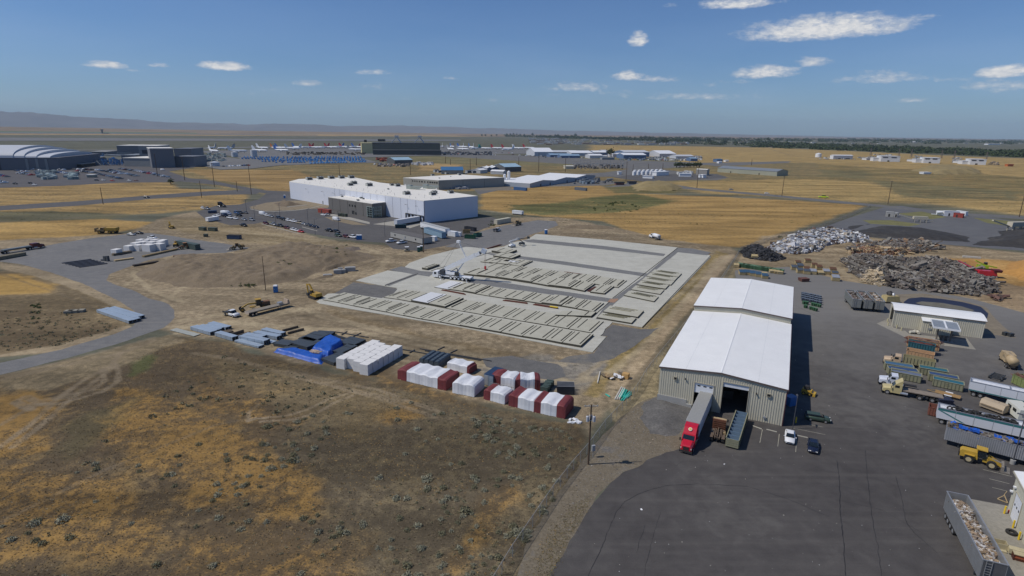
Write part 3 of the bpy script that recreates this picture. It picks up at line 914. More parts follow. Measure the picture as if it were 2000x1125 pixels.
def front_hall():
 O=G(1290,716,7.9)
 B=G(1537,761,7.9)
 d=B-O
 rot=math.atan2(d.y,d.x)
 W,L,L2=24.65,44.6,35.5
 E,K=7.9,8.95
 E2,K2=9.5,10.5
 top=lambda x:E+(K-E)*(1-abs(x-W/2)/(W/2))
 top2=lambda x:E2+(K2-E2)*(1-abs(x-W/2)/(W/2))
 r=thing('warehouse','beige ribbed metal warehouse with white gable roof in two heights and two open doors','warehouse',(O.x,O.y,0),rot)
 doors=[(7.35,11.15,5.8),(12.9,17.85,7.05)]
 def zb(x):
  for a,b,t in doors:
   if a<x<b:
    return t
  if x<6.0:
   return 1.55
  return 0.0
 w=MB()
 cuts=[0,6.0,7.35,11.15,12.9,17.85,W]
 for a,b in zip(cuts[:-1],cuts[1:]):
  m=(a+b)/2
  z=zb(m)
  for c,e in([(a,b)]if not a<W/2<b else[(a,W/2),(W/2,b)]):
   ribs(w,c,e,lambda x,z=z:z,top,.46,.07)
 part('front_wall',w,BEIGE,r,recalc=False)
 for x,sg in((0,1),(W,-1)):
  s=MB()
  k=MB()
  ribs(k,0,L,lambda x:0,lambda x:E,.9,.08)
  for q in k.f:
   P=[k.v[i]for i in q]
   s.quad(*[((x+p[1])if sg>0 else(x-p[1]),p[0],p[2])for p in P])
  part('side_wall',s,BEIGE,r,recalc=False)
 for x,sg in((0,1),(W,-1)):
  s=MB()
  k=MB()
  ribs(k,L,L+L2,lambda x:0,lambda x:E2,.9,.08)
  for q in k.f:
   P=[k.v[i]for i in q]
   s.quad(*[((x+p[1])if sg>0 else(x-p[1]),p[0],p[2])for p in P])
  part('side_wall',s,BEIGE,r,recalc=False)
 s=MB()
 s.profile([(0,0),(W,0),(W,E2),(W/2,K2),(0,E2)],'y',L+L2-.1,L+L2)
 part('end_wall',s,BEIGE,r,recalc=False)
 s=MB()
 for c,e in((0,W/2),(W/2,W)):
  ribs(s,c,e,lambda x:top(x)-.2,top2,.46,.07,L-.02)
 part('upper_gable',s,BEIGE,r,recalc=False)
 for(y0,y1,tp,e,k,nm)in((-.25,L-.15,top,E,K,'near'),(L-.3,L+L2+.2,top2,E2,K2,'far')):
  for sd in(0,1):
   m=MB()
   xa,xb=(-.25,W/2)if sd==0 else(W/2,W+.25)
   za,zc=tp(xa)if sd==0 else k,k if sd==0 else tp(xb)
   m.hexa([(xa,y0,za),(xb,y0,zc),(xb,y1,zc),(xa,y1,za),(xa,y0,za+.14),(xb,y0,zc+.14),(xb,y1,zc+.14),(xa,y1,za+.14)])
   n=int((y1-y0)/.61)
   for i in range(1,n):
    y=y0+(y1-y0)*i/n
    m.hexa([(xa+.02,y-.02,za+.14),(xb,y-.02,zc+.14),(xb,y+.02,zc+.14),(xa+.02,y+.02,za+.14),(xa+.02,y-.02,za+.175),(xb,y-.02,zc+.175),(xb,y+.02,zc+.175),(xa+.02,y+.02,za+.175)])
   o=part('roof',m,WHITE_ROOF,r)
   j=MB()
   for fx in((.44,)if sd==0 else(.56,)):
    xm=xa+(xb-xa)*fx
    zm=tp(xm)+.142
    j.box(xm-.02,xm+.02,y0+.05,y1-.05,zm,zm+.02)
   part('lap_seam',j,M('seam_grey',(.55,.56,.58),.5),o)
   f=MB()
   f.hexa([(xa,y0-.03,za-.22),(xb,y0-.03,zc-.22),(xb,y0-.003,zc-.22),(xa,y0-.003,za-.22),(xa,y0-.03,za+.12),(xb,y0-.03,zc+.12),(xb,y0-.003,zc+.12),(xa,y0-.003,za+.12)])
   part('fascia',f,M('fascia_brown',(.12,.09,.08),.6),r)
  c=MB()
  c.hexa([(W/2-.2,y0-.04,k+.13),(W/2+.2,y0-.04,k+.13),(W/2+.2,y1,k+.13),(W/2-.2,y1,k+.13),(W/2-.02,y0-.04,k+.21),(W/2+.02,y0-.04,k+.21),(W/2+.02,y1,k+.21),(W/2-.02,y1,k+.21)])
  part('ridge_cap',c,WHITE_ROOF,r)
 c=MB()
 c.box(-.12,6.05,-.22,.0,0,1.55)
 c.box(6.05,7.2,-.55,-.1,0,.75)
 part('concrete_wall',c,BOXC,r)
 for a,b,t in doors:
  f=MB()
  f.box(a-.14,a+.02,-.14,.1,0,t)
  f.box(b-.02,b+.14,-.14,.1,0,t)
  f.box(a-.14,b+.14,-.15,.1,t,t+.16)
  part('door_frame',f,BEIGE_T,r)
 o=None
 m=MB()
 a,b,t=doors[0]
 for i in range(4):
  z=3.62+i*.54
  m.box(a+.03,b-.03,.05,.11,z,z+.525)
 o=part('overhead_door',m,WDOOR,r)
 for i in range(3):
  g=MB()
  x=a+.55+i*1.2
  g.box(x,x+.62,.035,.048,5.05,5.3)
  part('pane',g,GLASS,o)
 m=MB()
 a,b,t=doors[1]
 m.box(a+.03,b-.03,.05,.11,t-.45,t-.02)
 m.box(a+.03,b-.03,.04,.10,t-.95,t-.47)
 part('overhead_door',m,WDOOR,r)
 f=MB()
 f.box(.1,W-.1,.0,L,.0,.02)
 part('floor',f,M('shop_floor',(.10,.095,.09),.9),r)
 for(x,y,w_,d_,h_)in((13.4,9,2.2,2,1.8),(16.4,12,1.6,3,1.4),(14.8,16,4,2,2.6),(8,14,3,2,2)):
  m=MB()
  m.rbox((x,y,h_/2+.02),(w_,d_,h_),.2)
  part('stored_goods',m,M('baled_stuff',(.09,.08,.07),.9),r)
 for x,z,w_ in((3.35,5.62,.62),(21.6,5.75,.72)):
  m=MB()
  m.box(x-w_/2,x+w_/2,-.34,-.12,z,z+.06)
  m.box(x-w_/2,x+w_/2,-.34,-.12,z+.62,z+.68)
  m.box(x-w_/2,x-w_/2+.05,-.34,-.12,z,z+.68)
  m.box(x+w_/2-.05,x+w_/2,-.34,-.12,z,z+.68)
  o=part('vent_hood',m,BEIGE_T,r)
  s=MB()
  for i in range(4):
   s.box(x-w_/2+.05,x+w_/2-.05,-.3,-.14,z+.1+i*.13,z+.14+i*.13)
  part('louvre',s,DARKT,o)
 m=MB()
 m.box(21.05,21.6,-.3,-.12,1.0,1.4)
 part('meter_box',m,LGREY,r)
 for x,z in((5.4,6.1),(19.3,5.8)):
  m=MB()
  m.box(x-.13,x+.13,-.42,-.12,z,z+.32,.03,.02)
  part('wall_lamp',m,DARKT,r)
 for x in(W+.02,):
  m=MB()
  m.box(x,x+.12,-.16,-.04,0,E)
  part('downpipe',m,M('maroon_trim',(.10,.03,.035),.6),r)
 m=MB()
 m.box(W+.25,W+.38,-.25,L,E-.2,E-.02)
 m.box(W+.25,W+.38,L,L+L2,E2-.2,E2-.02)
 part('gutter',m,M('maroon_trim',(.10,.03,.035),.6),r)
 return r
FRONT=front_hall()
def prism_building(name,label,cat,roofpx,z,wallmat,roofmat,front=None,over=0.0,roof_t=.35,group=None,world=None):
 """flat roofed building from its roof outline seen at height z; wall_panels along the named edges"""
 pts=world or[(G(p[0],p[1],z).x,G(p[0],p[1],z).y)for p in roofpx]
 cx,cy=sum(p[0]for p in pts)/len(pts),sum(p[1]for p in pts)/len(pts)
 r=thing(name,label,cat,(cx,cy,0),0,group)
 loc=[(p[0]-cx,p[1]-cy)for p in pts]
 w=MB()
 n=len(loc)
 for i in range(n):
  a,b=loc[i],loc[(i+1)%n]
  w.quad((a[0],a[1],0),(b[0],b[1],0),(b[0],b[1],z-roof_t),(a[0],a[1],z-roof_t))
 part('wall',w,wallmat,r)
 q=MB()
 q.profile(loc,'z',z-roof_t,z)
 part('roof',q,roofmat,r)
 return r,loc
def panels_along(r,a,b,z0,z1,cuts,mat,t=.18,gap=.3):
 """separate tilt-up wall panels on the outside of the edge a-b (outside is to the right of a->b)"""
 a,b=Vector(a),Vector(b)
 d=(b-a)
 L=d.length
 d.normalize()
 nn=Vector((d.y,-d.x))
 for s,e in zip(cuts[:-1],cuts[1:]):
  p,q=a+d*(L*s+gap/2),a+d*(L*e-gap/2)
  m=MB()
  m.hexa([(p.x,p.y,z0),(p.x+nn.x*t,p.y+nn.y*t,z0),(q.x+nn.x*t,q.y+nn.y*t,z0),(q.x,q.y,z0),(p.x,p.y,z1),(p.x+nn.x*t,p.y+nn.y*t,z1),(q.x+nn.x*t,q.y+nn.y*t,z1),(q.x,q.y,z1)])
  part('wall_panel',m,mat,r)
 m=MB()
 m.hexa([(a.x,a.y,z0),(a.x+nn.x*.03,a.y+nn.y*.03,z0),(b.x+nn.x*.03,b.y+nn.y*.03,z0),(b.x,b.y,z0),(a.x,a.y,z1),(a.x+nn.x*.03,a.y+nn.y*.03,z1),(b.x+nn.x*.03,b.y+nn.y*.03,z1),(b.x,b.y,z1)])
 part('joint_backing',m,DARKT,r)
def rtu(parent,cx,cy,x,y,z,s=1.0,rot=0.0,mat=None):
 m=MB()
 m.rbox((x-cx,y-cy,z+.9*s),(3.4*s,2.2*s,1.5*s),rot)
 o=part('rooftop_unit',m,mat or M('unit_grey',(.40,.41,.38),.6,.1,.12),parent)
 k=MB()
 c,sn=math.cos(rot),math.sin(rot)
 for t in(-.9,.9):
  k.cyl((x-cx+c*t*s,y-cy+sn*t*s,z+1.65*s),(x-cx+c*t*s,y-cy+sn*t*s,z+1.85*s),.6*s,n=10)
 k.rbox((x-cx+sn*1.15*s,y-cy-c*1.15*s,z+.8*s),(2.6*s,.12,.9*s),rot)
 part('fan',k,DARKT,o)
 k=MB()
 k.rbox((x-cx,y-cy,z+.08),(3.8*s,2.6*s,.16),rot)
 part('curb',k,WHITE,o)
ZW=14.1
WB,wl=prism_building('cold_store','huge white flat-roofed industrial building with blue-shaded end wall','warehouse',[(565,354.5),(828,392),(933,382.5),(868,373),(832,366),(790,362),(742,356.5),(690,346),(640,347.5),(584,349.5)],ZW,BWALL,CREAM_ROOF)
wc=WB.location
L_,C_,R_=Vector(wl[0]),Vector(wl[1]),Vector(wl[2])
panels_along(WB,wl[0],wl[1],0,ZW-.36,[0,.405,.445,.48,.525,.575,.618,.67,.715,.77,.815,.865,.905,.955,1.0],BWALL)
panels_along(WB,wl[1],wl[2],0,ZW-.36,[0,1.0],BWALL)
for px,py,s in((604,351.5,1.9),(625.5,350,1.9),(647,349,1.9),(667,348.5,1.9),(686,348,1.9),(684,362.5,1.6),(691,359.5,1.8),(721,363.5,1.8),(765,362.5,1.2),(776,364,1.6),(794,380,1.7),(845,381,1.6),(848,378,1.5),(880,377.5,1.5),(758,370,.6)):
 g=G(px,py,ZW)
 rtu(WB,wc.x,wc.y,g.x,g.y,ZW,s*.78,.75)
for px,py in((800,369),(832,368)):
 g=G(px,py,ZW)
 m=MB()
 m.rbox((g.x-wc.x,g.y-wc.y,ZW+1.5),(4,3,3),-.5)
 m.hexa([(g.x-wc.x+1,g.y-wc.y-2.2,ZW+.3),(g.x-wc.x+8,g.y-wc.y-2.2-3,ZW+.3),(g.x-wc.x+8,g.y-wc.y-3,ZW+.3),(g.x-wc.x+1,g.y-wc.y+.6,ZW+.3),(g.x-wc.x+.5,g.y-wc.y-2.6,ZW+2.4),(g.x-wc.x+11,g.y-wc.y-7,ZW+2.4),(g.x-wc.x+11,g.y-wc.y-4.5,ZW+2.4),(g.x-wc.x+.5,g.y-wc.y+1,ZW+2.4)])
 part('roof_duct',m,M('duct_green_grey',(.34,.38,.35),.5,.3),WB)
m=MB()
for t in np.linspace(.06,.97,22):
 p=L_.lerp(C_,t)
 for off in(3,9,16):
  if RNG.rand()>.35:
   q=p+Vector((.72,.7))*(off+RNG.rand()*2)
   m.cyl((q.x,q.y,ZW),(q.x,q.y,ZW+.9),.12,n=6)
part('roof_vents',m,LGREY,WB,kind='stuff')
dW=(C_-L_).normalized()
nW=Vector((dW.y,-dW.x))
for t in(.17,.31,.40,.47,.56,.905,.965):
 p=L_.lerp(C_,t)
 m=MB()
 m.bar((p.x+nW.x*.18,p.y+nW.y*.18,10),(p.x+nW.x*1.6,p.y+nW.y*1.6,10.4),.12)
 m.rbox((p.x+nW.x*1.8,p.y+nW.y*1.8,10.35),(.7,.5,.2),math.atan2(dW.y,dW.x))
 part('wall_lamp',m,DARKT,WB)
for i in range(5):
 t=.905+i*.021
 p=L_.lerp(C_,t)
 m=MB()
 rot=math.atan2(dW.y,dW.x)
 c=Vector((p.x+nW.x*.5,p.y+nW.y*.5))
 m.rbox((c.x,c.y,4.4),(3.2,.7,.35),rot)
 for s in(-1,1):
  m.rbox((c.x+dW.x*1.5*s,c.y+dW.y*1.5*s,2.6),(.35,.7,3.4),rot)
 part('dock_shelter',m,DARKT,WB)
p=L_.lerp(C_,.428)
m=MB()
m.rbox((p.x+nW.x*1.0,p.y+nW.y*1.0,2.6),(3.2,2.0,5.2),math.atan2(dW.y,dW.x))
part('entry_box',m,BLUEP,WB)
m=MB()
p=L_.lerp(C_,.30)
m.rbox((p.x+nW.x*.3,p.y+nW.y*.3,1.4),(1.2,.25,2.8),math.atan2(dW.y,dW.x))
part('door',m,LGREY,WB)

# grey office in front of it
ZO=9.6
OB,ol=prism_building('office_building','dark grey flat-roofed office with glass corner, in front of the white building','office',[(641,384.5),(727.5,397.5),(777,391.5),(690,381)],ZO,GREYB,CREAM_ROOF)
oc=OB.location
panels_along(OB,ol[0],ol[1],0,ZO-.36,[0,.10,.28,.46,.64,.80,1.0],GREYB)
panels_along(OB,ol[1],ol[2],0,ZO-.36,[0,.36,1.0],GREYB)
a,b=Vector(ol[0]),Vector(ol[1])
dO=(b-a).normalized()
nO=Vector((dO.y,-dO.x))
rO=math.atan2(dO.y,dO.x)
LO=(b-a).length
for t in(.505,.565,.625):
 p=a.lerp(b,t)
 m=MB()
 m.rbox((p.x+nO.x*.2,p.y+nO.y*.2,6.0),(1.5,.12,1.5),rO)
 part('window',m,GLASS,OB)
for t,w_,h_ in((.56,1.1,2.4),(.59,1.1,2.4),(.635,1.6,1.5)):
 p=a.lerp(b,t)
 m=MB()
 m.rbox((p.x+nO.x*.2,p.y+nO.y*.2,h_/2+.3),(w_,.12,h_),rO)
 part('window',m,GLASS,OB)
cg=b-dO*3.0
m=MB()
m.rbox((cg.x+nO.x*.35,cg.y+nO.y*.35,3.7),(6.2,.5,7.0),rO)
b2,c2=Vector(ol[1]),Vector(ol[2])
dE=(c2-b2).normalized()
nE=Vector((dE.y,-dE.x))
ce=b2+dE*3.6
m.rbox((ce.x+nE.x*.35,ce.y+nE.y*.35,3.7),(6.8,.5,7.0),math.atan2(dE.y,dE.x))
g=part('corner_glazing',m,M('frame_pale_green',(.30,.38,.36),.5),OB)
for i in range(2):
 for j in range(5):
  m=MB()
  c=b-dO*(1.4+i*2.9)
  m.rbox((c.x+nO.x*.62,c.y+nO.y*.62,.75+j*1.42),(2.6,.06,1.18),rO)
  part('pane',m,GLASS,g)
for i in range(3):
 for j in range(3):
  m=MB()
  c=b2+dE*(1.2+i*2.2)
  m.rbox((c.x+nE.x*.62,c.y+nE.y*.62,1.4+j*2.3),(2.0,.06,2.05),math.atan2(dE.y,dE.x))
  part('pane',m,M('tinted_glass',(.05,.085,.075),.12,spec=.8),g)
for px,py,s in((705,387.5,.6),(709.5,389,.5),(699,392,.55),(732,388.5,.55),(756,391,.6),(668,384.5,.5)):
 q=G(px,py,ZO)
 rtu(OB,oc.x,oc.y,q.x,q.y,ZO,s,.75)
ZG=9.5
GB,gl=prism_building('factory_building','grey flat-roofed factory with a row of small windows behind the white building','factory',[(787.5,347),(857,352),(985,346.5),(900,340.5)],ZG,PANELG,CREAM_ROOF)
gc=GB.location
panels_along(GB,gl[0],gl[1],0,ZG-.36,[0,.25,.73,1.0],PANELG)
panels_along(GB,gl[1],gl[2],0,ZG-.36,[0,.35,.68,1.0],PANELG)
a,b=Vector(gl[0]),Vector(gl[1])
dG=(b-a).normalized()
nG=Vector((dG.y,-dG.x))
rG=math.atan2(dG.y,dG.x)
for t in(.28,.34,.40,.47,.54,.62,.70,.77,.83,.89,.95):
 p=a.lerp(b,t)
 m=MB()
 m.rbox((p.x+nG.x*.24,p.y+nG.y*.24,6.9),(1.9 if t>.76 or t==.54 else 1.2,.1,1.5),rG)
 part('window',m,GLASS,GB)
for t in(.06,.25,.93):
 p=a.lerp(b,t)
 m=MB()
 m.rbox((p.x+nG.x*.24,p.y+nG.y*.24,1.5),(2.2,.1,2.8),rG)
 part('door',m,WHITE,GB)
for px,py,s in((852,336,2.2),(858,337,1.8),(845,343,1.3),(873,340,1.6),(897,342,1.4),(915,338,2.4),(925,338,2.0),(880,345,.5),(858,348.5,.6)):
 q=G(px,py,ZG)
 rtu(GB,gc.x,gc.y,q.x,q.y,ZG,s*.8,.75,LGREY if s>1.7 else None)
for i,px in enumerate((985.5,993.5)):
 q=G(px,361,0)
 m=MB()
 hh=11 if i==0 else 14.5
 m.cyl((0,0,0),(0,0,hh),1.6,n=18)
 m.cyl((0,0,hh),(0,0,hh+.8),1.6,.5,n=18)
 one('storage_silo',m,WHITE,('shorter' if i==0 else 'taller')+' white silo at the right end of the grey factory','silo',(q.x,q.y,0),0,'white silos beside the grey factory')
def gable_hall(name,label,cat,A,B,depth,e,k,wall,roof,ridge='x',group=None,doors=(),sidewall=None,zbase=0,overhang=.3):
 """A,B: base of the long front, left to right, in the picture; ridge along x (front) or y (depth)"""
 o,rot,W=base(A,B)
 r=thing(name,label,cat,(o.x,o.y,zbase),rot,group)
 w=MB()
 if ridge=='x':
  w.profile([(0,0),(depth,0),(depth,e),(depth/2,k),(0,e)],'x',0,W)
 else:
  w.profile([(0,0),(W,0),(W,e),(W/2,k),(0,e)],'y',0,depth)
 part('wall',w,wall,r)
 q=MB()
 v=overhang
 if ridge=='x':
  q.profile([(-v,e+.05-v*(k-e)/(depth/2)),(depth/2,k+.05),(depth+v,e+.05),(depth+v,e+.3),(depth/2,k+.3),(-v,e+.3-v*(k-e)/(depth/2))],'x',-v,W+v)
 else:
  q.profile([(-v,e+.05),(W/2,k+.05),(W+v,e+.05),(W+v,e+.3),(W/2,k+.3),(-v,e+.3)],'y',-v,depth+v)
 part('roof',q,roof,r)
 for(x,w_,h_,mt)in doors:
  m=MB()
  m.box(x*W-w_/2,x*W+w_/2,-.12,-.02,0,h_)
  part('door',m,mt,r)
 return r
BLUEROOF=M('blue_metal_roof',(.05,.15,.30),.5,0,.08,.1)
PBLUE=M('pale_blue_roof',(.33,.47,.56),.5,0,.08,.1)
DGREY=M('dark_grey_metal',(.10,.105,.11),.6,0,.1,.1)
MGREY=M('mid_grey_metal',(.24,.25,.26),.6,0,.1,.1)
OLIVEW=M('sage_metal_wall',(.33,.335,.26),.6,0,.08,.1)
def saw_shed():
 pts=[G(983,349,5),G(1035,357.5,5),G(1163,341.5,5),G(1130,336,5)]
 o=pts[1]
 d=pts[2]-pts[1]
 rot=math.atan2(d.y,d.x)
 W=d.length
 dep=52.0
 r=thing('storage_shed','long low white-roofed shed of three gables beyond the grey factory','shed',(o.x,o.y,0),rot)
 for i in range(3):
  a,b=W*i/3,W*(i+1)/3
  m=MB()
  m.profile([(a,0),(b,0),(b,4.4),((a+b)/2,6.3),(a,4.4)],'y',0,dep)
  part('bay_wall',m,M('shed_blue_grey',(.36,.40,.45),.6),r)
  m=MB()
  m.profile([(a,4.42),((a+b)/2,6.32),(b,4.42),(b,4.6),((a+b)/2,6.6),(a,4.6)],'y',-.3,dep+.3)
  part('roof',m,WHITE_ROOF,r)
 for x in(.14,.27,.52,.66,.8):
  m=MB()
  m.box(W*x-1.2,W*x+1.2,-.15,-.02,0,2.8)
  part('door',m,DGREY,r)
saw_shed()

# beige building with the open end, right yard
def truck_shop():
 P0=G(1742,637)
 P1=G(1918,661)
 d=P1-P0
 rot=math.atan2(d.y,d.x)
 W,D=d.length,9.2
 r=thing('workshop','long beige workshop with white roof and open end facing the yard','workshop',(P0.x,P0.y,0),rot)
 m=MB()
 ribs(m,0,W,lambda x:0,lambda x:5.1,.5,.07)
 part('front_wall',m,BEIGE,r,recalc=False)
 m=MB()
 m.box(0.02,W-.02,D-.1,D,0,5.1)
 m.box(W-.1,W-.002,0.01,D,0,5.4)
 part('rear_wall',m,BEIGE,r)
 m=MB()
 m.box(-.02,.16,-.12,1.3,0,5.2)
 m.box(-.02,.16,D-1.3,D+.02,0,5.2)
 m.box(-.02,.16,1.3,D-1.3,4.6,5.35)
 part('end_wall',m,BEIGE,r)
 m=MB()
 m.profile([(-.25,5.08),(1.2,5.42),(D/2,5.75),(D-1.2,5.42),(D+.25,5.08),(D+.25,5.24),(D-1.2,5.62),(D/2,5.95),(1.2,5.62),(-.25,5.24)],'x',-.25,W+.25)
 part('roof',m,WHITE_ROOF,r)
 m=MB()
 m.box(-.26,W+.26,-.33,-.255,5.0,5.2)
 part('gutter',m,M('fascia_brown',(.12,.09,.08),.6),r)
 m=MB()
 ribs(m,7.0,14.2,lambda x:0,lambda x:3.6,.5,.08,-2.4)
 part('annex_wall',m,BEIGE,r,recalc=False)
 m=MB()
 m.box(7.02,14.18,-2.35,0,0,3.55)
 part('annex',m,BEIGE,r)
 m=MB()
 m.hexa([(6.8,-2.7,3.6),(14.4,-2.7,3.6),(14.4,-.05,4.0),(6.8,-.05,4.0),(6.8,-2.7,3.72),(14.4,-2.7,3.72),(14.4,-.05,4.12),(6.8,-.05,4.12)])
 part('annex_roof',m,WHITE_ROOF,r)
 for z in(1.2,2.7):
  m=MB()
  m.box(8.6,9.4,-2.62,-2.5,z,z+.45)
  part('louvre',m,LGREY,r)
 m=MB()
 m.box(14.3,15.1,-.2,-.11,0,2.1)
 part('door',m,BEIGE_T,r)
truck_shop()
def fuel_canopy():
 z=4.9
 p=[G(1823,637.5,z),G(1877,645.5,z),G(1864,629.5,z),G(1810,621.5,z)]
 o=p[0]
 d=p[1]-p[0]
 rot=math.atan2(d.y,d.x)
 W,D=d.length,(p[3]-p[0]).length
 r=thing('fuel_canopy','flat fuel canopy with ribbed sheet top on two posts beside the beige workshop','canopy',(o.x,o.y,0),rot)
 m=MB()
 m.box(0,W,0,.12,z-.5,z)
 m.box(0,W,D-.12,D,z-.5,z)
 m.box(0,.12,.12,D-.12,z-.5,z)
 m.box(W-.12,W,.12,D-.12,z-.5,z)
 m.box(W/2-.2,W/2+.2,.12,D-.12,z-.35,z-.02)
 part('frame',m,WHITE,r)
 for s in(0,1):
  m=MB()
  a=.12 if s==0 else W/2+.2
  b=W/2-.2 if s==0 else W-.12
  ribs(m,a,b,lambda x:0,lambda x:D-.24,.45,.06)
  m.v=[(v[0],v[2]+.12,z-.18-v[1])for v in m.v]
  part('deck',m,M('canopy_deck',(.30,.33,.36),.5,.3),r,recalc=False)
 for x in(W*.28,W*.78):
  m=MB()
  m.box(x-.2,x+.2,D/2-.2,D/2+.2,0,z-.4)
  part('post',m,M('canopy_post',(.16,.14,.12),.6),r)
 for x in(W*.45,W*.62):
  m=MB()
  m.box(x-.35,x+.35,D/2-.3,D/2+.3,.15,1.5)
  part('fuel_pump',m,DSTEEL,r)
 m=MB()
 m.box(W*.15,W*.9,D/2-.8,D/2+.8,.02,.15)
 part('island',m,BOXC,r)
fuel_canopy()

# beige building cut by the right frame edge
def corner_shop():
 O=G(1967,995)
 E_=G(1999,1062)
 rot=math.atan2((E_-O).y,(E_-O).x)
 dd=(E_-O).normalized()
 H=6.4
 r=thing('repair_shop','pale beige metal building with white overhead door at the right edge','workshop',(O.x,O.y,0),rot)
 L=20.0
 s0=(G(1977,1009)-O).dot(dd)
 s1=(G(1988,1030)-O).dot(dd)+.3
 m=MB()
 ribs(m,0,s0,lambda x:0,lambda x:H,.5,.05)
 ribs(m,s0,s1,lambda x:4.2,lambda x:H,.5,.05)
 ribs(m,s1,L,lambda x:0,lambda x:H,.5,.05)
 part('front_wall',m,M('pale_beige_metal',(.50,.485,.40),.55,0,.06),r,recalc=False)
 m=MB()
 m.box(0.02,L,11.8,12.0,0,H)
 part('rear_wall',m,MATS['pale_beige_metal'],r)
 for x in(-.02,L):
  m=MB()
  m.profile([(0,0),(12,0),(12,H),(6,H+1),(0,H)],'x',x,x+.15)
  part('end_wall',m,MATS['pale_beige_metal'],r)
 m=MB()
 m.profile([(-.3,H),(6,H+1.04),(12.3,H),(12.3,H+.17),(6,H+1.2),(-.3,H+.17)],'x',-.4,L+.3)
 part('roof',m,WHITE_ROOF,r)
 m=MB()
 m.box(-.41,L,-.42,-.305,H-.12,H+.1)
 part('gutter',m,BEIGE_T,r)
 d_=(s1-s0-.06)
 for i in range(6):
  m=MB()
  m.box(s0+.03,s0+.03+d_,-.03,.05,.02+i*.70,.69+i*.70)
  o=part('door_panel',m,WDOOR,r)
  if i==3:
   for k in range(3):
    g=MB()
    g.box(s0+.4+k*d_*.32,s0+.75+k*d_*.32,-.05,-.035,2.25,2.6)
    part('pane',g,GLASS,o)
 m=MB()
 m.box(s0-.12,s0+.01,-.09,.02,0,4.3)
 m.box(s1-.01,s1+.12,-.09,.02,0,4.3)
 m.box(s0+.01,s1-.01,-.09,.02,4.2,4.32)
 part('door_frame',m,BEIGE_T,r)
 for x,zz in((.3,3.4),(s0*.6,4.6)):
  m=MB()
  m.box(x,x+.4,-.4,-.06,zz,zz+.22)
  part('wall_lamp',m,WHITE,r)
corner_shop()

# sheds and halls in the middle distance (picture base line left->right, depth, eaves, ridge)
SKYW=M('pale_grey_wall',(.46,.48,.50),.6,0,.06,.1)
gable_hall('farm_shed','white-roofed open shed left of the three joined sheds','shed',(920,338),(938,339),18,4.5,6,SKYW,WHITE_ROOF,'y')
gable_hall('farm_shed','left one of three joined white-roofed blue-fronted sheds','shed',(932,335),(950,336),30,5,7,M('shed_blue',(.10,.14,.22),.6),WHITE_ROOF,'y')
gable_hall('farm_shed','middle one of three joined white-roofed blue-fronted sheds','shed',(951,336),(961,336),34,5,7,MATS['shed_blue'],WHITE_ROOF,'y')
gable_hall('farm_shed','right one of three joined white-roofed blue-fronted sheds','shed',(962,335),(974,335),38,5,7,MATS['shed_blue'],WHITE_ROOF,'y')
gable_hall('farm_shed','small white-roofed shed standing before the pale blue roofed hall','shed',(958,340),(983,341),12,4,5.6,SKYW,WHITE_ROOF,'x')
gable_hall('machine_hall','dark grey hall with pale blue roof right of the joined sheds','hall',(986,336),(1018,335),34,7,11,DGREY,PBLUE,'x')
gable_hall('machine_hall','hall with deep blue roof half hidden behind the grey factory','hall',(862,340),(905,340),24,5,9,PANELG,BLUEROOF,'x')
gable_hall('machine_hall','dark hall with pale blue roof by the red machines','hall',(771,321),(806,320),30,7,11,DGREY,PBLUE,'x')
gable_hall('storage_hall','very long low sage green hall with grey roof in the right fields','hall',(1401,336),(1517,344),30,6.2,9,OLIVEW,M('dull_grey_roof',(.20,.22,.24),.5,0,.1,.1),'x',doors=((.24,1.6,2.6,DARKT),(.72,1.6,2.6,DARKT)))
gable_hall('pump_house','tall square grey pump house beside the white tanks','building',(1359,342),(1380,343),14,8,8.6,M('pump_grey',(.33,.31,.28),.7,0,.08,.1),CREAM_ROOF,'x')

# VEHICLES AND MACHINES (x forward)
CHROME=M('bright_wheel',(.62,.62,.62),.3,.7,.1)
LAMP=M('headlight',(.75,.75,.70),.15,0,.02,spec=.8)
TAIL=M('tail_light',(.25,.01,.01),.3)
CARCOL={'white':M('car_white',(.72,.73,.74),.28,0,.03,spec=.6),'silver':M('car_silver',(.36,.37,.38),.3,.5,.05,spec=.6),'navy':M('car_navy',(.014,.02,.045),.22,.1,.05,spec=.7),'black':M('car_black',(.012,.012,.014),.25,0,.05,spec=.6),'red':M('car_red',(.42,.02,.02),.3,0,.05,spec=.6),'maroon':M('car_maroon',(.10,.012,.018),.3,0,.05,spec=.6),'green':M('car_green',(.055,.085,.06),.3,.2,.05,spec=.6),'grey':M('car_grey',(.14,.14,.145),.3,.4,.05,spec=.6),'blue':M('car_blue',(.03,.09,.24),.3,.1,.05,spec=.6),'tan':M('car_tan',(.36,.31,.22),.4,.1,.08),'lime':M('car_lime',(.5,.62,.04),.4,0,.05)}
def shell(mb,secs):
 rings=[]
 for x,w,zl,zh in secs:
  rings.append([(x,-w*.9,zl),(x,-w,zl+.14),(x,-w,zh-.16),(x,-w*.88,zh),(x,w*.88,zh),(x,w,zh-.16),(x,w,zl+.14),(x,w*.9,zl)])
 mb.loft(rings)
 return mb
def wheel(mb,x,y,r=.33,w=.22):
 mb.cyl((x,y-w/2,r),(x,y+w/2,r),r,n=16)
def wheels(P,spots,r=.33,w=.22,rim=None):
 for x,y in spots:
  m=MB()
  wheel(m,x,y,r,w)
  i=P.add('wheel',m,RUBBER)
  k=MB()
  s=1 if y>0 else -1
  k.cyl((x,y+s*(w/2-.02),r),(x,y+s*(w/2+.015),r),r*.58,n=12)
  P.add('rim',k,rim or CHROME,sub=i)
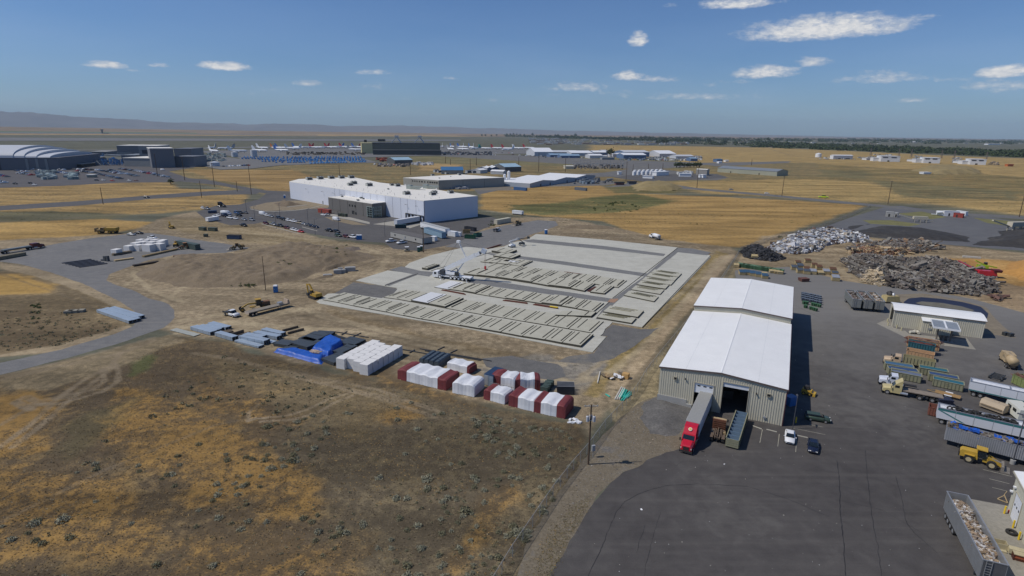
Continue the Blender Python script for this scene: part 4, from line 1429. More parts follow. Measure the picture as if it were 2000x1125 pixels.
def car_proto(kind):
 P=Proto()
 b,cabin,roof=MB(),MB(),MB()
 if kind=='sedan':
  L,w=2.35,.9
  shell(b,[(-L,w*.8,.3,.82),(-L+.12,w*.93,.22,.92),(-L+.9,w,.2,.96),(-.2,w,.2,.95),(1.0,w,.2,.93),(L-.45,w*.96,.22,.80),(L-.08,w*.86,.25,.66),(L,w*.74,.32,.6)])
  cab=[(-1.65,.72,.94,.95),(-.95,.64,.94,1.40),(.25,.64,.94,1.43),(1.05,.74,.92,.94)]
  rf=(-1.0,.32,.60,1.40,1.46)
  wb=1.38
 elif kind in('suv','wagon'):
  L,w=2.35,.92
  h=1.72 if kind=='suv' else 1.5
  shell(b,[(-L,w*.88,.32,.98),(-L+.1,w*.97,.25,1.02),(-.2,w,.24,1.02),(1.0,w,.24,1.0),(L-.4,w*.97,.25,.92),(L-.06,w*.88,.28,.75),(L,w*.76,.34,.68)])
  cab=[(-2.28,.80,1.0,1.02),(-2.05,.70,1.0,h-.04),(.35,.68,1.0,h-.02),(1.1,.76,.98,1.0)]
  rf=(-2.08,.38,.66,h-.04,h+.02)
  wb=1.38
 elif kind=='pickup':
  L,w=2.85,.97
  shell(b,[(-L,w*.95,.45,1.05),(-L+.05,w,.4,1.1),(-.95,w,.35,1.1),(.3,w,.32,1.12),(1.3,w,.32,1.12),(L-.3,w*.97,.35,1.05),(L,w*.85,.4,.85)])
  cab=[(-1.05,.84,1.08,1.1),(-.9,.76,1.08,1.78),(.85,.74,1.08,1.8),(1.45,.82,1.08,1.1)]
  rf=(-.93,.88,.72,1.78,1.85)
  wb=1.75
 else:
  L,w=2.9,1.0
  shell(b,[(-L,w*.95,.35,2.3),(-L+.06,w,.3,2.38),(1.1,w,.3,2.4),(1.55,w*.97,.3,2.0),(2.0,w*.97,.3,1.35),(L-.1,w*.93,.32,1.05),(L,w*.82,.36,.85)])
  cab=[(1.15,.95,1.3,2.1),(1.5,.94,1.3,1.95),(2.0,.90,1.3,1.40)]
  rf=None
  wb=1.8
 P.add('body',b,CARCOL['white'],True,tint=True)
 shell(cabin,cab)
 ci=P.add('windows',cabin,GLASS)
 if rf:
  roof.hexa([(rf[0],-rf[2],rf[3]),(rf[1],-rf[2],rf[3]),(rf[1],rf[2],rf[3]),(rf[0],rf[2],rf[3]),(rf[0]+.05,-rf[2]+.06,rf[4]),(rf[1]-.05,-rf[2]+.06,rf[4]),(rf[1]-.05,rf[2]-.06,rf[4]),(rf[0]+.05,rf[2]-.06,rf[4])])
  P.add('roof',roof,CARCOL['white'],tint=True)
 if kind=='pickup':
  m=MB()
  m.box(-L+.12,-1.15,-w+.14,w-.14,1.08,1.115)
  P.add('cargo_bed',m,DARKT)
 r=.34 if kind in('sedan','wagon')else .40
 wheels(P,[(wb,w-.1),(wb,-w+.1),(-wb,w-.1),(-wb,-w+.1)],r,.24)
 for s in(-1,1):
  m=MB()
  zz={'sedan':.6,'wagon':.74,'suv':.76,'pickup':.86,'van':.9}[kind]
  m.rbox((L-.07,s*w*.68,zz),(.12,.34,.13))
  P.add('headlight',m,LAMP)
  m=MB()
  m.rbox((-L+.01,s*w*.78,zz+.12),(.06,.2,.16))
  P.add('tail_light',m,TAIL)
  m=MB()
  m.rbox((.95 if kind!='van' else 1.7,s*(w+.1),1.02 if kind in('sedan','wagon')else 1.25),(.12,.2,.13))
  P.add('mirror',m,CARCOL['white'],tint=True)
 m=MB()
 m.rbox((L+.005,0,.5 if kind=='sedan' else .62),(.04,.9,.16))
 P.add('grille',m,DARKT)
 return P
CARS={k:car_proto(k)for k in('sedan','suv','wagon','pickup','van')}
CATN={'sedan':'car','suv':'car','wagon':'car','pickup':'pickup','van':'van'}
def small_car_mesh(kind):
 """one-mesh car for those only a few pixels long"""
 b=MB()
 if kind=='pickup':
  b.box(-2.8,2.8,-.95,.95,.35,1.1)
  b.box(-.95,1.2,-.85,.85,1.1,1.8,.25,.08)
 elif kind=='van':
  b.box(-2.8,2.0,-1,1,.3,2.4)
  b.box(2.0,2.8,-.95,.95,.3,1.3)
 else:
  b.box(-2.3,2.3,-.9,.9,.25,.95,.08,.05)
  b.box(-1.8,.9,-.8,.8,.95,1.48,.45,.1)
 return b
def place_car(kind,px,nose,colour,label,group=None,name=None):
 g,n=G(*px),G(*nose)
 d=n-g
 return CARS[kind].spawn(name or({'pickup':'pickup_truck','van':'van'}.get(kind,'parked_car')),label,CATN[kind],(g.x,g.y,.02),math.atan2(d.y,d.x),group,CARCOL[colour])
place_car('sedan',(1542,858),(1541,900),'white','white sedan parked nose out beside the warehouse corner')
place_car('sedan',(1587,876),(1586,915),'navy','dark navy sedan right of the white one')
place_car('wagon',(1596,821),(1700,838),'green','dark green station wagon half in the warehouse shade')

# trucks
def tractor(P,body,x0=0.0,sleeper=True,dark=None,roof_fairing=True):
 """cab with its nose towards +x, nose tip at x0"""
 m=MB()
 rings=[]
 for x,w,zl,zh in[(x0,.82,.75,1.55),(x0-.15,1.0,.6,1.7),(x0-1.2,1.08,.55,1.85),(x0-1.75,1.12,.55,1.95),(x0-1.78,1.16,.55,1.98)]:
  rings.append([(x,-w,zl),(x,-w,zh-.35),(x,-w*.72,zh),(x,w*.72,zh),(x,w,zh-.35),(x,w,zl)])
 m.loft(rings)
 i=P.add('hood',m,body)
 g=MB()
 g.box(x0-.01,x0+.04,-.5,.5,.85,1.45)
 P.add('grille',g,dark or DARKT,sub=i)
 for s in(-1,1):
  k=MB()
  k.rbox((x0-.08,s*.84,1.12),(.14,.26,.24))
  P.add('headlight',k,LAMP,sub=i)
 m=MB()
 m.box(x0-.02,x0+.12,-1.15,1.15,.35,.72)
 P.add('bumper',m,DARKT)
 m=MB()
 xr=x0-1.78
 m.profile([(xr,.6),(xr,1.98),(xr-.55,2.72),(xr-(3.5 if sleeper else 1.8),2.78),(xr-(3.5 if sleeper else 1.8),.6)],'y',-1.2,1.2)
 c=P.add('cab',m,body)
 g=MB()
 g.hexa([(xr+.02,-1.05,2.02),(xr-.0,-1.05,2.02),(xr-.0,1.05,2.02),(xr+.02,1.05,2.02),(xr-.48,-1.0,2.68),(xr-.52,-1.0,2.68),(xr-.52,1.0,2.68),(xr-.48,1.0,2.68)])
 P.add('windscreen',g,GLASS,sub=c)
 for s in(-1,1):
  g=MB()
  y=s*1.205
  g.box(xr-1.3,xr-.45,min(y,y+s*.01),max(y,y+s*.01),1.95,2.5)
  P.add('side_window',g,GLASS,sub=c)
  g=MB()
  g.rbox((xr+.25,s*1.42,2.0),(.14,.24,.55))
  P.add('mirror',g,DARKT,sub=c)
 if roof_fairing:
  m=MB()
  e=xr-(3.5 if sleeper else 1.8)
  m.profile([(xr-.7,2.76),(xr-1.6,3.75),(xr-2.2,3.95),(e,3.95),(e,2.76)]if sleeper else[(xr-.6,2.76),(e+.1,3.7),(e,3.7),(e,2.76)],'y',-1.12,1.12)
  P.add('roof_fairing',m,body)
 m=MB()
 m.box(x0-7.4,x0-1.0,-.45,.45,.7,.95)
 P.add('chassis',m,DARKT)
 for s in(-1,1):
  k=MB()
  k.cyl((xr-1.6,s*.95,.8),(xr-3.0,s*.95,.8),.32,n=12)
  P.add('fuel_tank',k,CHROME)
 wheels(P,[(x0-1.0,1.05),(x0-1.0,-1.05)],.52,.3)
 return xr-(3.5 if sleeper else 1.8)
def tandem(P,xs,r=.52):
 for x in xs:
  wheels(P,[(x,1.0),(x,-1.0)],r,.5)
def semi_truck():
 A,B=G(1338,889),G(1377,797)
 nose=(G(1325,885)+G(1352,889))/2
 back=(G(1358,800)+G(1392,803))/2
 d=nose-back
 P=Proto()
 RED=M('truck_red',(.50,.012,.03),.25,0,.05,spec=.7)
 e=tractor(P,RED,0.0,True)
 LT=15.2
 x1=-3.6
 m=MB()
 x1=-5.0
 m.box(x1-LT,x1,-1.28,1.28,1.15,4.0)
 t=P.add('trailer_box',m,M('trailer_white',(.60,.62,.66),.4,0,.04))
 m=MB()
 m.box(x1-LT+.03,x1-.03,-1.25,1.25,4.0,4.03)
 for i in range(24):
  x=x1-LT+.3+i*.63
  m.box(x,x+.05,-1.24,1.24,4.03,4.045)
 P.add('trailer_roof',m,M('fibreglass_roof',(.30,.30,.285),.5,0,.05),sub=t)
 m=MB()
 for i in range(30):
  x=x1-LT+.25+i*.5
  for s in(-1,1):
   y=1.28*s
   m.box(x,x+.04,min(y,y+s*.025),max(y,y+s*.025),1.3,3.9)
 P.add('side_posts',m,M('trailer_white',(.60,.62,.66)),sub=t)
 m=MB()
 m.box(x1-.01,x1+.03,-1.29,1.29,3.85,4.05)
 m.box(x1-.01,x1+.03,-1.29,-1.2,1.15,3.85)
 m.box(x1-.01,x1+.03,1.2,1.29,1.15,3.85)
 P.add('front_rail',m,STEEL,sub=t)
 m=MB()
 for(r0,z)in((.34,0),):
  m.cyl((-3.05,0,3.5),(-3.0,0,3.56),r0,n=20)
 P.add('badge',m,M('badge_white',(.75,.72,.62),.4))
 m=MB()
 m.cyl((-2.99,0,3.57),(-2.97,0,3.59),.24,n=20)
 P.add('badge_centre',m,M('badge_gold',(.62,.42,.10),.4))
 tandem(P,(-6.0,-7.2,x1-LT+1.5,x1-LT+2.8))
 for s in(-1,1):
  m=MB()
  m.box(-13.5,-13.3,s*.9-.08,s*.9+.08,.1,1.15)
  P.add('landing_leg',m,DSTEEL)
 P.spawn('semi_truck','red semi truck with white box trailer backed into the warehouse door','truck',(nose.x,nose.y,.02),math.atan2(d.y,d.x))
semi_truck()
def rolloff_chassis():
 """hook-lift truck seen from behind, cab towards the door"""
 a,b=G(1399,866),G(1409,815)
 d=b-a
 c=a
 P=Proto()
 TAN=M('truck_tan',(.44,.33,.19),.55,0,.15)
 dirt=M('dusty_iron',(.155,.115,.085),.8,.2,.3,2)
 L=7.6
 tractor(P,TAN,L,False,roof_fairing=False)
 m=MB()
 m.box(L-4.0,L-3.65,-1.2,1.2,.9,3.1)
 for i in range(5):
  m.box(L-4.08,L-4.0,-1.1,1.1,1.1+i*.4,1.2+i*.4)
 P.add('headboard',m,RUST)
 for s in(-1,1):
  m=MB()
  m.box(0,L-3.7,s*.42-.09,s*.42+.09,.95,1.25)
  P.add('frame_rail',m,dirt)
  m=MB()
  m.cyl((.6,s*.7,1.15),(3.4,s*.62,1.3),.09,n=8)
  P.add('hoist_cylinder',m,dirt)
  m=MB()
  m.box(.1,1.9,s*1.05-.3,s*1.05+.3,1.02,1.08)
  P.add('mudguard',m,dirt)
 m=MB()
 for x in(.2,1.1,2.2,3.1,3.8):
  m.box(x,x+.14,-.42,.42,1.0,1.2)
 m.bar((0.2,0,1.3),(3.6,0,1.5),.16)
 m.box(2.8,3.2,-1.1,1.1,1.05,1.2)
 P.add('hoist_frame',m,dirt)
 m=MB()
 m.cyl((2.6,-1.1,.85),(3.4,-1.1,.85),.3,n=10)
 P.add('fuel_tank',m,TAN)
 tandem(P,(.7,1.9))
 P.spawn('rolloff_truck','dusty tan roll-off truck with bare hoist frame facing the open warehouse door','truck',(c.x,c.y,.02),math.atan2(d.y,d.x))
rolloff_chassis()
OLIVE_C=M('container_olive',(.165,.165,.10),.7,0,.12)
OLIVE_L=M('container_khaki',(.25,.245,.16),.7,0,.12)
def open_box(P,L,W,H,mat,t=.08,floor=.12,ribsn=0,inside=None,z0=.15,ribdepth=.09,ribmat=None,top=None):
 m=MB()
 m.box(0,L,-W/2,W/2,z0,z0+floor)
 m.box(0,L,-W/2,-W/2+t,z0+floor,H)
 m.box(0,L,W/2-t,W/2,z0+floor,H)
 m.box(0,t,-W/2+t,W/2-t,z0+floor,H)
 m.box(L-t,L,-W/2+t,W/2-t,z0+floor,H)
 i=P.add('body',m,mat)
 if ribsn:
  for k in range(ribsn):
   x=(k+.5)*L/ribsn
   for s in(-1,1):
    m=MB()
    y=s*W/2
    m.box(x-.05,x+.05,min(y,y+s*ribdepth),max(y,y+s*ribdepth),z0,H-.05)
    P.add('side_rib',m,ribmat or mat,sub=i)
 m=MB()
 for s in(-1,1):
  y=s*W/2
  m.box(-.03,L+.03,min(y-s*.04,y+s*ribdepth),max(y-s*.04,y+s*ribdepth),H,H+.09)
 m.box(-.05,.06,-W/2+.04,W/2-.04,H,H+.09)
 m.box(L-.06,L+.05,-W/2+.04,W/2-.04,H,H+.09)
 P.add('top_rail',m,top or mat,sub=i)
 return i
def bins_container():
 o,rot,W=base((1419,874),(1438,879))
 P=Proto()
 back=(G(1441,815)+G(1456,818))/2
 mid=(G(1419,874)+G(1438,879))/2
 d=back-mid
 L=12.3
 m=MB()
 H,Wd=2.0,2.3
 BL=M('inner_blue',(.15,.22,.30),.6,0,.15)
 m.box(0,L,-Wd/2,Wd/2,.3,.45)
 m.box(0,L,-Wd/2,-Wd/2+.08,.45,H)
 m.box(0,L,Wd/2-.08,Wd/2,.45,H)
 P.add('body',m,OLIVE_C)
 for k in range(4):
  m=MB()
  m.box(-.06,0,-Wd/2+.02,Wd/2-.02,.35+k*.42,.71+k*.42)
  P.add('front_plank',m,OLIVE_L)
 n=8
 for k in range(n+1):
  m=MB()
  x=.02+k*(L-.1)/n
  m.box(x,x+.06,-Wd/2+.08,Wd/2-.08,.45,H)
  P.add('divider',m,BL)
 for k in range(n):
  m=MB()
  x=.02+(k+.5)*(L-.1)/n
  m.box(x-L/n/2+.1,x+L/n/2-.1,-Wd/2+.1,Wd/2-.1,1.0,1.05)
  P.add('bin_liner',m,BL)
 for k in range(17):
  m=MB()
  x=.2+k*(L-.5)/16
  m.box(x,x+.12,-Wd/2-.12,-Wd/2-.002,.35,H-.1)
  P.add('side_rib',m,OLIVE_C)
 m=MB()
 m.box(-.08,L,-Wd/2-.06,-Wd/2+.1,H,H+.1)
 m.box(-.08,L,Wd/2-.1,Wd/2+.06,H,H+.1)
 P.add('top_rail',m,OLIVE_L)
 for x in(1.0,L-1.2):
  for s in(-1,1):
   m=MB()
   m.cyl((x,s*.8,.2),(x,s*.95,.2),.17,n=10)
   P.add('roller',m,DSTEEL)
 P.spawn('bin_container','long olive container of open blue compartments by the warehouse door','container',(mid.x,mid.y,0),math.atan2(d.y,d.x))
bins_container()
LYEL=M('loader_yellow',(.50,.32,.045),.5,0,.2,1)
YB=YEL
YEL=LYEL
P=Proto()
m=MB(); m.box(-1.1,.9,-.7,.7,.35,1.2); P.add('body',m,YEL)
m=MB(); m.box(-.7,.3,-.6,.6,1.2,2.0,.05,.05); P.add('cab',m,DARKT)
for s in(-1,1):
 m=MB(); m.bar((-1,s*.75,1.4),(1.3,s*.75,.7),.14); P.add('lift_arm',m,YEL)
m=MB(); m.box(1.2,1.75,-.85,.85,.1,.7,.05); P.add('bucket',m,YEL)
wheels(P,[(.55,.75),(.55,-.75),(-.6,.75),(-.6,-.75)],.38,.3,YEL)
g=G(1576,770); n=G(1600,776)
P.spawn('skid_steer','yellow skid steer loader coming out of the warehouse shade','loader',(g.x,g.y,.02),math.atan2((n-g).y,(n-g).x))
YEL=YB
m=MB(); m.box(-1,1,-.8,.8,.0,1.9); m.box(-1.05,1.05,-.85,.85,1.9,2.0)
g=G(1543,790)
one('storage_box',m,BLUEP,'blue storage box in the shade of the warehouse wall','box',(g.x,g.y,0),.4)
m=MB(); m.cyl((0,0,0),(0,0,1.3),.13,n=10)
BOLL=m.mesh('bollard',YEL)
BOLT=MB().cyl((0,0,0),(0,0,1.15),.14,n=10).mesh('bollard',M('cream_bollard',(.60,.54,.32),.6))
for i,((px,py),lab)in enumerate([((1554,826),'yellow bollard in the shade by the warehouse corner'),((1961,1003),'yellow bollard nearest the far corner of the repair shop'),((1978,1031),'yellow bollard standing behind the loose tyre'),((1989,1054),'yellow bollard nearest the camera at the right edge')]):
 g=G(px,py)
 o=one('bollard',BOLL,None,lab,'bollard',(g.x,g.y,0),0,'yellow bollards')
for i,((px,py),lab)in enumerate([((1733,629),'cream bollard left of the workshop opening, far one'),((1734,636),'cream bollard at the near side of the workshop opening'),((1751,641),'cream bollard left of the pair along the workshop wall'),((1760,646),'cream bollard right of the pair along the workshop wall')]):
 g=G(px,py)
 one('bollard',BOLT,None,lab,'bollard',(g.x,g.y,0),0,'cream bollards by the workshop')
STOP=MB().box(-.95,.95,-.09,.09,0,.13,.04,.03).mesh('wheel_stop',M('old_concrete',(.42,.40,.34),.9,0,.15))
for(a,b,lab)in[((1473,833),(1484,837),'wheel stop nearest the bin container'),((1497,839),(1517,844),'wheel stop left of the white sedan'),((1558,851),(1576,855),'wheel stop right of the white sedan')]:
 A,B=G(*a),G(*b)
 c=(A+B)/2
 one('wheel_stop',STOP,None,lab,'wheel stop',(c.x,c.y,.012),math.atan2((B-A).y,(B-A).x),'concrete wheel stops')
LINE=M('worn_line_paint',(.36,.34,.27),.8,0,.45,1.5)
def stripe(a,b,w=.11,z=.0165,mat=None,name='painted_line'):
 A,B=G(*a),G(*b)
 d=(B-A)
 s=Vector((-d.y,d.x,0)).normalized()*w/2
 m=MB()
 m.quad((A.x-s.x,A.y-s.y,z),(B.x-s.x,B.y-s.y,z),(B.x+s.x,B.y+s.y,z),(A.x+s.x,A.y+s.y,z))
 o=part(name,m,mat or LINE)
 o['kind']='structure'
for a,b in[((1489,839),(1484,865)),((1522,848),(1519,872)),((1556,856),(1554,883)),((1548,836),(1612,849)),((1580,829),(1607,834)),((1920,917),(1977,931)),((1932,935),(1972,945)),((1938,952),(1966,959))]:
 stripe(a,b)
def utility_pole(px,top,label,arms=1,r=.16,group='wooden utility poles',transformers=0,rot=0.0,hmul=1.0,z=0.0,name='utility_pole'):
 g=G(*px)
 h=height(px[0],px[1],top)*hmul
 root=thing(name,label,'pole',(g.x,g.y,z),rot,group)
 sc=max(1.0,g.length/330)
 m=MB()
 m.cyl((0,0,-.1),(0,0,h),r*sc,r*.7*sc,8)
 part('pole_shaft',m,POLE,root)
 for k in range(arms):
  m=MB()
  zz=h-.35-k*.9
  m.box(-1.2,1.2,-.07*sc,.07*sc,zz,zz+.13*sc)
  o=part('crossarm',m,POLE if not transformers else M('grey_arm',(.42,.40,.36),.8),root)
  for x in(-1.05,-.4,.4,1.05):
   i=MB()
   i.cyl((x,0,zz+.13*sc),(x,0,zz+.32*sc),.05*sc,n=6)
   part('insulator',i,LGREY,o)
 for k in range(transformers):
  x=(-.55,.1,.55)[k]
  y=(-.1,.35,-.2)[k]
  m=MB()
  m.cyl((x,y,h-3.1),(x,y,h-2.2),.27,n=12)
  m.cyl((x,y,h-2.2),(x,y,h-2.08),.27,.15,12)
  o=part('transformer',m,M('transformer_grey',(.46,.48,.52),.5),root)
  i=MB()
  i.cyl((x,y,h-2.08),(x,y,h-1.8),.05,n=6)
  part('bushing',i,DARKT,o)
 return root
up=utility_pole((1149,907),790,'near wooden utility pole with crossarm and three grey transformers by the fence',1,.17,None,3,.05)
m=MB()
m.box(-.5,.5,-.32,-.22,8.6,8.7)
part('bracket',m,M('grey_arm',(.42,.40,.36)),up)
m=MB(); m.box(.25,.6,-.2,.15,1.2,2.2)
g=G(1158,893)
m=MB(); m.box(-.3,.3,-.2,.2,1.3,2.4); m.box(-.04,.04,-.04,.04,0,1.3)
one('meter_panel',m,LGREY,'grey meter panel on a stand right of the near utility pole','panel',(g.x,g.y,0),.3)
utility_pole((519,567),500,'bare wooden pole on the dirt by the blue portable toilet',0,.15)
utility_pole((827.5,493),442,'brown wooden pole beside the green portable toilets',0,.2)
for(b_,t_,arms,lab)in[((201.5,399),366,0,'pole left in the golden field by the far road'),((394,386),353,0,'pole where the far road meets the parking lot'),((419,365),318,1,'pole with crossarm by the bend of the far road'),((491,380),321,1,'pole with crossarm left of the white building'),((463.5,374),354,0,'short pole left of the road junction'),((361,352),307,1,'pole before the grey factory complex'),((308,345),300,1,'pole between parking lot and grey tower'),((663.5,345),322,0,'pole behind the white building'),((802,342),320,0,'pole behind the grey factory'),((918.5,335),310,0,'pole left of the white-roofed sheds'),((1013,327),307,0,'pole right of the white-roofed sheds'),((1052,335),300,1,'tall pole before the arched hangar'),((1104,336),310,1,'pole by the substation'),((1222.5,354),316,1,'pole left of the white tank yard'),((1361,367),323,1,'pole in the middle of the farm road'),((1527,383),344,1,'pole right of the long green hall'),((1734,399),354,1,'pole at the corner of the plant yard'),((1990.5,424),382,1,'pole at the right edge above the plant yard'),((1467.5,323),311,0,'short pole far behind the green hall'),((1294.5,330),319,0,'short pole by the far farm road'),((930.5,323),307,0,'pole left of the substation road'),((870,319),305,0,'pole on the far road left of the sheds'),((880,322),310,0,'second pole on the far road left of the sheds'),((1266,333),320,0,'pole left on the road before the far halls'),((1236,336),321,0,'pole above the white tanks'),((1346,327),315,0,'pole before the round tree row')]:
 utility_pole(b_,t_,lab,arms,.16)
for i,(bx,by,ty)in enumerate([(1700,304,290),(1755,305,290),(1779,308,291),(1838,309,293),(1863,310,294),(1926,311,297)]):
 g=G(bx,by)
 h=height(bx,by,ty)
 m=MB()
 for s in((-1,-1),(1,-1),(1,1),(-1,1)):
  m.bar((s[0]*2.2,s[1]*2.2,0),(s[0]*.4,s[1]*.4,h),.5)
 for k in range(5):
  z=h*k/5
  w1,w2=2.2-1.8*k/5,2.2-1.8*(k+1)/5
  m.bar((-w1,-w1,z),(w2,-w2,z+h/5),.3)
  m.bar((w1,-w1,z),(-w2,-w2,z+h/5),.3)
 m.box(-4,4,-.3,.3,h*.85,h*.88)
 one('lattice_pylon',m,M('pylon_steel',(.16,.13,.12),.6),['leftmost','second','third','fourth','fifth','rightmost'][i]+' lattice pylon behind the white power halls','pylon',(g.x,g.y,0),0,'lattice pylons')
def lamp_post(px,top,label,arm=1.6,rot=0.0,base_c=False,r=.08):
 g=G(*px)
 h=height(px[0],px[1],top)
 root=thing('lamp_post',label,'lamp post',(g.x,g.y,0),rot,'lamp posts')
 sc=max(1.0,g.length/250)
 m=MB()
 m.cyl((0,0,.0),(0,0,h),r*sc,r*.8*sc,8)
 part('pole_shaft',m,M('lamp_pole_grey',(.12,.12,.13),.5,.3),root)
 m=MB()
 m.bar((0,0,h-.1),(arm,0,h),.08*sc)
 part('arm',m,MATS['lamp_pole_grey'],root)
 m=MB()
 m.box(arm-.2,arm+.5,-.16,.16,h-.06,h+.1)
 part('lamp_head',m,MATS['lamp_pole_grey'],root)
 if base_c:
  m=MB()
  m.cyl((0,0,0),(0,0,.8),.4,n=14)
  part('concrete_base',m,BOXC,root)
lamp_post((1548,838),776,'slim lamp post behind the white sedan',.8,1.2)
lamp_post((1977,906),812,'tall lamp post on a round concrete base beside the wheel loader',.6,2.2,True,.12)
for px,top,lab in[((482,417),390,'lamp post at the upper edge of the car park'),((498,428),403,'lamp post in the middle of the upper car park'),((547,424),397,'lamp post behind the upper car row'),((602,437),408,'lamp post behind the van row'),((616,459),428,'lamp post at the low end of the car rows'),((661,434),412,'lamp post before the grey office'),((662,450),431,'lamp post on the car park island'),((752,462),433,'lamp post between office and site trailers'),((540,447),415,'lamp post by the kerb of the car rows')]:
 lamp_post(px,top,lab,1.2,1.0)
SLAB_Z=.16
sheet('casting_slab',[(618,590),(640,574.5),(668,573),(702,574),(742,581),(760,577),(768,568),(776,563),(758,560.5),(752,559.5),(695,548.5),(757,528.8),(817,536),(833,537),(790,522.5),(800,514),(842,499),(910,482.5),(955,486.5),(985,482),(1000,474.5),(1030,468),(1047,457.5),(1180,468.5),(1325,484),(1318,491),(1385,498.5),(1388,502),(1320,574),(1254,640),(1196,630),(1190,637),(1182,643),(1178,652),(1172,657),(1184,658.5),(1174,670),(1164,681),(1157,689),(900,640),(700,606.5),(625,593.5)],SLAB_Z,CONC,0,2,31,thick=.3)
STRIPG=surface_mat('strip_gravel',(.155,.155,.152),(.20,.198,.19),fine=2.5,amount=1.3,scale=.3)
for k,p in enumerate(([(1020,469.5),(1042,468),(1180,481),(1300,496.5),(1296,501),(1180,488),(1030,473.5)],[(945,494),(985,497),(1100,511),(1265,535),(1259,541),(1100,518),(960,499)],[(898,547),(960,549),(1080,567),(1195,584),(1190,591),(1080,577),(960,560),(905,551)],[(1322,484.5),(1333,486),(1200,594),(1184,612),(1176,625),(1163,624),(1176,606),(1196,585),(1256,542)],[(1325,484.5),(1352,486),(1388,493.5),(1381,499.5),(1318,492.5)],[(784,521),(822,530),(850,532),(838,541),(800,535),(760,528)],[(751,557),(815,533),(822,535),(760,559.5)])):
 sheet('gravel_strip',p,SLAB_Z+.006+.001*k,STRIPG,.15,2.0,40+k)
sheet('gravel_patch',[(1160,690),(1175,668),(1186,657),(1174,656),(1182,644),(1196,634),(1250,643),(1290,640),(1250,668),(1200,700),(1150,712),(1090,706),(1110,696)],.022,GRAVD,.7,2,50)
sheet('gravel_patch',[(652,574),(690,552),(760,562),(776,565),(766,577),(745,583),(700,576.5)],SLAB_Z+.02,GRAVD,.5,2,51)
sheet('gravel_patch',[(942,700),(1000,695),(1090,712),(1105,735),(1080,742),(1000,730),(950,716)],.024,GRAVD,.9,2,52)
JD=M('form_board_shade',(.07,.065,.048),.85,0,.25)  # board colour, darkened to carry the deep shadow along the panel edges
for a,b in(((1324,484.5),(1196,584)),((1190,591),(1155,622)),((1388,500),(1254,641)),((752,559),(816,535.5)),((842,530),(960,493))):
 A,B=G(*a),G(*b)
 m=MB()
 m.bar((A.x,A.y,SLAB_Z+.07),(B.x,B.y,SLAB_Z+.07),.18,.14)
 one('edge_form',m,JD,{1324:'long dark edge form along the gravel strip of the far slab',1190:'short dark edge form near the middle of the slab',1388:'dark edge form along the right side of the slab',752:'dark edge form of the separate left slab',842:'dark edge form behind the crane'}[a[0]],'edge form',(0,0,0),0,'edge forms')
m=MB()
A=G(1190,588)
m.rbox((A.x,A.y,SLAB_Z+.03),(4.5,3.2,.05),-.4)
sheet('clay_patch',[(1192,585),(1206,584),(1208,586),(1200,592),(1186,591)],SLAB_Z+.03,M('orange_clay',(.33,.20,.13),.95,0,.15),.1,1,60)
VDIR=math.atan2((G(1135,679)-G(640,588)).y,(G(1135,679)-G(640,588)).x)
UDIR=VDIR+math.pi/2
PW=M('panel_white',(.62,.63,.64),.7,0,.05)
ORD=['first','second','third','fourth','fifth','sixth','seventh','eighth','ninth','tenth','eleventh','twelfth','thirteenth','fourteenth','fifteenth']
def panel(A,B,dep,th,mat,label,lean=0.0,bars=(),group='cast concrete wall panels'):
 """one cast panel; A,B its front corners in the picture"""
 a,b=G(A[0],A[1],SLAB_Z),G(B[0],B[1],SLAB_Z)
 d=b-a
 W=d.length-.28
 rot=math.atan2(d.y,d.x)
 r=thing('cast_concrete',label,'concrete panel',(a.x,a.y,SLAB_Z),rot,group)
 c,s=math.cos(lean),math.sin(lean)
 k=math.tan(rot-VDIR)*-1.0
 m=MB()
 D=dep
 m.hexa([(.14,0,0),(.14+W,0,0),(.14+W-k*D,D,0),(.14-k*D,D,0),(.14,0,th),(.14+W,0,th),(.14+W-k*D,D,th),(.14-k*D,D,th)])
 part('slab',m,mat,r)
 m=MB()
 m.box(.10,.14+W,-.06,-.004,.0,th+.03)
 part('edge_board',m,JD,r)
 m=MB()
 m.hexa([(.145+W,-.06,0),(.2+W,-.06,0),(.2+W-k*D,D,0),(.145+W-k*D,D,0),(.145+W,-.06,th+.04),(.2+W,-.06,th+.04),(.2+W-k*D,D,th+.04),(.145+W-k*D,D,th+.04)])
 part('edge_board',m,JD,r)
 for(f,y0,y1,w_)in bars:
  m=MB()
  x=.14+f*W
  m.bar((x-k*y0*D,y0*D,th+.06),(x-k*y1*D,y1*D,th+.06),w_*1.15,.12)
  part('strip',m,JD,r)
 return r
def prow(pts,dep,name,ths,seed,whites=(),skip=()):
 rs=random.Random(seed)
 for i,(a,b)in enumerate(zip(pts[:-1],pts[1:])):
  if i in skip:
   continue
  th=ths[i%len(ths)]
  lo=rs.uniform(.0,.12)
  bars=[(.24+rs.uniform(-.05,.05),.12+lo,.95,.16),(.86+rs.uniform(-.03,.03),.10,.93,.2)]  # wider dark bar near the right edge adds to the painted shadow
  if rs.random()<.35:
   bars.append((.14,.15,.7,.12))
  if rs.random()<.25:
   bars.append((.77,.3,.98,.14))
  if i in whites:
   bars=bars[1:3]
  panel(a,b,dep,th,PW if i in whites else CONC2,'%s %spanel from the left, %s of the casting slab'%(ORD[i],'white ' if i in whites else 'concrete ',name),bars=bars)
prow([(630,586),(660,591.5),(690,598),(720.6,604),(754,610),(788,617),(823,624),(860,630),(898,637),(937.5,644),(978,651),(1020,659),(1064,666),(1097.5,672.5),(1135,679)],10.3,'front row',(.2,.2,.25,.25,.2,.28,.28,.3,.45,.5,.45,.5,.55,.6),1)
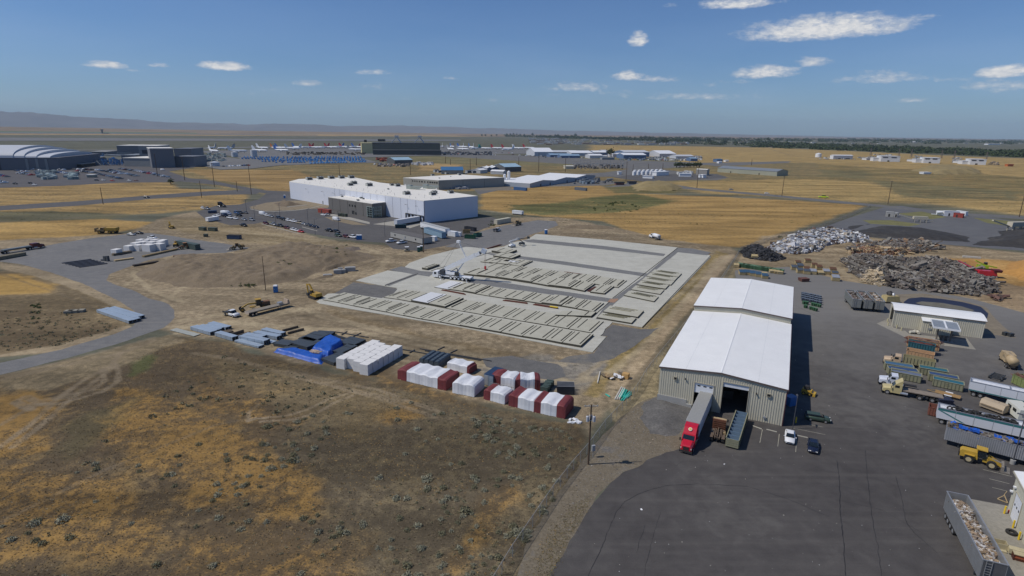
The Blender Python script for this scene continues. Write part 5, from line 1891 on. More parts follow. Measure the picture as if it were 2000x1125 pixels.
prow([(749,581.5),(776,585),(803,590),(836,596),(870,602.5),(906,609),(945,615.6),(985,622),(1025,629),(1068,636),(1110,643),(1155,651)],11.5,'second row',(.2,.25,.75,.7,.2,.22,.2,.22,.25,.25,.22),2,whites=(2,))
prow([(848,561.5),(876,566),(904,570),(929,574.6),(955,579),(987.5,584),(1023,589),(1057.5,594),(1096,599),(1126,604),(1159,610.6)],11.0,'third row',(.2,.35,.6,.25,.3,.5,.35,.7,.45,.35),3,whites=(0,))
prow([(905,536.5),(932,540),(970,544),(1005,549),(1038,554),(1071,560),(1114,565),(1142,570.5),(1152,572),(1181,575.6)],11.5,'fourth row',(.6,.8,.8,.85,.6,.85,.55,.3,.5),4,skip=(7,))
prow([(940,524.5),(968,529),(1000,533),(1030,537),(1062,542),(1094,546),(1117.5,549),(1147.5,553),(1180,559),(1207.5,562.5)],12.0,'fifth row',(.3,.35,.3,.3,.25,.25,.45,.3,.25,.25),5)
prow([(938,512),(958,514.5),(978,517),(998,519.5),(1018,522)],12.0,'sixth row behind the crane hook',(.3,.35,.3,.5),6)
for i,(a,b,d,th,mt,lab)in enumerate([((955,514),(1001,519),5,.5,CONC2,'raised panel with white frame left of the bare slab'),((963,502.5),(1000,508),9,.9,CONC2,'thick panel right behind the crane boom head'),((960,493),(993,498.5),9,1.0,CONC2,'thick panel below the white boom lift'),((972,515),(1000,519.5),8,.35,PW,'white framed panel lying behind the panel rows'),((1085,618.5),(1155,620.5),4.6,.6,CONC2,'long narrow panel at the front of the third row'),((824,526),(835,528),9,.8,CONC2,'thick panel left of the crane cab')]):
 panel(a,b,d,th,mt,lab,bars=((.3,.1,.9,.2),(.8,.1,.9,.2)))
for i,(a,b,dep)in enumerate([((1165,622),(1234,633.5),5.5),((1177,611),(1246,622),7.5),((1218,578),(1278,590.5),6.5),((1232,566.5),(1290,576),6.5),((1243,557),(1300,566),6.5),((1252,549),(1311,558),7.0),((1262,541),(1318,550),7.0),((1270,534.5),(1325,543),7.0)]):
 pos=['nearest','second nearest','third nearest','fourth nearest','fifth nearest','third farthest','second farthest','farthest'][i]
 r=panel(a,b,dep,(.45,.5,.35,.3,.4,.35,.4,.4)[i],CONC2,pos+' panel on the strip along the right side of the slab')
 for k in range(3):
  m=MB()
  y=dep*(.55+.16*k)
  W=(G(*b)-G(*a)).length
  m.box(W*(.08+.04*k),W*(.7+.06*k),y,y+.2,.5,.62)
  part('strip',m,JD if k%2 else M('green_board',(.17,.155,.07),.8),r)
REB=M('rebar_rust',(.15,.055,.038),.85,.1,.35,2)
for(a,b,w,lab)in[((860,567),(910,576.5),1.0,'bundle of rusty reinforcing steel behind the second row'),((980,587.5),(1034,594.5),1.0,'bundle of rusty reinforcing steel in the middle of the slab'),((1038,595.5),(1091,604),1.2,'dark red bundle of reinforcing steel with yellow end'),((1010,548),(1024,541),.9,'short dark rusty bundle between fourth row panels'),((1072,559.5),(1096,550),1.4,'dark rusty bundle lying beside the fourth row'),((1151,571),(1168,561),1.2,'rusty bundle near the end of the fourth row'),((1100,532),(1143,538),.35,'thin brown beam lying on the far bare slab'),((951,487),(981,478),1.0,'dark steel angles left of the white boom lift')]:
 A,B=G(a[0],a[1],SLAB_Z),G(b[0],b[1],SLAB_Z)
 d=B-A
 L=d.length
 r=thing('steel_bundle',lab,'steel bundle',(A.x,A.y,SLAB_Z),math.atan2(d.y,d.x),'rusty steel bundles on the slab')
 n=max(2,int(w/.28))
 for k in range(n):
  m=MB()
  x0=RNG.rand()*L*.12
  m.box(x0,L-RNG.rand()*L*.1,k*.28,k*.28+.2,.02,.2)
  part('bar',m,REB,r)
  m=MB()
  m.box(x0+.2,L*.9,k*.28+.05,k*.28+.22,.205,.38)
  part('bar',m,REB,r)
 if 'yellow' in lab:
  m=MB()
  m.box(L-3.2,L-.4,-.1,.6,.4,.6)
  part('cover',m,YEL,r)
for(px,rot,lab,w)in[((1000,483),.7,'white articulated boom lift at the far left slab edge','w'),((1019,479),.2,'dark post-like boom lift right of the white one','d')]:
 P=Proto()
 c=WHITE if w=='w' else DSTEEL
 m=MB(); m.box(-1.6,1.4,-1,1,.7,1.5,.15,.05); P.add('body',m,c)
 m=MB(); m.bar((-.8,0,1.5),(1.6,0,3.2),.35); P.add('lower_boom',m,c)
 m=MB(); m.bar((1.6,0.1,3.2),(-2.6,.1,3.9),.3); P.add('upper_boom',m,c)
 m=MB(); m.box(-4.0,-2.7,-.6,.8,3.5,4.5); P.add('platform',m,LGREY if w=='w' else DSTEEL)
 wheels(P,[(1.1,.95),(1.1,-.95),(-1.1,.95),(-1.1,-.95)],.5,.35,WHITE)
 g=G(px[0],px[1],SLAB_Z)
 P.spawn('boom_lift',lab,'lift',(g.x,g.y,SLAB_Z),rot+3.0)
def crane():
 A,B=G(848,541,SLAB_Z),G(922,549,SLAB_Z)
 d=(B-A)
 L=16.4
 rot=math.atan2(d.y,d.x)
 r=thing('mobile_crane','large white mobile crane with raised telescopic boom and luffing mast','crane',(A.x,A.y,SLAB_Z),rot)
 inv=Matrix.Rotation(-rot,3,'Z')
 def loc(p):
  return inv@(Vector(p)-Vector((A.x,A.y,SLAB_Z)))
 m=MB(); m.box(2.6,L,-1.35,1.35,1.0,1.55); part('carrier',m,WHITE,r)
 m=MB(); m.box(2.8,L-.2,-1.1,1.1,.6,1.0); part('underframe',m,DSTEEL,r)
 m=MB()
 m.profile([(0,.5),(0,1.6),(.35,2.7),(2.3,2.75),(2.5,2.2),(2.5,.5)],'y',-1.35,1.35)
 cab=part('carrier_cab',m,WHITE,r)
 m=MB(); m.hexa([(-.02,-1.15,1.6),(.02,-1.15,1.6),(.02,1.15,1.6),(-.02,1.15,1.6),(.31,-1.15,2.6),(.35,-1.15,2.6),(.35,1.15,2.6),(.31,1.15,2.6)]); part('windscreen',m,GLASS,cab)
 m=MB(); m.box(.7,1.7,-1.375,-1.352,1.6,2.5); part('side_window',m,GLASS,cab)
 for i,x in enumerate((3.2,8.0,9.7,11.4,13.1,14.8,4.9)):
  if i==6:
   continue
  for s in(-1,1):
   m=MB(); m.cyl((x,s*1.0,.72),(x,s*1.42,.72),.72,n=16)
   w_=part('wheel',m,RUBBER,r)
   m=MB(); m.cyl((x,s*1.40,.72),(x,s*1.44,.72),.42,n=14)
   part('rim',m,WHITE,w_)
 m=MB(); m.box(5.2,7.2,-1.3,1.3,1.55,1.9); part('deck_box',m,DSTEEL,r)
 for x in(4.6,15.6):
  for s in(-1,1):
   m=MB(); m.box(x-.2,x+.2,s*1.3,s*3.1,.9,1.25)if s>0 else m.box(x-.2,x+.2,-3.1,-1.3,.9,1.25)
   o=part('outrigger',m,DSTEEL,r)
   m=MB(); m.cyl((x,s*3.0,.02),(x,s*3.0,1.2),.13,n=8); m.cyl((x,s*3.0,.0),(x,s*3.0,.12),.45,n=12); part('outrigger_foot',m,WHITE,o)
 m=MB(); m.cyl((9.2,0,1.55),(9.2,0,1.95),1.2,n=20); part('slewing_ring',m,DSTEEL,r)
 m=MB(); m.hexa([(5.4,-1.2,1.95),(11.2,-1.2,1.95),(11.2,1.2,1.95),(5.4,1.2,1.95),(5.6,-1.1,3.1),(10.0,-1.1,2.9),(10.0,1.1,2.9),(5.6,1.1,3.1)]); part('superstructure',m,WHITE,r)
 m=MB(); m.box(3.3,5.3,-1.5,1.5,1.7,3.5); part('counterweight',m,M('counterweight_grey',(.05,.055,.065),.6),r)
 m=MB(); m.box(9.9,11.6,-2.0,-1.15,1.9,3.4,.15,.05); part('operator_cab',m,GLASS,r)
 foot=loc((-24.8,221.3,4.0))
 head=loc((-10.85,211.9,12.4))
 foot.y=0
 head.y*=.25
 dd=(head-foot)
 n=[0,.30,.52,.72,.88,1.0]
 for i,(s,w)in enumerate(((1.0,1.15),(.4,.98))):
  pass
 m=MB(); m.bar(foot,foot+dd*.78,1.35,1.7); part('boom_base',m,WHITE,r)
 m=MB(); m.bar(foot+dd*.78,foot+dd*.9,1.1,1.35); part('boom_section',m,WHITE,r)
 m=MB(); m.bar(foot+dd*.9,foot+dd*.97,.7,.9); part('boom_section',m,DSTEEL,r)
 m=MB(); h=foot+dd*1.0
 m.rbox(h,(1.9,1.1,1.6),0,(0,.4)); part('boom_head',m,M('head_pale_blue',(.45,.50,.58),.5),r)
 m=MB(); m.bar((foot.x+4.5,.0,2.2),foot+dd*.5-Vector((0,0,.6)),.42)
 part('lift_cylinder',m,WHITE,r)
 m=MB(); m.bar((foot.x+2.2,-.6,2.8),(foot.x+5.2,-.6,4.8),.25); m.bar((foot.x+5.2,-.6,4.8),(foot.x+6.0,-.6,2.2),.25); part('winch_frame',m,DBLUE,r)
 tip=loc((-20.6,216.5,15.2))
 mid=foot+dd*.55
 tip.y=.4
 for s in(-.35,.35):
  m=MB()
  m.bar(mid+Vector((0,s,.4)),tip+Vector((0,s,0)),.14)
  part('mast_chord',m,WHITE,r)
 m=MB()
 for k in range(9):
  p=mid+(tip-mid)*(k/9)+Vector((0,0,.3))
  q=mid+(tip-mid)*((k+1)/9)+Vector((0,0,.3))
  s=.35 if k%2 else -.35
  m.bar(p+Vector((0,s,0)),q+Vector((0,-s,0)),.09)
 part('mast_lacing',m,WHITE,r)
 m=MB(); m.rbox(tip,(1.3,1.2,.9)); part('mast_head',m,WHITE,r)
 for e in(loc((-29.5,219.8,4.0)),loc((-27,219.5,3.6))):
  m=MB(); m.bar(tip,(e.x,.2,3.4),.05); part('stay_rope',m,DSTEEL,r)
 m=MB(); m.bar(tip,head+Vector((0,.2,.6)),.05); part('stay_rope',m,DSTEEL,r)
 hook=Vector((head.x+.6,head.y,5.6))
 for s in(-.18,.18):
  m=MB(); m.bar((head.x+.6+s,head.y,head.z-.5),(hook.x+s,hook.y,hook.z+.8),.06); part('hoist_rope',m,M('rope_rust',(.16,.07,.05),.8),r)
 m=MB(); m.rbox(hook+Vector((0,0,.3)),(.7,.5,1.1)); m.cyl(hook+Vector((0,0,-.9)),hook+Vector((0,0,-.2)),.12,n=8); part('hook_block',m,REDP,r)
crane()

# wrapped bundles
REDT=M('maroon_tarp',(.17,.035,.038),.75,0,.2,.8,bump=.3)
WHT=M('white_tarp',(.66,.675,.70),.6,0,.07,.8,bump=.3)
SKIRT=M('pale_wood',(.45,.38,.26),.8)
def tarp_bundle(A,B,dep,h,segs,label,seed,droop=.12):
 """draped pack; segs: list of (fraction start, fraction end, 'r' or 'w') along the front"""
 a,rot,L=base(A,B)
 r=thing('wrapped_bundle',label,'bundle',(a.x,a.y,0),rot,'wrapped bundles in the storage rows')
 rs=np.random.RandomState(seed)
 def ring(x):
  hh=h*(1-.05*math.sin(x*2.1+seed))-(.25 if x<.25 or x>L-.25 else 0)
  e=.05*math.sin(x*1.9+seed)+.018*math.sin(x*7+seed)
  y0,y1=-.12+e,dep+.12-e
  return[(x,y0-.06,.05),(x,y0+.02,h*.35),(x,y0+.06,hh-.22),(x,y0+.3,hh+.02*math.sin(x*7)),(x,dep*.33,hh+.06+.05*math.sin(x*4.2+1+seed)),(x,dep*.66,hh+.04+.05*math.sin(x*3.1+2)),(x,y1-.3,hh),(x,y1-.06,hh-.22),(x,y1,.05)]
 for(s,e,c)in segs:
  m=MB()
  n=max(3,int((e-s)*L/.33))
  grow=.0 if c=='r' else .03
  rings=[]
  for i in range(n+1):
   x=s*L+(e-s)*L*i/n
   rg=ring(x)
   if grow:
    rg=[(p[0],p[1]+(-grow if j<4 else grow if j>4 else 0),p[2]+grow)for j,p in enumerate(rg)]
   rings.append(rg)
  m.loft(rings,cap=True,closed=False)
  k={'r':'red_tarp','w':'white_tarp'}[c]
  part(k,m,REDT if c=='r' else WHT,r,smooth=False)
 m=MB()
 for i in range(5):
  x=L*(.06+.22*i)
  m.box(x,x+.12,-.35,dep+.2,.0,.09)
 part('skid',m,SKIRT,r)
 return r
tarp_bundle((777,740),(872,763),5.6,2.6,[(0,.20,'r'),(.20,.83,'w'),(.83,1,'r')],'longest wrapped bundle, white middle with maroon ends, left of the rows',1)
tarp_bundle((884,767),(927,775.5),5.0,2.7,[(0,1,'w')],'all white wrapped bundle in the middle of the front row',2)
tarp_bundle((945,779),(986,790),3.6,2.3,[(0,.33,'r'),(.33,1,'w')],'small bundle with maroon left end beside the all white one',3)
tarp_bundle((994,792),(1044,804.5),4.8,2.6,[(0,.36,'r'),(.36,1,'w')],'wrapped bundle with maroon left third, second from the right in front',4)
tarp_bundle((1043,804.5),(1104,818),5.2,2.7,[(0,.22,'r'),(.22,.72,'w'),(.72,1,'r')],'rightmost front bundle, white between two maroon parts',5)
tarp_bundle((874,721),(917,732),3.2,2.0,[(0,.9,'w'),(.9,1,'r')],'low white bundle behind the longest bundle',6)
tarp_bundle((957,753),(1005,763),3.8,2.9,[(0,.45,'r'),(.45,1,'w')],'back row bundle half maroon half sagging white',7)
tarp_bundle((1005,762),(1055,762.5),3.6,2.8,[(0,.22,'r'),(.22,.78,'w'),(.78,1,'r')],'right bundle of the back row, maroon ends',8)
a,rot,L=base((945,752),(957,755))
P=Proto()
m=MB(); m.box(0,2.4,0,5.0,.1,2.7); i=P.add('body',m,M('container_steel_blue',(.25,.31,.37),.5,.1))
m=MB(); m.box(-.02,2.42,-.02,5.02,2.7,2.76); P.add('roof',m,DBLUE,sub=i)
m=MB(); m.box(.1,1.15,-.05,-.005,.2,2.55); P.add('door',m,LGREY,sub=i)
P.spawn('storage_container','blue grey storage container at the left end of the back bundle row','container',(a.x,a.y,0),rot)
a,rot,L=base((960,757),(1005,767))
r=thing('railing_stack','stack of silver handrails before the half maroon bundle','railings',(a.x,a.y,0),rot)
for k in range(9):
 m=MB()
 x=k*L/9
 m.bar((x,-.5,.3),(x+.1,-.5,1.5),.07)
 m.bar((x,-.5,1.5),(x+L/9,-.5,1.45),.07)
 m.bar((x,-.5,.9),(x+L/9,-.5,.85),.06)
 part('rail',m,STEEL,r)
def rack(A,B,h,n,label,tilt):
 a,rot,L=base(A,B)
 r=thing('panel_rack',label,'rack',(a.x,a.y,0),rot)
 for k in range(n):
  m=MB()
  y=k*.62
  m.hexa([(0,y,.15),(L,y,.15),(L,y+.06,.15),(0,y+.06,.15),(0,y+tilt,h),(L,y+tilt,h),(L,y+tilt+.06,h),(0,y+tilt+.06,h)])
  part('sheet',m,M('dark_solar_sheet',(.022,.027,.036),.35,.2,.1),r)
  m=MB()
  m.box(-.03,L+.03,y+tilt-.03,y+tilt+.1,h,h+.07)
  part('edge_strip',m,LGREY,r)
 return r
rack((1088,771),(1122,772),1.9,5,'rack of large dark sheets with pale edges right of the bundles',.25)
a,rot,L=base((1056,765),(1067,767))
m=MB()
for k in range(8):
 m.rbox((.8+(k%2)*.2,k*.55,.7+.05*(k%3)),(1.7,.45,1.3),.1*(k%3))
o=one('scaffold_stack',m,M('scaffold_green',(.06,.09,.08),.7),'stack of dark green scaffold frames behind the right bundles','scaffold',(a.x,a.y,0),rot)
for k in range(4):
 dx=k*9.2
 a,rot,L=base((824+dx,711+k*1.5+3),(836+dx,704.5+k*1.5+3))
 f,t=G(823+dx*1.05,712+2.1*k),G(849+dx,695+1.9*k)
 d=t-f
 rr=thing('steel_pack',['leftmost','second from left','third from left','rightmost'][k]+' dark blue wrapped steel pack behind the longest bundle','pack',(f.x,f.y,0),math.atan2(d.y,d.x),'four dark wrapped packs')
 m=MB()
 Lp=d.length*.98
 rings=[]
 for i in range(15):
  x=Lp*i/14
  w_=.62+.03*(i%2)
  rings.append([(x,-w_,.1),(x,-w_,1.3),(x,-w_*.6,1.62),(x,w_*.6,1.62),(x,w_,1.3),(x,w_,.1)])
 m.loft(rings)
 part('wrapping',m,M('slate_wrap',(.07,.095,.12),.5,0,.25,1),rr)
 for i in range(5):
  m=MB()
  x=.4+i*(Lp-.8)/4
  m.box(x,x+.12,-.68,.68,0,.1)
  part('skid',m,SKIRT,rr)
 for i in range(6):
  m=MB()
  x=.3+i*(Lp-.6)/5
  m.box(x,x+.05,-.5,.5,1.63,1.66)
  part('band',m,BLACK,rr)
BLK=M('foam_block_white',(.68,.67,.65),.8,0,.04,.6)
blkmesh={}
f0,f1=G(657,719),G(724,731)
s1=G(794,692)
dx=(f1-f0).normalized()
dy=(s1-G(726,732)).normalized()
cw=(f1-f0).length/4
NB=7
cd=(s1-G(726,732)).length/NB
rs=random.Random(5)
for i in range(4):
 for j in range(NB):
  for k in range(2):
   if j==NB-1 and i in(1,2)and k==1:
    continue
   ww,dd_,hh=cw-.06,cd-.05,1.3
   vi=rs.randint(0,2)
   key=(vi,)
   if key not in blkmesh:
    m=MB()
    m.box(0,ww,0,dd_,0,hh,.02+.01*vi,.02)
    blkmesh[key]=m.mesh('insulation_block',BLK)
   o=f0+dx*(cw*i+.03+rs.uniform(-.05,.05))+dy*(cd*j+rs.uniform(-.05,.05)+(.9 if i==1 else 0.0)+(-.9 if i==3 else 0))
   lab='white foam block, %s layer, %s column from the left, %s from the front'%(('lower','upper')[k],ORD[i],ORD[j])
   one('insulation_block',blkmesh[key],None,lab,'foam block',(o.x,o.y,k*(hh+.03)),math.atan2(dx.y,dx.x)+rs.uniform(-.008,.008),'white foam blocks in the big stack')
for i,(x,y,w_,d_,h_)in enumerate([(217,498,3.2,3.2,2.5),(242,491,3.4,3.2,2.6),(260,490,3.6,3.2,2.8),(278,491,4.6,3.6,3.2),(300,489,4.2,3.4,3.2),(255,485,3.6,3.2,2.6),(270,483,3.6,3.2,2.8),(286,484,3.6,3.2,2.8),(303,483,3.6,3.2,2.9),(266,479,3.2,3.2,2.8),(280,478.5,3.2,3.2,2.8),(294,479,3.2,3.2,2.8),(309,480,3.2,3.2,2.8)]):
 g=G(x,y)
 m=MB()
 m.box(0,w_,0,d_,0,h_,.03,.03)
 lab=['lone white foam block left of the pad group','front left white block of the pad group','second front white block of the pad group','largest white block in front of the pad group','front right white block of the pad group','left white block of the middle pad row','second white block of the middle pad row','third white block of the middle pad row','right white block of the middle pad row','left white block of the back pad row','second white block of the back pad row','third white block of the back pad row','right white block of the back pad row'][i]
 one('insulation_block',m,BLK,lab,'foam block',(g.x,g.y,.01),-.25,'white blocks on the gravel pad')
PB=M('galvanised_pale_blue',(.36,.43,.50),.4,.2,.12,.5)
def bundle(A,B,w,h,label,nb=3,mat=None,z=0.0,group='pale blue purlin bundles',name='purlin_bundle',cat='steel bundle',dark=True):
 a,b=G(*A),G(*B)
 d=b-a
 L=d.length
 r=thing(name,label,cat,(a.x,a.y,z),math.atan2(d.y,d.x),group)
 n=max(1,nb)
 for k in range(n):
  m=MB()
  y0,y1=w*k/n,w*(k+1)/n-.03
  m.box(.02,L,y0,y1,.12,.12+h*(1-.06*(k%2)))
  part('purlin',m,mat or PB,r)
  m=MB()
  m.box(L+.002,L+.03,y0+.06,y1-.06,.18,h)
  part('open_end',m,BLACK,r)
 for k in range(4):
  m=MB()
  x=L*(.08+.28*k)
  m.box(x,x+.14,-.08,w+.08,0,.12)
  part('timber',m,WOODD,r)
  if dark:
   m=MB()
   m.box(x+.03,x+.07,-.02,-.004,.12,.1+h)
   part('band',m,BLACK,r)
 return r
bundle((189,611),(252,633),3.4,.9,'pale blue purlin bundle left of the gravel road, front stack',3)
bundle((204,609),(262,627),3.2,.95,'pale blue purlin bundle left of the gravel road, back stack',3)
bundle((372,645),(411,656),2.2,1.0,'front left pale blue bundle of the purlin row',2)
bundle((384,643),(421,652),2.2,.9,'second pale blue bundle of the purlin row',2)
bundle((398,641),(425,649),2.0,.9,'third pale blue bundle of the purlin row',2)
bundle((406,637),(441,646),2.0,.9,'rearmost pale blue bundle on the left of the purlin row',2)
bundle((420,657),(454,667),1.9,1.1,'pale blue bundle standing alone in the middle of the row',2)
bundle((466,665),(516,675),2.2,1.2,'wide pale blue bundle front right of the row',3)
bundle((475,661),(512,666),2.0,1.1,'pale blue bundle behind the wide front right one',2)
bundle((458,669),(505,681),1.8,.5,'low pale blue bundle nearest the camera',2)
bundle((494,656),(541,665),2.0,1.0,'pale blue bundle behind, right part of the row',2)
bundle((510,650),(548,659),2.0,1.0,'rearmost pale blue bundle on the right of the row',2)
bundle((516,668),(532,672),1.6,.3,'flat pale blue sheet pack between the right bundles',1)
bundle((332,646),(379,658),2.0,.12,'flat pale sheet pack lying alone on the dry grass',1,M('pale_sheet',(.36,.37,.33),.6),dark=False)
for(a,b,w,h,lab)in[((452,659),(477,651),.4,1.0,'brown beam standing on edge between bundles, left one'),((464,662),(490,654),.4,.9,'brown beam standing on edge between bundles, right one'),((438,653),(456,649),2.2,.3,'low brown timber pack behind the lone bundle'),((553,648),(583,640),.5,.5,'dark steel beam on the dirt above the blue tarps, left one'),((563,653),(594,645),.5,.5,'dark steel beam on the dirt above the blue tarps, right one')]:
 bundle(a,b,w,h,lab,1,M('brown_beam',(.11,.085,.06),.8),group='loose beams',name='steel_beam',dark=False)
for(a,b,w,h,n,lab)in[((534,676),(563,680),3.6,.7,2,'dark steel pack left of the blue tarps'),((566,675),(600,685),5.4,.9,3,'dark sheet pack under the middle of the tarps'),((541,688),(560,692),4.2,.5,2,'low dark pack at the left blue tarp'),((583,667),(613,673),6.5,.9,3,'dark sheet pack behind the tarps'),((607,662),(640,664),5.0,.7,3,'rear dark pack beyond the blue tarp'),((628,706),(652,715),5.6,.8,3,'dark sheet pack beside the foam blocks'),((660,672),(690,679),5.0,.6,3,'dark steel pack between tarp and foam blocks'),((650,690),(668,694),6.0,.6,3,'slanting dark steel pack right of the tarp')]:
 bundle(a,b,w,h,lab,n,M('dark_sheet',(.075,.085,.09),.45,.3,.2,.5),group='dark steel packs',name='sheet_pack',dark=False)
r=thing('pipe_rows','long thin dark pipes lying in rows on the dirt behind the blocks','pipes',(0,0,0))
for(a,b)in[((630,650),(780,690)),((640,655),(790,694)),((655,655),(770,688)),((700,668),(880,700)),((820,682),(960,706)),((830,686),(940,705)),((650,648),(720,660)),((628,660),(700,680)),((800,690),(810,684)),((855,684),(868,678)),((880,690),(893,684)),((690,658),(705,651)),((667,655),(678,648))]:
 A,B=G(*a),G(*b)
 m=MB()
 m.bar((A.x,A.y,.12),(B.x,B.y,.12),.22)
 part('pipe',m,DSTEEL,r)
TARPB=M('blue_tarp',(.015,.09,.42),.45,0,.25,.5,bump=.5)
def tarp(outline,hpts,label,seed,h=1.0,edge=.9):
 P_=PX(outline)
 xs,ys=[p[0]for p in P_],[p[1]for p in P_]
 cx,cy=sum(xs)/len(xs),sum(ys)/len(ys)
 n=46
 gx,gy=np.meshgrid(np.linspace(min(xs),max(xs),n),np.linspace(min(ys),max(ys),n))
 sd=sdist(gx.ravel(),gy.ravel(),P_).reshape(gx.shape)
 z=h*ss(sd,0.0,edge)+(fbm(gx,gy,1.6,4,seed)-.5)*.45*ss(sd,0,.6)+.03
 m=MB()
 idx={}
 for i in range(n):
  for j in range(n):
   if sd[i,j]>-.15:
    idx[(i,j)]=len(m.v)
    m.v.append((gx[i,j]-cx,gy[i,j]-cy,float(z[i,j])))
 for i in range(n-1):
  for j in range(n-1):
   q=[(i,j),(i,j+1),(i+1,j+1),(i+1,j)]
   if all(k in idx for k in q):
    m.f.append(tuple(idx[k]for k in q))
    m.c.append(m.cur)
 return one('blue_tarp',m,TARPB,label,'tarp',(cx,cy,0),0,None,True)
tarp([(610,682),(632,664),(648,659),(671,669),(673,674),(655,683),(652,694),(640,699),(622,692),(606,687)],None,'crumpled blue tarp over the dark packs, rear one',3,1.3)
tarp([(533,688),(545,685),(580,684),(600,688),(637,697),(628,712),(615,710),(575,699),(560,695)],None,'bright blue tarp along the front edge of the packs',5,1.0)
a,rot,L=base((606,697),(626,701))
m=MB(); m.cur=(.5,.4,.3)
for k in range(9):
 m.rbox((L*.1+(k%3)*.8,.3+(k//3)*.5,1.35+.12*(k%2)),(1.5,.25,.25),.2*(k%3)-.2)
one('timber_scraps',m,M('pinkish_timber',(.52,.40,.31),.8),'small pile of pinkish timber lying on the front blue tarp','timber',(a.x,a.y,0),rot)

# portable toilets
def toilet(px,label,colour,rot=0.2,white_roof=True):
 g=G(*px)
 P=Proto()
 m=MB(); m.box(-.6,.6,-.6,.6,.1,2.05); P.add('cabin',m,colour)
 m=MB(); m.box(-.65,.65,-.65,.65,2.05,2.3,.1,.1); P.add('roof',m,WHITE if white_roof else colour)
 m=MB(); m.box(-.45,.45,-.64,-.603,.2,1.95); i=P.add('door',m,colour)
 m=MB(); m.box(-.3,-.2,-.66,-.642,1.0,1.15); P.add('handle',m,WHITE,sub=i)
 m=MB(); m.box(-.6,.6,-.6,.6,0,.1); P.add('skid',m,DARKT)
 m=MB(); m.cyl((.45,.45,2.1),(.45,.45,2.6),.06,n=8); P.add('vent_pipe',m,DARKT)
 s=max(1.0,1.15 if g.length>200 else 1.0)
 P.spawn('portable_toilet',label,'portable toilet',(g.x,g.y,.02),rot,None,None,s)
TBL=M('toilet_blue',(.02,.17,.46),.5)
TGR=M('toilet_green',(.02,.10,.08),.5)
toilet((539,571),'blue portable toilet right of the bare wooden pole',TBL)
toilet((1066.5,457),'blue portable toilet at the far corner of the slab',TBL)
toilet((699,468),'left one of the blue portable toilets by the car park',TBL)
toilet((704.5,468),'right one of the blue portable toilets by the car park',TBL)
toilet((818,492),'dark green portable toilet left of the brown pole',TGR)
toilet((823,490),'dark green portable toilet touching the brown pole',TGR)
toilet((556,387),'blue portable toilet by the corner of the white building',TBL)

# earth movers
CATY=M('machine_yellow',(.42,.26,.04),.55,0,.25,1)
CATT=M('machine_tan',(.36,.25,.11),.65,0,.3,1)
def excavator(px,nose,label,s=1.0,mat=None,folded=True):
 g,n=G(*px),G(*nose)
 mat=mat or CATY
 P=Proto()
 for k in(-1,1):
  m=MB()
  m.profile([(-2.3,.35),(-1.9,0),(1.9,0),(2.3,.35),(2.0,.85),(-2.0,.85)],'y',k*1.35-.3,k*1.35+.3)
  P.add('track',m,M('track_steel',(.045,.04,.035),.8,.2,.3))
 m=MB(); m.cyl((0,0,.7),(0,0,1.0),1.0,n=16); P.add('turntable',m,DARKT)
 m=MB(); m.hexa([(-2.6,-1.3,1.0),(1.4,-1.3,1.0),(1.4,1.3,1.0),(-2.6,1.3,1.0),(-2.5,-1.25,2.1),(1.2,-1.25,2.0),(1.2,1.25,2.0),(-2.5,1.25,2.1)]); P.add('body',m,mat)
 m=MB(); m.box(.1,1.5,.45,1.35,1.6,3.0,.12,.05); i=P.add('cab',m,GLASS)
 m=MB(); m.box(.15,1.4,.45,1.35,3.0,3.08); P.add('cab_roof',m,mat,sub=i)
 m=MB(); m.bar((1.2,-.1,1.7),(3.4,-.1,4.4),.42,.6); m.bar((3.4,-.1,4.4),(5.4,-.1,4.1),.38,.5); P.add('boom',m,mat)
 m=MB(); m.bar((5.4,-.1,4.3),(4.9,-.1,1.0),.32,.45); P.add('stick',m,mat)
 m=MB(); m.profile([(4.3,.9),(5.2,1.1),(5.3,.3),(4.7,0.02),(4.0,.2)],'y',-.7,.5); P.add('bucket',m,DSTEEL)
 P.spawn('excavator',label,'excavator',(g.x,g.y,.02),math.atan2((n-g).y,(n-g).x),'excavators',None,s)
excavator((616,582),(596,575),'yellow excavator with arm folded down at the slab corner',.95)
g=G(628,575)
excavator((335,446),(326,442),'small yellow excavator on the far dirt',.8)
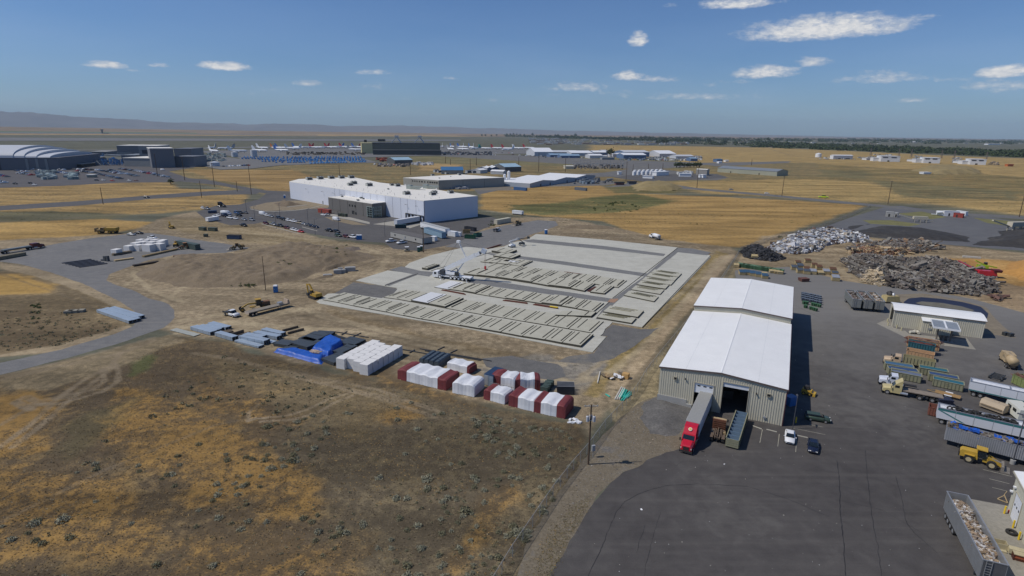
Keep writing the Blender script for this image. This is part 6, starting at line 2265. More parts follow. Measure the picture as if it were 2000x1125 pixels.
def loader(px,nose,label,s=1.0,mat=None,cabmat=None,group='wheel loaders',dirty=False):
 g,n=G(*px),G(*nose)
 mat=mat or LYEL
 P=Proto()
 m=MB(); m.profile([(-3.3,.9),(-3.3,1.9),(-3.0,2.25),(-.7,2.35),(-.5,1.2),(-.5,.9)],'y',-.85,.85); P.add('engine_cover',m,mat)
 m=MB(); m.box(-3.45,-3.3,-.9,.9,.8,1.7); P.add('rear_bumper',m,DARKT)
 m=MB(); m.box(-.7,.7,-.75,.75,1.4,3.05,.1,.06); i=P.add('cab',m,GLASS)
 m=MB(); m.box(-.95,.75,-.9,.9,3.05,3.2); P.add('cab_roof',m,mat,sub=i)
 m=MB(); m.box(.3,1.9,-.55,.55,.7,1.5); P.add('front_frame',m,mat)
 for k in(-1,1):
  m=MB(); m.bar((1.0,k*.5,1.9),(3.3,k*.5,.75),.2,.4); P.add('lift_arm',m,mat)
  m=MB(); m.box(-2.6,-1.0,k*1.05-.28,k*1.05+.28,1.62,1.7); P.add('fender',m,mat)
 m=MB(); m.bar((1.2,0,1.7),(3.1,0,1.3),.16); P.add('tilt_cylinder',m,STEEL)
 m=MB(); m.profile([(3.1,.1),(3.1,1.15),(3.5,1.2),(3.55,.35),(4.5,.12),(4.5,.04),(3.2,.0)],'y',-1.4,1.4); P.add('bucket',m,M('worn_bucket',(.30,.27,.23),.6,.3,.3))
 wheels(P,[(1.7,1.05),(1.7,-1.05),(-1.8,1.05),(-1.8,-1.05)],.78,.55,M('cream_rim',(.50,.42,.25),.6))
 P.spawn('wheel_loader',label,'loader',(g.x,g.y,.02),math.atan2((n-g).y,(n-g).x),group,None,s)
loader((1913,905),(1955,917),'yellow wheel loader with lowered bucket below the silver trailer',.92)
loader((463,487),(452,488),'yellow loader with raised frame on the edge of the gravel pad',1.0,CATT)
loader((1010,440),(1000,442),'tan backhoe loader on the gravel track',1.0,CATT)
loader((362,486),(352,487),'orange and black forklift loader before the dark container',.95,M('orange_brown',(.35,.16,.06),.6))
loader((345,481),(352,476),'yellow telehandler beside the white blocks',.8,CATY)
g,n=G(505,603),G(480,607)
P=Proto()
m=MB(); m.box(-3.6,-.9,-.9,.9,.9,2.3,.1,.1); P.add('engine_cover',m,M('grader_brown',(.20,.10,.05),.6,0,.3))
m=MB(); m.box(-.9,.7,-.85,.85,1.2,3.2,.1,.08); i=P.add('cab',m,GLASS)
m=MB(); m.box(-1,.8,-.95,.95,3.2,3.32); P.add('cab_roof',m,CATY,sub=i)
m=MB(); m.bar((.6,0,2.0),(3.0,0,2.1),.4); m.bar((3.0,0,2.1),(5.0,0,1.1),.4); P.add('goose_neck',m,CATY)
m=MB(); m.box(1.6,1.75,-1.8,1.8,.15,.8); P.add('blade',m,STEEL)
m=MB(); m.cyl((1.7,0,.9),(1.7,0,1.05),1.0,n=16); P.add('circle_gear',m,CATY)
wheels(P,[(5.0,.95),(5.0,-.95),(-1.3,1.0),(-1.3,-1.0),(-2.9,1.0),(-2.9,-1.0)],.7,.42,CATY)
P.spawn('road_grader','yellow road grader with arched front frame behind the flatbed trailer','grader',(g.x,g.y,.02),math.atan2((n-g).y,(n-g).x))
a,b=G(483,618),G(563,598)
d=b-a
P=Proto()
L=d.length
m=MB(); m.box(0,L,-1.25,1.25,1.15,1.4); P.add('deck',m,M('trailer_deck',(.24,.21,.17),.8,0,.25,1))
for k in(-.5,.5):
 m=MB(); m.box(.2,L-.2,k-.08,k+.08,.75,1.15); P.add('beam',m,DSTEEL)
m=MB(); m.box(-.06,0,-1.25,1.25,.75,1.42); P.add('tail_board',m,M('tail_cream',(.50,.42,.34),.7))
m=MB(); m.box(L-.9,L,-1.2,1.2,1.4,2.6,.25,.1); P.add('headboard',m,M('head_peach',(.42,.33,.25),.7))
m=MB(); m.box(L-3.6,L-2.2,-.8,.6,1.4,2.1); P.add('tool_box',m,STEEL)
wheels(P,[(1.2,1),(1.2,-1),(2.4,1),(2.4,-1)],.5,.45)
for k in(-1,1):
 m=MB(); m.box(L-3.2,L-3.05,k*.9-.08,k*.9+.08,0.02,1.15); P.add('landing_leg',m,STEEL)
P.spawn('flatbed_trailer','long empty flatbed trailer parked beside the white work truck','trailer',(a.x,a.y,.02),math.atan2(d.y,d.x))
def work_truck(px,nose,label,body='white',s=1.0,bed=None):
 g,n=G(*px),G(*nose)
 P=Proto()
 m=MB(); shell(m,[(-.3,.98,.4,1.15),(1.1,.98,.38,1.2),(2.6,.95,.38,1.15),(2.85,.85,.42,.95)]); P.add('body',m,CARCOL[body],True)
 m=MB(); shell(m,[(-.35,.92,1.1,1.3),(-.3,.86,1.1,1.95),(.95,.84,1.1,1.97),(1.55,.9,1.1,1.15)]); i=P.add('windows',m,GLASS)
 m=MB(); m.box(-.34,1.0,-.84,.84,1.95,2.03); P.add('roof',m,CARCOL[body],sub=i)
 m=MB(); m.box(-3.0,-.4,-1.1,1.1,.95,1.1); k_=P.add('flat_bed',m,bed or DSTEEL)
 m=MB(); m.box(-2.9,-.5,-1.08,-.95,1.1,1.5); m.box(-2.9,-.5,.95,1.08,1.1,1.5); P.add('bed_side',m,DSTEEL,sub=k_)
 wheels(P,[(1.9,.9),(1.9,-.9),(-1.9,.95),(-1.9,-.95)],.42,.28)
 P.spawn('work_truck',label,'pickup',(g.x,g.y,.02),math.atan2((n-g).y,(n-g).x),None,None,s)
work_truck((453,617),(473,622),'white flatbed work truck on the dirt left of the flatbed trailer')
work_truck((971,452),(983,449),'white crew work truck on the gravel track above the crane')
g,n=G(213,456),G(190,456)
P=Proto()
m=MB(); m.profile([(-4.6,2.6),(-4.2,1.3),(.6,1.3),(1.3,2.9),(.6,3.0),(-4.3,3.0)],'y',-1.5,1.5); P.add('dump_body',m,CATY)
m=MB(); m.box(1.5,3.2,-1.2,1.2,1.2,3.1,.1,.1); P.add('cab',m,CATT)
m=MB(); m.box(1.9,3.22,-1.22,1.22,2.1,2.9,.1,.0); P.add('windows',m,GLASS)
m=MB(); m.box(3.2,5.4,-1.2,1.2,1.0,2.2,.2,.1); P.add('hood',m,CATT)
m=MB(); m.box(5.4,6.0,-1.4,1.4,.9,2.8,.1,.0); P.add('raised_hood',m,CATT)
wheels(P,[(3.6,1.3),(3.6,-1.3),(-1.2,1.3),(-1.2,-1.3),(-3.0,1.3),(-3.0,-1.3)],.85,.6,CATY)
P.spawn('dump_truck','tan articulated dump truck at the far edge of the gravel pad','dump truck',(g.x,g.y,.02),math.atan2((n-g).y,(n-g).x),None,None,1.1)
g,n=G(1278,466),G(1262,461)
P=Proto()
m=MB(); m.box(1.9,3.9,-1.15,1.15,.6,1.7,.1,.1); P.add('hood',m,WHITE)
m=MB(); m.box(.8,2.1,-1.15,1.15,.6,2.6,.15,.08); P.add('cab',m,CARCOL['white'])
m=MB(); m.box(1.0,2.12,-1.17,1.17,1.7,2.4,.14,.0); P.add('windows',m,GLASS)
m=MB(); m.cyl((-4.4,0,1.9),(.5,0,1.9),1.12,n=20); P.add('tank',m,WHITE,True)
m=MB(); m.box(-4.6,3.8,-.5,.5,.6,.9); P.add('chassis',m,DARKT)
m=MB(); m.box(-4.9,-4.4,-.8,.8,.8,2.4); P.add('rear_box',m,LGREY)
wheels(P,[(2.8,1.05),(2.8,-1.05),(-2.4,1.0),(-2.4,-1.0),(-3.5,1.0),(-3.5,-1.0)],.5,.35)
P.spawn('water_truck','white water tank truck at the edge of the golden field','truck',(g.x,g.y,.02),math.atan2((n-g).y,(n-g).x))

# site trailers and containers
def box_trailer(A,B,dep,h,mat,label,name='site_trailer',cat='trailer',roof=None,z=.45,wins=2,group=None,wheels_=False):
 a,rot,L=base(A,B)
 P=Proto()
 m=MB(); m.box(0,L,0,dep,z,h); i=P.add('body',m,mat)
 m=MB(); m.box(-.08,L+.08,-.08,dep+.08,h,h+.12); P.add('roof',m,roof or mat,sub=i)
 for k in range(wins):
  x=L*(.15+.65*k/max(1,wins-1))
  m=MB(); m.box(x-.5,x+.5,-.04,-.004,1.5,2.4); P.add('window',m,GLASS,sub=i)
 if wins:
  m=MB(); m.box(L*.45,L*.45+.95,-.05,-.004,z,2.4); P.add('door',m,LGREY,sub=i)
 m=MB(); m.box(.4,L-.4,.3,dep-.3,0,z); P.add('underframe',m,DARKT)
 P.spawn(name,label,cat,(a.x,a.y,.02),rot,group)
SIDING=M('trailer_siding',(.38,.37,.34),.6,0,.08)
box_trailer((763,464),(825,478),6.5,3.2,SIDING,'long grey site office trailer with dark roof behind two white pickups',roof=M('trailer_roof_brown',(.13,.12,.11),.7),wins=3)
box_trailer((828,456),(863,467),2.8,3.4,M('steel_blue_side',(.22,.33,.42),.5),'blue trailer between the grey office trailer and the white semi trailer',wins=0,roof=M('blue_roof_dark',(.10,.16,.22),.5))
box_trailer((821,447),(870,461),2.8,3.9,WHITE,'white semi trailer with grey lettering on its side behind the blue trailer','semi_trailer',wins=0,z=1.1,roof=M('trailer_top',(.40,.41,.40),.6))
box_trailer((840,471),(849,472),2.6,2.4,WHITE,'small white storage box right of the grey office trailer','storage_box','box',wins=0,z=.1)
box_trailer((874,461),(889,463),2.6,2.7,WHITE,'larger white storage box right of the white semi trailer','storage_box','box',wins=0,z=.1)
box_trailer((888,462),(899,462.5),2.6,2.2,WHITE,'smaller white box touching the larger white box','storage_box','box',wins=0,z=.1)
box_trailer((776,443),(825,434),2.6,3.9,M('trailer_white',(.60,.62,.66)),'white semi trailer docked at the white building','semi_trailer',wins=0,z=1.2)
box_trailer((971,439),(998,434),2.6,2.8,M('cream_container',(.52,.49,.38),.6),'cream shipping container in the dry grass beside the gravel track','shipping_container','container',wins=0,z=.1)
box_trailer((1000,419),(1019,421),2.6,2.8,WHITE,'white container on red blocks at the edge of the golden field','shipping_container','container',wins=0,z=.8)
box_trailer((1003,371),(1027,373),2.6,2.9,M('container_blue',(.05,.12,.27),.5),'blue shipping container in the field behind the white building','shipping_container','container',wins=0,z=.1)
box_trailer((1122,371),(1144,373),2.6,2.7,M('container_slate',(.12,.14,.17),.5),'slate grey shipping container further right in the field','shipping_container','container',wins=0,z=.1)
box_trailer((772,446),(793,446),2.4,2.0,M('dumpster_teal',(.01,.04,.05),.6),'dark teal dumpster before the docked white trailer','dumpster','dumpster',wins=0,z=.1)
box_trailer((407,434),(428,431),2.5,2.6,WHITE,'white enclosed trailer in the lower left of the car park','cargo_trailer','trailer',wins=0,z=.5)
box_trailer((407,417),(424,416),2.4,1.6,DBLUE,'navy dumpster at the upper left of the car park','dumpster','dumpster',wins=0,z=.1)
box_trailer((443,467),(467,468),2.5,2.0,DBLUE,'navy roll-off dumpster alone on the dirt','dumpster','dumpster',wins=0,z=.1,roof=BLACK)
box_trailer((388,450),(398,451),2.2,1.8,M('dumpster_green',(.07,.085,.06),.6),'left small green dumpster on the far dirt','dumpster','dumpster',wins=0,z=.1)
box_trailer((406,451),(420,452),2.2,1.8,MATS['dumpster_green'],'right small green dumpster on the far dirt','dumpster','dumpster',wins=0,z=.1)
box_trailer((397.5,463),(404,463),1.8,1.4,MATS['dumpster_green'],'smallest green dumpster, nearer the gravel pad','dumpster','dumpster',wins=0,z=.1)
box_trailer((344,481),(382,489),2.5,2.6,M('container_pad',(.06,.085,.075),.6),'long dark green container with a machine on top on the gravel pad','shipping_container','container',wins=0,z=.1)
box_trailer((376,486),(384,486),2.4,1.9,BLUEP,'small blue box at the right end of the dark green container','storage_box','box',wins=0,z=.05)
box_trailer((339,507),(361,505),2.2,1.5,M('olive_box_side',(.11,.10,.06),.7),'brown-topped skip with a yellow end below the forklift','skip','skip',wins=0,z=.05,roof=M('skip_brown',(.20,.13,.08),.8))
for(A,B,lab,mt)in[((908,466),(928,467),'green open dumpster below the gravel track',M('dumpster_bright_green',(.015,.085,.045),.6)),((927,464),(938,462),'dark green dumpster right of the open one',TGR),((909,449),(928,452),'black open dumpster above the gravel track',M('dumpster_black',(.03,.032,.04),.6)),((904,456),(918,456),'brown scrap skip between the dumpsters',CATT)]:
 a,rot,L=base(A,B)
 P=Proto()
 open_box(P,L,2.4,1.9,mt,ribsn=6)
 P.spawn('dumpster',lab,'dumpster',(a.x,a.y+1.2,.02),rot,None)
g=G(795,491)
P=Proto()
m=MB(); m.box(-1.2,1.2,-.6,.6,.25,.75,.05); P.add('body',m,M('cart_tan',(.40,.36,.26),.6))
m=MB(); m.box(-.8,.8,-.65,.65,1.8,1.9); P.add('roof',m,WHITE)
for x,y in((-.7,.55),(-.7,-.55),(.7,.55),(.7,-.55)):
 m=MB(); m.bar((x,y,.7),(x,y,1.8),.06); P.add('post',m,DARKT)
m=MB(); m.box(-.4,.3,-.5,.5,.75,1.1); P.add('seat',m,DARKT)
wheels(P,[(.8,.5),(.8,-.5),(-.8,.5),(-.8,-.5)],.28,.2)
P.spawn('golf_cart','golf cart with white roof on the dirt before the portable toilets','golf cart',(g.x,g.y,.02),.3,None,None,1.2)
place_car('pickup',(764,473),(754,474),'white','left white pickup before the grey office trailer')
place_car('pickup',(785,476),(775,477.5),'white','right white pickup before the grey office trailer')
place_car('sedan',(257,459.5),(268,460),'silver','silver car at the far edge of the gravel pad')
place_car('sedan',(272,457),(283,457.5),'black','dark car beside the silver one on the gravel pad')
place_car('pickup',(298,466.5),(309,468),'white','white pickup behind the white foam blocks')
P=Proto()
MAR=M('truck_maroon',(.10,.012,.018),.3,0,.08)
tractor(P,MAR,0.0,True,roof_fairing=False)
m=MB(); m.box(-18,-4.6,-1.25,1.25,1.2,1.4); P.add('trailer_deck',m,DSTEEL)
m=MB(); m.box(-17,-5.6,-1.1,1.1,1.4,1.9); P.add('load',m,M('steel_load',(.20,.22,.22),.5,.3,.3))
tandem(P,(-5.4,-6.6,-15.5,-16.7))
g,n=G(86,483),G(140,470)
P.spawn('flatbed_semi','dark red semi truck with loaded flatbed at the left edge of the gravel pad','truck',(g.x,g.y,.02),math.atan2((G(86,485)-G(0,499)).y,(G(86,485)-G(0,499)).x))
bundle((-60,519),(52,499),3.0,1.4,'long stack of steel and timber at the left edge',3,M('mixed_timber',(.22,.19,.13),.8,0,.4,1),group='long stacks on the pad',name='beam_stack',dark=False)
bundle((-60,511),(60,492),2.6,1.2,'second long stack behind the edge stack',3,M('mixed_timber'),group='long stacks on the pad',name='beam_stack',dark=False)if False else None
bundle((262,521),(311,513),1.6,.6,'dark beam bundle at the lower edge of the pad',3,M('dark_beams',(.05,.04,.032),.8),group='long stacks on the pad',name='beam_stack',dark=False)
bundle((225,511),(262,506),1.8,.5,'low timber stack in front of the lone foam block',2,WOODL,group='long stacks on the pad',name='beam_stack',dark=False)
bundle((222,500),(258,494),1.8,.9,'timber stack touching the front white blocks',3,WOODD,group='long stacks on the pad',name='beam_stack',dark=False)
bundle((282,503),(349,488),1.4,.7,'long yellowish beam stack crossing before the pad blocks',3,M('ochre_beams',(.30,.22,.11),.8),group='long stacks on the pad',name='beam_stack',dark=False)
bundle((259,506),(274,503),1.4,.9,'short dark timber stack in the middle of the pad',2,M('dark_beams'),group='long stacks on the pad',name='beam_stack',dark=False)if False else None
bundle((322,511),(340,508),1.2,.1,'flat black plate left of the brown-topped skip',1,BLACK,group='long stacks on the pad',name='steel_plate',dark=False)
bundle((366,503),(385,500),1.6,.1,'flat black plate right of the brown-topped skip',1,BLACK,group='long stacks on the pad',name='steel_plate',dark=False)
for k in range(6):
 a,rot,L=base((122+k*6.6,515+k*1.6),(182+k*6.2,507+k*1.6))
 m=MB(); m.box(0,L*.95,0,1.35,.03,.28)
 one('black_mat',m,M('mat_black',(.03,.031,.04),.6),['farthest','second farthest','third farthest','third nearest','second nearest','nearest'][k]+' black mat of the dark square on the gravel pad','mat',(a.x,a.y,0),rot,'black mats on the pad')
a,rot,L=base((202,510),(212,511))
m=MB()
m.box(0,1.2,0,1,0,2.2); m.box(1.6,2.6,0,1,0,2.4); m.box(-1.5,0,0,1.4,0,.7)
one('pallet_goods',m,M('dark_goods',(.08,.085,.09),.7),'dark crates standing at the right corner of the black mats','crates',(a.x,a.y,0),rot)
for i,(x,y,w_,lab)in enumerate([(124,613,2.2,'left'),(132,612,1.4,'second'),(140,612,1.6,'third'),(150,611,1.8,'right')]):
 g=G(x,y)
 m=MB(); m.box(0,w_,0,1.8,0,.8)
 one('concrete_block',m,M('block_greenish',(.27,.25,.20),.9,0,.2),lab+' concrete block in the row left of the gravel road','block',(g.x,g.y,0),.15,'concrete blocks left of the road')
for i,(x,y,w_,d_,h_,lab)in enumerate([(652,536,3,2.4,1.6,'large concrete vault by the trench, left one'),(662,534,2.6,2,1.3,'concrete vault by the trench, middle one'),(674,531,4.2,2.4,1.6,'concrete vault by the trench, right one'),(631,540,3.4,2,.5,'flat concrete slab left of the vaults'),(660,528,2,1.2,.9,'small concrete block behind the vaults')]):
 g=G(x,y)
 m=MB(); m.box(0,w_,0,d_,0,h_); m.box(.3,w_-.3,.3,d_-.3,h_,h_+.12)
 one('concrete_vault',m,BOXC,lab,'concrete vault',(g.x,g.y,0),.3)
TEAL=M('teal_pipe',(.04,.42,.33),.5)
PWH=M('white_pipe',(.60,.57,.50),.5)
for(a,b,n,mt,lab)in[((1201,781),(1214,757),3,PWH,'bundle of white pipes beside the teal pipes'),((1209,777),(1218,761),3,TEAL,'bundle of teal pipes beside the white pipes'),((1213,783),(1230,766),2,TEAL,'loose teal pipes by the fence'),((1220,778),(1230,770),2,TEAL,'short teal pipes nearest the fence'),((1183,771),(1191,776),1,TEAL,'single teal pipe on the dirt'),((1167,749),(1172,727),1,PWH,'single white pipe left of the pallets')]:
 A,B=G(*a),G(*b)
 d=B-A
 r=thing('pipe_bundle',lab,'pipes',(A.x,A.y,0),math.atan2(d.y,d.x),None)
 for k in range(n):
  m=MB(); m.cyl((0+.2*k,k*-.42,.16),(d.length-.15*k,k*-.42,.16),.16,n=8)
  part('pipe',m,mt,r)
r=thing('crate_heap','heap of broken pallets and crates beside the plywood box','pallets',(G(1195,738).x,G(1195,738).y,0))
rs=random.Random(3)
for k in range(16):
 m=MB()
 m.rbox((rs.uniform(-2.2,2.6),rs.uniform(-1.2,1.4),.25+rs.random()*.6),(rs.uniform(.5,1.4),rs.uniform(.4,1.0),rs.uniform(.1,.5)),rs.uniform(0,3),(rs.uniform(-.4,.4),rs.uniform(-.4,.4)))
 part('board',m,rs.choice([WOODD,WOODL,WHITE,M('cardboard',(.30,.21,.12),.9)]),r)
a,rot,L=base((1214,739),(1227,742))
m=MB(); m.box(0,1.5,0,1.3,.05,1.25)
o=one('plywood_crate',m,M('orange_plywood',(.50,.31,.12),.8,0,.15),'orange plywood crate right of the pallet heap','crate',(a.x,a.y,0),rot)
m=MB()
for k in range(14):
 rg=rs.uniform(0,.9)
 m.rbox((rs.uniform(-1.2,1.2),rs.uniform(-.8,.8),.1),(.9,.5,.15),rs.uniform(0,3),(rs.uniform(-.3,.3),rs.uniform(-.3,.3)))
g=G(1121,823)
one('plastic_wrap',m,WHT,'crumpled white plastic at the corner of the rightmost bundle','plastic',(g.x,g.y,0))

# chain link fence between field and yard
def fence():
 pts=[(958,1160),(1001,1088),(1040,1030),(1080,970),(1120,918),(1146,888),(1182,838),(1215,802),(1245,765),(1262,735),(1300,686),(1350,625),(1400,563),(1440,502),(1447,490),(1500,472),(1600,446),(1660,423),(1700,405)]
 W=[G(*p)for p in pts]
 r=thing('chain_link_fence','long chain link fence between the dry field and the paved yard','fence',(0,0,0))
 link_,nt,b=new_mat('chain_link')
 co=ncoord(nt,'UV')
 nn=nt.nodes.new('ShaderNodeSeparateXYZ')
 nt.links.new(co,nn.inputs[0])
 s1_=nmath(nt,'PINGPONG',nmath(nt,'ADD',nn.outputs[0],nn.outputs[1]),.5)
 s2_=nmath(nt,'PINGPONG',nmath(nt,'SUBTRACT',nn.outputs[0],nn.outputs[1]),.5)
 w_=nmath(nt,'LESS_THAN',nmath(nt,'MINIMUM',s1_,s2_),.075)
 b.inputs['Base Color'].default_value=(.30,.30,.30,1)
 b.inputs['Metallic'].default_value=.5
 b.inputs['Roughness'].default_value=.5
 nt.links.new(w_,b.inputs['Alpha'])
 tot=0
 post=MB().cyl((0,0,0),(0,0,2.15),.04,n=6).mesh('post',LGREY)
 for i,(a,b_)in enumerate(zip(W[:-1],W[1:])):
  d=b_-a
  L=d.length
  n=max(1,int(round(L/(3.0 if i<13 else 6.0))))
  k=MB()
  k.quad((a.x,a.y,.05),(b_.x,b_.y,.05),(b_.x,b_.y,2.05),(a.x,a.y,2.05))
  me=k.mesh('mesh_panel',link_,recalc=False)
  uv=me.uv_layers.new(name='UVMap')
  q=.09
  for j,c in enumerate(((tot/q,0),((tot+L)/q,0),((tot+L)/q,2/q),(tot/q,2/q))):
   uv.data[j].uv=(c[0]%1000,c[1])if False else(c[0],c[1])
  part('mesh_panel',me,None,r)
  tot+=L
  for j in range(n):
   p=a.lerp(b_,j/n)
   o=part('post',post,None,r)
   o.location=(p.x,p.y,0)
  m=MB()
  m.bar((a.x,a.y,2.07),(b_.x,b_.y,2.07),.04)
  part('top_rail',m,LGREY,r)
fence()

# PAVED YARD: CONTAINERS, TRAILERS, HEAPS
def mound(name,px,h,mat,seed=1,edge=6.0,res=.8,rough=.5,kind='structure',label=None,cat=None,z=0.0,power=1.0):
 P_=PX(px)
 xs,ys=[p[0]for p in P_],[p[1]for p in P_]
 cx,cy=sum(xs)/len(xs),sum(ys)/len(ys)
 nx,ny=int((max(xs)-min(xs))/res)+2,int((max(ys)-min(ys))/res)+2
 nx,ny=min(nx,330),min(ny,330)
 gx,gy=np.meshgrid(np.linspace(min(xs)-1,max(xs)+1,nx),np.linspace(min(ys)-1,max(ys)+1,ny))
 sd=sdist(gx.ravel(),gy.ravel(),P_).reshape(gx.shape)
 sd=sd+(fbm(gx,gy,edge*.8,3,seed+5)-.5)*edge*.5
 t=ss(sd,-.2,edge)**power
 zz=h*t*(1-rough+2*rough*fbm(gx,gy,edge*1.3,5,seed))+t*((fbm(gx,gy,1.2,3,seed+2)-.5)*.35+(fbm(gx,gy,4.5,4,seed+3)-.5)*2.0+(fbm(gx,gy,1.9,3,seed+4)-.5)*1.1)*min(1,h/3)-.05
 m=MB()
 idx={}
 for i in range(ny):
  for j in range(nx):
   if sd[i,j]>-.6:
    idx[(i,j)]=len(m.v)
    m.v.append((float(gx[i,j]),float(gy[i,j]),float(zz[i,j])+z))
 for i in range(ny-1):
  for j in range(nx-1):
   q=[(i,j),(i,j+1),(i+1,j+1),(i+1,j)]
   if all(k in idx for k in q):
    m.f.append(tuple(idx[k]for k in q))
    m.c.append(m.cur)
 o=part(name,m,mat,None,True,recalc=False)
 if kind:
  o['kind']=kind
 if label:
  tag(o,label,cat)
 def hfun(x,y):
  X,Y=np.asarray(x,float),np.asarray(y,float)
  s=sdist(X,Y,P_)+(fbm(X,Y,edge*.8,3,seed+5)-.5)*edge*.5
  tt=ss(s,-.2,edge)**power
  return h*tt*(1-rough+2*rough*fbm(X,Y,edge*1.3,5,seed))-.05+z,s
 return o,hfun
def heap(name,px,h,n,sizes,cols,seed,label,cat,mat=None,edge=5.0,flat=.35,elong=2.5,corem=None,tilt=.5,coarse=None):
 """a heap of loose pieces nobody could count, on a core of the same stuff"""
 rs=np.random.RandomState(seed)
 P_=PX(px)
 o,hf=mound(name+'_core',px,h*.8,corem or M('heap_core',(.09,.08,.065),.95,0,.5,.6),seed,edge,.8,.5,kind='stuff')
 xs,ys=[p[0]for p in P_],[p[1]for p in P_]
 X=rs.uniform(min(xs),max(xs),n*4)
 Y=rs.uniform(min(ys),max(ys),n*4)
 Z,S=hf(X,Y)
 ok=np.nonzero(S>-.3)[0][:n]
 m=MB()
 for i in ok:
  s=rs.uniform(*sizes)
  m.cur=tuple(np.array(cols[rs.randint(len(cols))])*rs.uniform(.6,1.25))
  e=rs.uniform(1,elong)
  if rs.rand()<.04:
   s,e=s*1.6,e*1.5
  m.rbox((X[i],Y[i],Z[i]+s*.15+rs.rand()*.25),(s*e,s*rs.uniform(.4,1),s*rs.uniform(.15,1)*flat*2),rs.uniform(0,3.14),(rs.uniform(-tilt,tilt),rs.uniform(-tilt,tilt)))
 q=part(name,m,mat or VC,None,False,True)
 q['kind']='stuff'
 tag(q,label,cat)
 return hf
EARTH=surface_mat('heap_earth',(.155,.118,.076),(.235,.182,.118),fine=2.2,amount=1.8,bump=1.0,scale=.18,patchy=(.15,.125,.095))
mound('earth_mound',[(262,536),(300,512),(380,498),(450,496),(500,486),(560,474),(610,476),(660,484),(720,494),(738,505),(700,512),(640,530),(600,545),(540,556),(470,562),(400,563),(330,556)],2.5,EARTH,3,11,.8,.7)
mound('trench_bank',[(608,545),(640,537),(700,518),(737,507),(738,510),(700,522),(645,542),(612,548)],.8,EARTH,5,2.5,.7,.4)
mound('trench_bank',[(625,526),(690,508),(690,513),(630,532)],1.3,EARTH,6,2,.7,.4)
mound('trench_bank',[(636,516),(688,503),(689,507),(642,521)],1.3,EARTH,7,2,.7,.4)
mound('earth_mound',[(670,483),(700,482),(708,488),(680,491)],1.0,M('dark_earth',(.15,.12,.095),.95,0,.3,.5),8,5,.8)
mound('earth_mound',[(537,396),(556,393),(575,396),(592,400),(560,404),(536,401)],3.4,M('brown_spoil',(.17,.13,.085),.95,0,.3,.3),9,10,1.2,.4)
mound('gravel_heap',[(1255,785),(1275,772),(1300,775),(1340,788),(1370,800),(1355,830),(1310,858),(1265,850),(1240,815)],.8,surface_mat('heap_gravel',(.10,.096,.092),(.15,.143,.132),fine=2.5,amount=2.0,bump=1.0,scale=.4,patchy=(.12,.12,.118)),10,5,.4,.3)
mound('stockpile',[(1640,458),(1720,440),(1800,444),(1900,462),(1900,474),(1800,468),(1645,462),(1620,456),(1660,440),(1720,434)],1.4,BLACKG,11,12,1.5,.4)
mound('stockpile',[(1900,478),(1950,452),(2010,440),(2140,452),(2160,510),(2000,486)],5.5,BLACKG,12,24,2,.3)
mound('mulch_pile',[(1842,514),(1880,507),(1910,512),(1900,528),(1870,526)],1.6,M('orange_mulch',(.42,.22,.06),.95,0,.25,.6),13,5,.8)
mound('mulch_pile',[(1950,530),(1975,512),(2010,503),(2090,520),(2080,560),(1990,548)],6.0,M('orange_mulch',(.42,.22,.06)),14,12,1.2,.3)
mound('spoil_bank',[(1230,362),(1290,357),(1335,366),(1325,373),(1240,374)],5,M('grassy_bank',(.26,.20,.09),.95,0,.3,.1),15,16,3,.4)
mound('spoil_bank',[(1775,333),(1830,326),(1915,332),(1920,340),(1830,341)],7,M('grassy_bank',(.26,.20,.09)),16,22,4,.4)
mound('spoil_bank',[(1110,440),(1190,442),(1200,448),(1100,446)],1.4,EARTH,17,5,1,.4)
GREYW=[(.15,.13,.11),(.11,.09,.08),(.20,.18,.155),(.075,.062,.052),(.24,.21,.17),(.13,.105,.08),(.30,.28,.24),(.20,.185,.17)]
heap('wood_heap',[(1648,507),(1680,498),(1720,506),(1780,510),(1850,514),(1900,526),(1935,550),(1940,570),(1905,578),(1830,570),(1760,563),(1700,552),(1668,535)],2.4,13000,(.35,1.2),GREYW,21,'vast heap of grey demolition timber beyond the yard road','wood heap',edge=6,elong=4)
heap('timber_heap',[(1682,540),(1700,530),(1730,534),(1738,552),(1715,557),(1690,552)],3.2,1400,(.4,1.1),[(.48,.38,.25),(.40,.32,.2),(.52,.44,.32),(.3,.24,.16)],22,'pale new timber scraps on the near side of the grey heap','timber heap',edge=5,elong=4)
heap('wood_heap',[(1655,488),(1690,478),(1760,470),(1800,474),(1842,484),(1800,492),(1740,498),(1680,497)],1.9,6000,(.35,1.2),GREYW+[(.30,.19,.11)],23,'second heap of grey timber behind the vast one','wood heap',edge=6,elong=4)
heap('timber_heap',[(1658,495),(1690,487),(1750,492),(1790,492),(1770,497),(1700,499)],2.2,1200,(.4,1.2),[(.38,.26,.14),(.24,.13,.08),(.45,.34,.2),(.16,.09,.06)],24,'brownish timber along the front of the second grey heap','timber heap',edge=3,elong=4)
heap('appliance_heap',[(1500,486),(1530,470),(1560,458),(1600,449),(1640,452),(1690,462),(1697,474),(1650,473),(1610,480),(1600,490),(1560,497),(1520,494)],1.8,4200,(.5,1.5),[(.62,.63,.65),(.5,.5,.52),(.68,.68,.66),(.2,.2,.22),(.09,.09,.1),(.13,.09,.07),(.30,.33,.38),(.40,.34,.26)],25,'white and dark heap of scrapped appliances at the field corner','scrap heap',edge=4,flat=.7,elong=1.5,corem=M('scrap_core',(.06,.06,.065),.9,0,.4,.6))
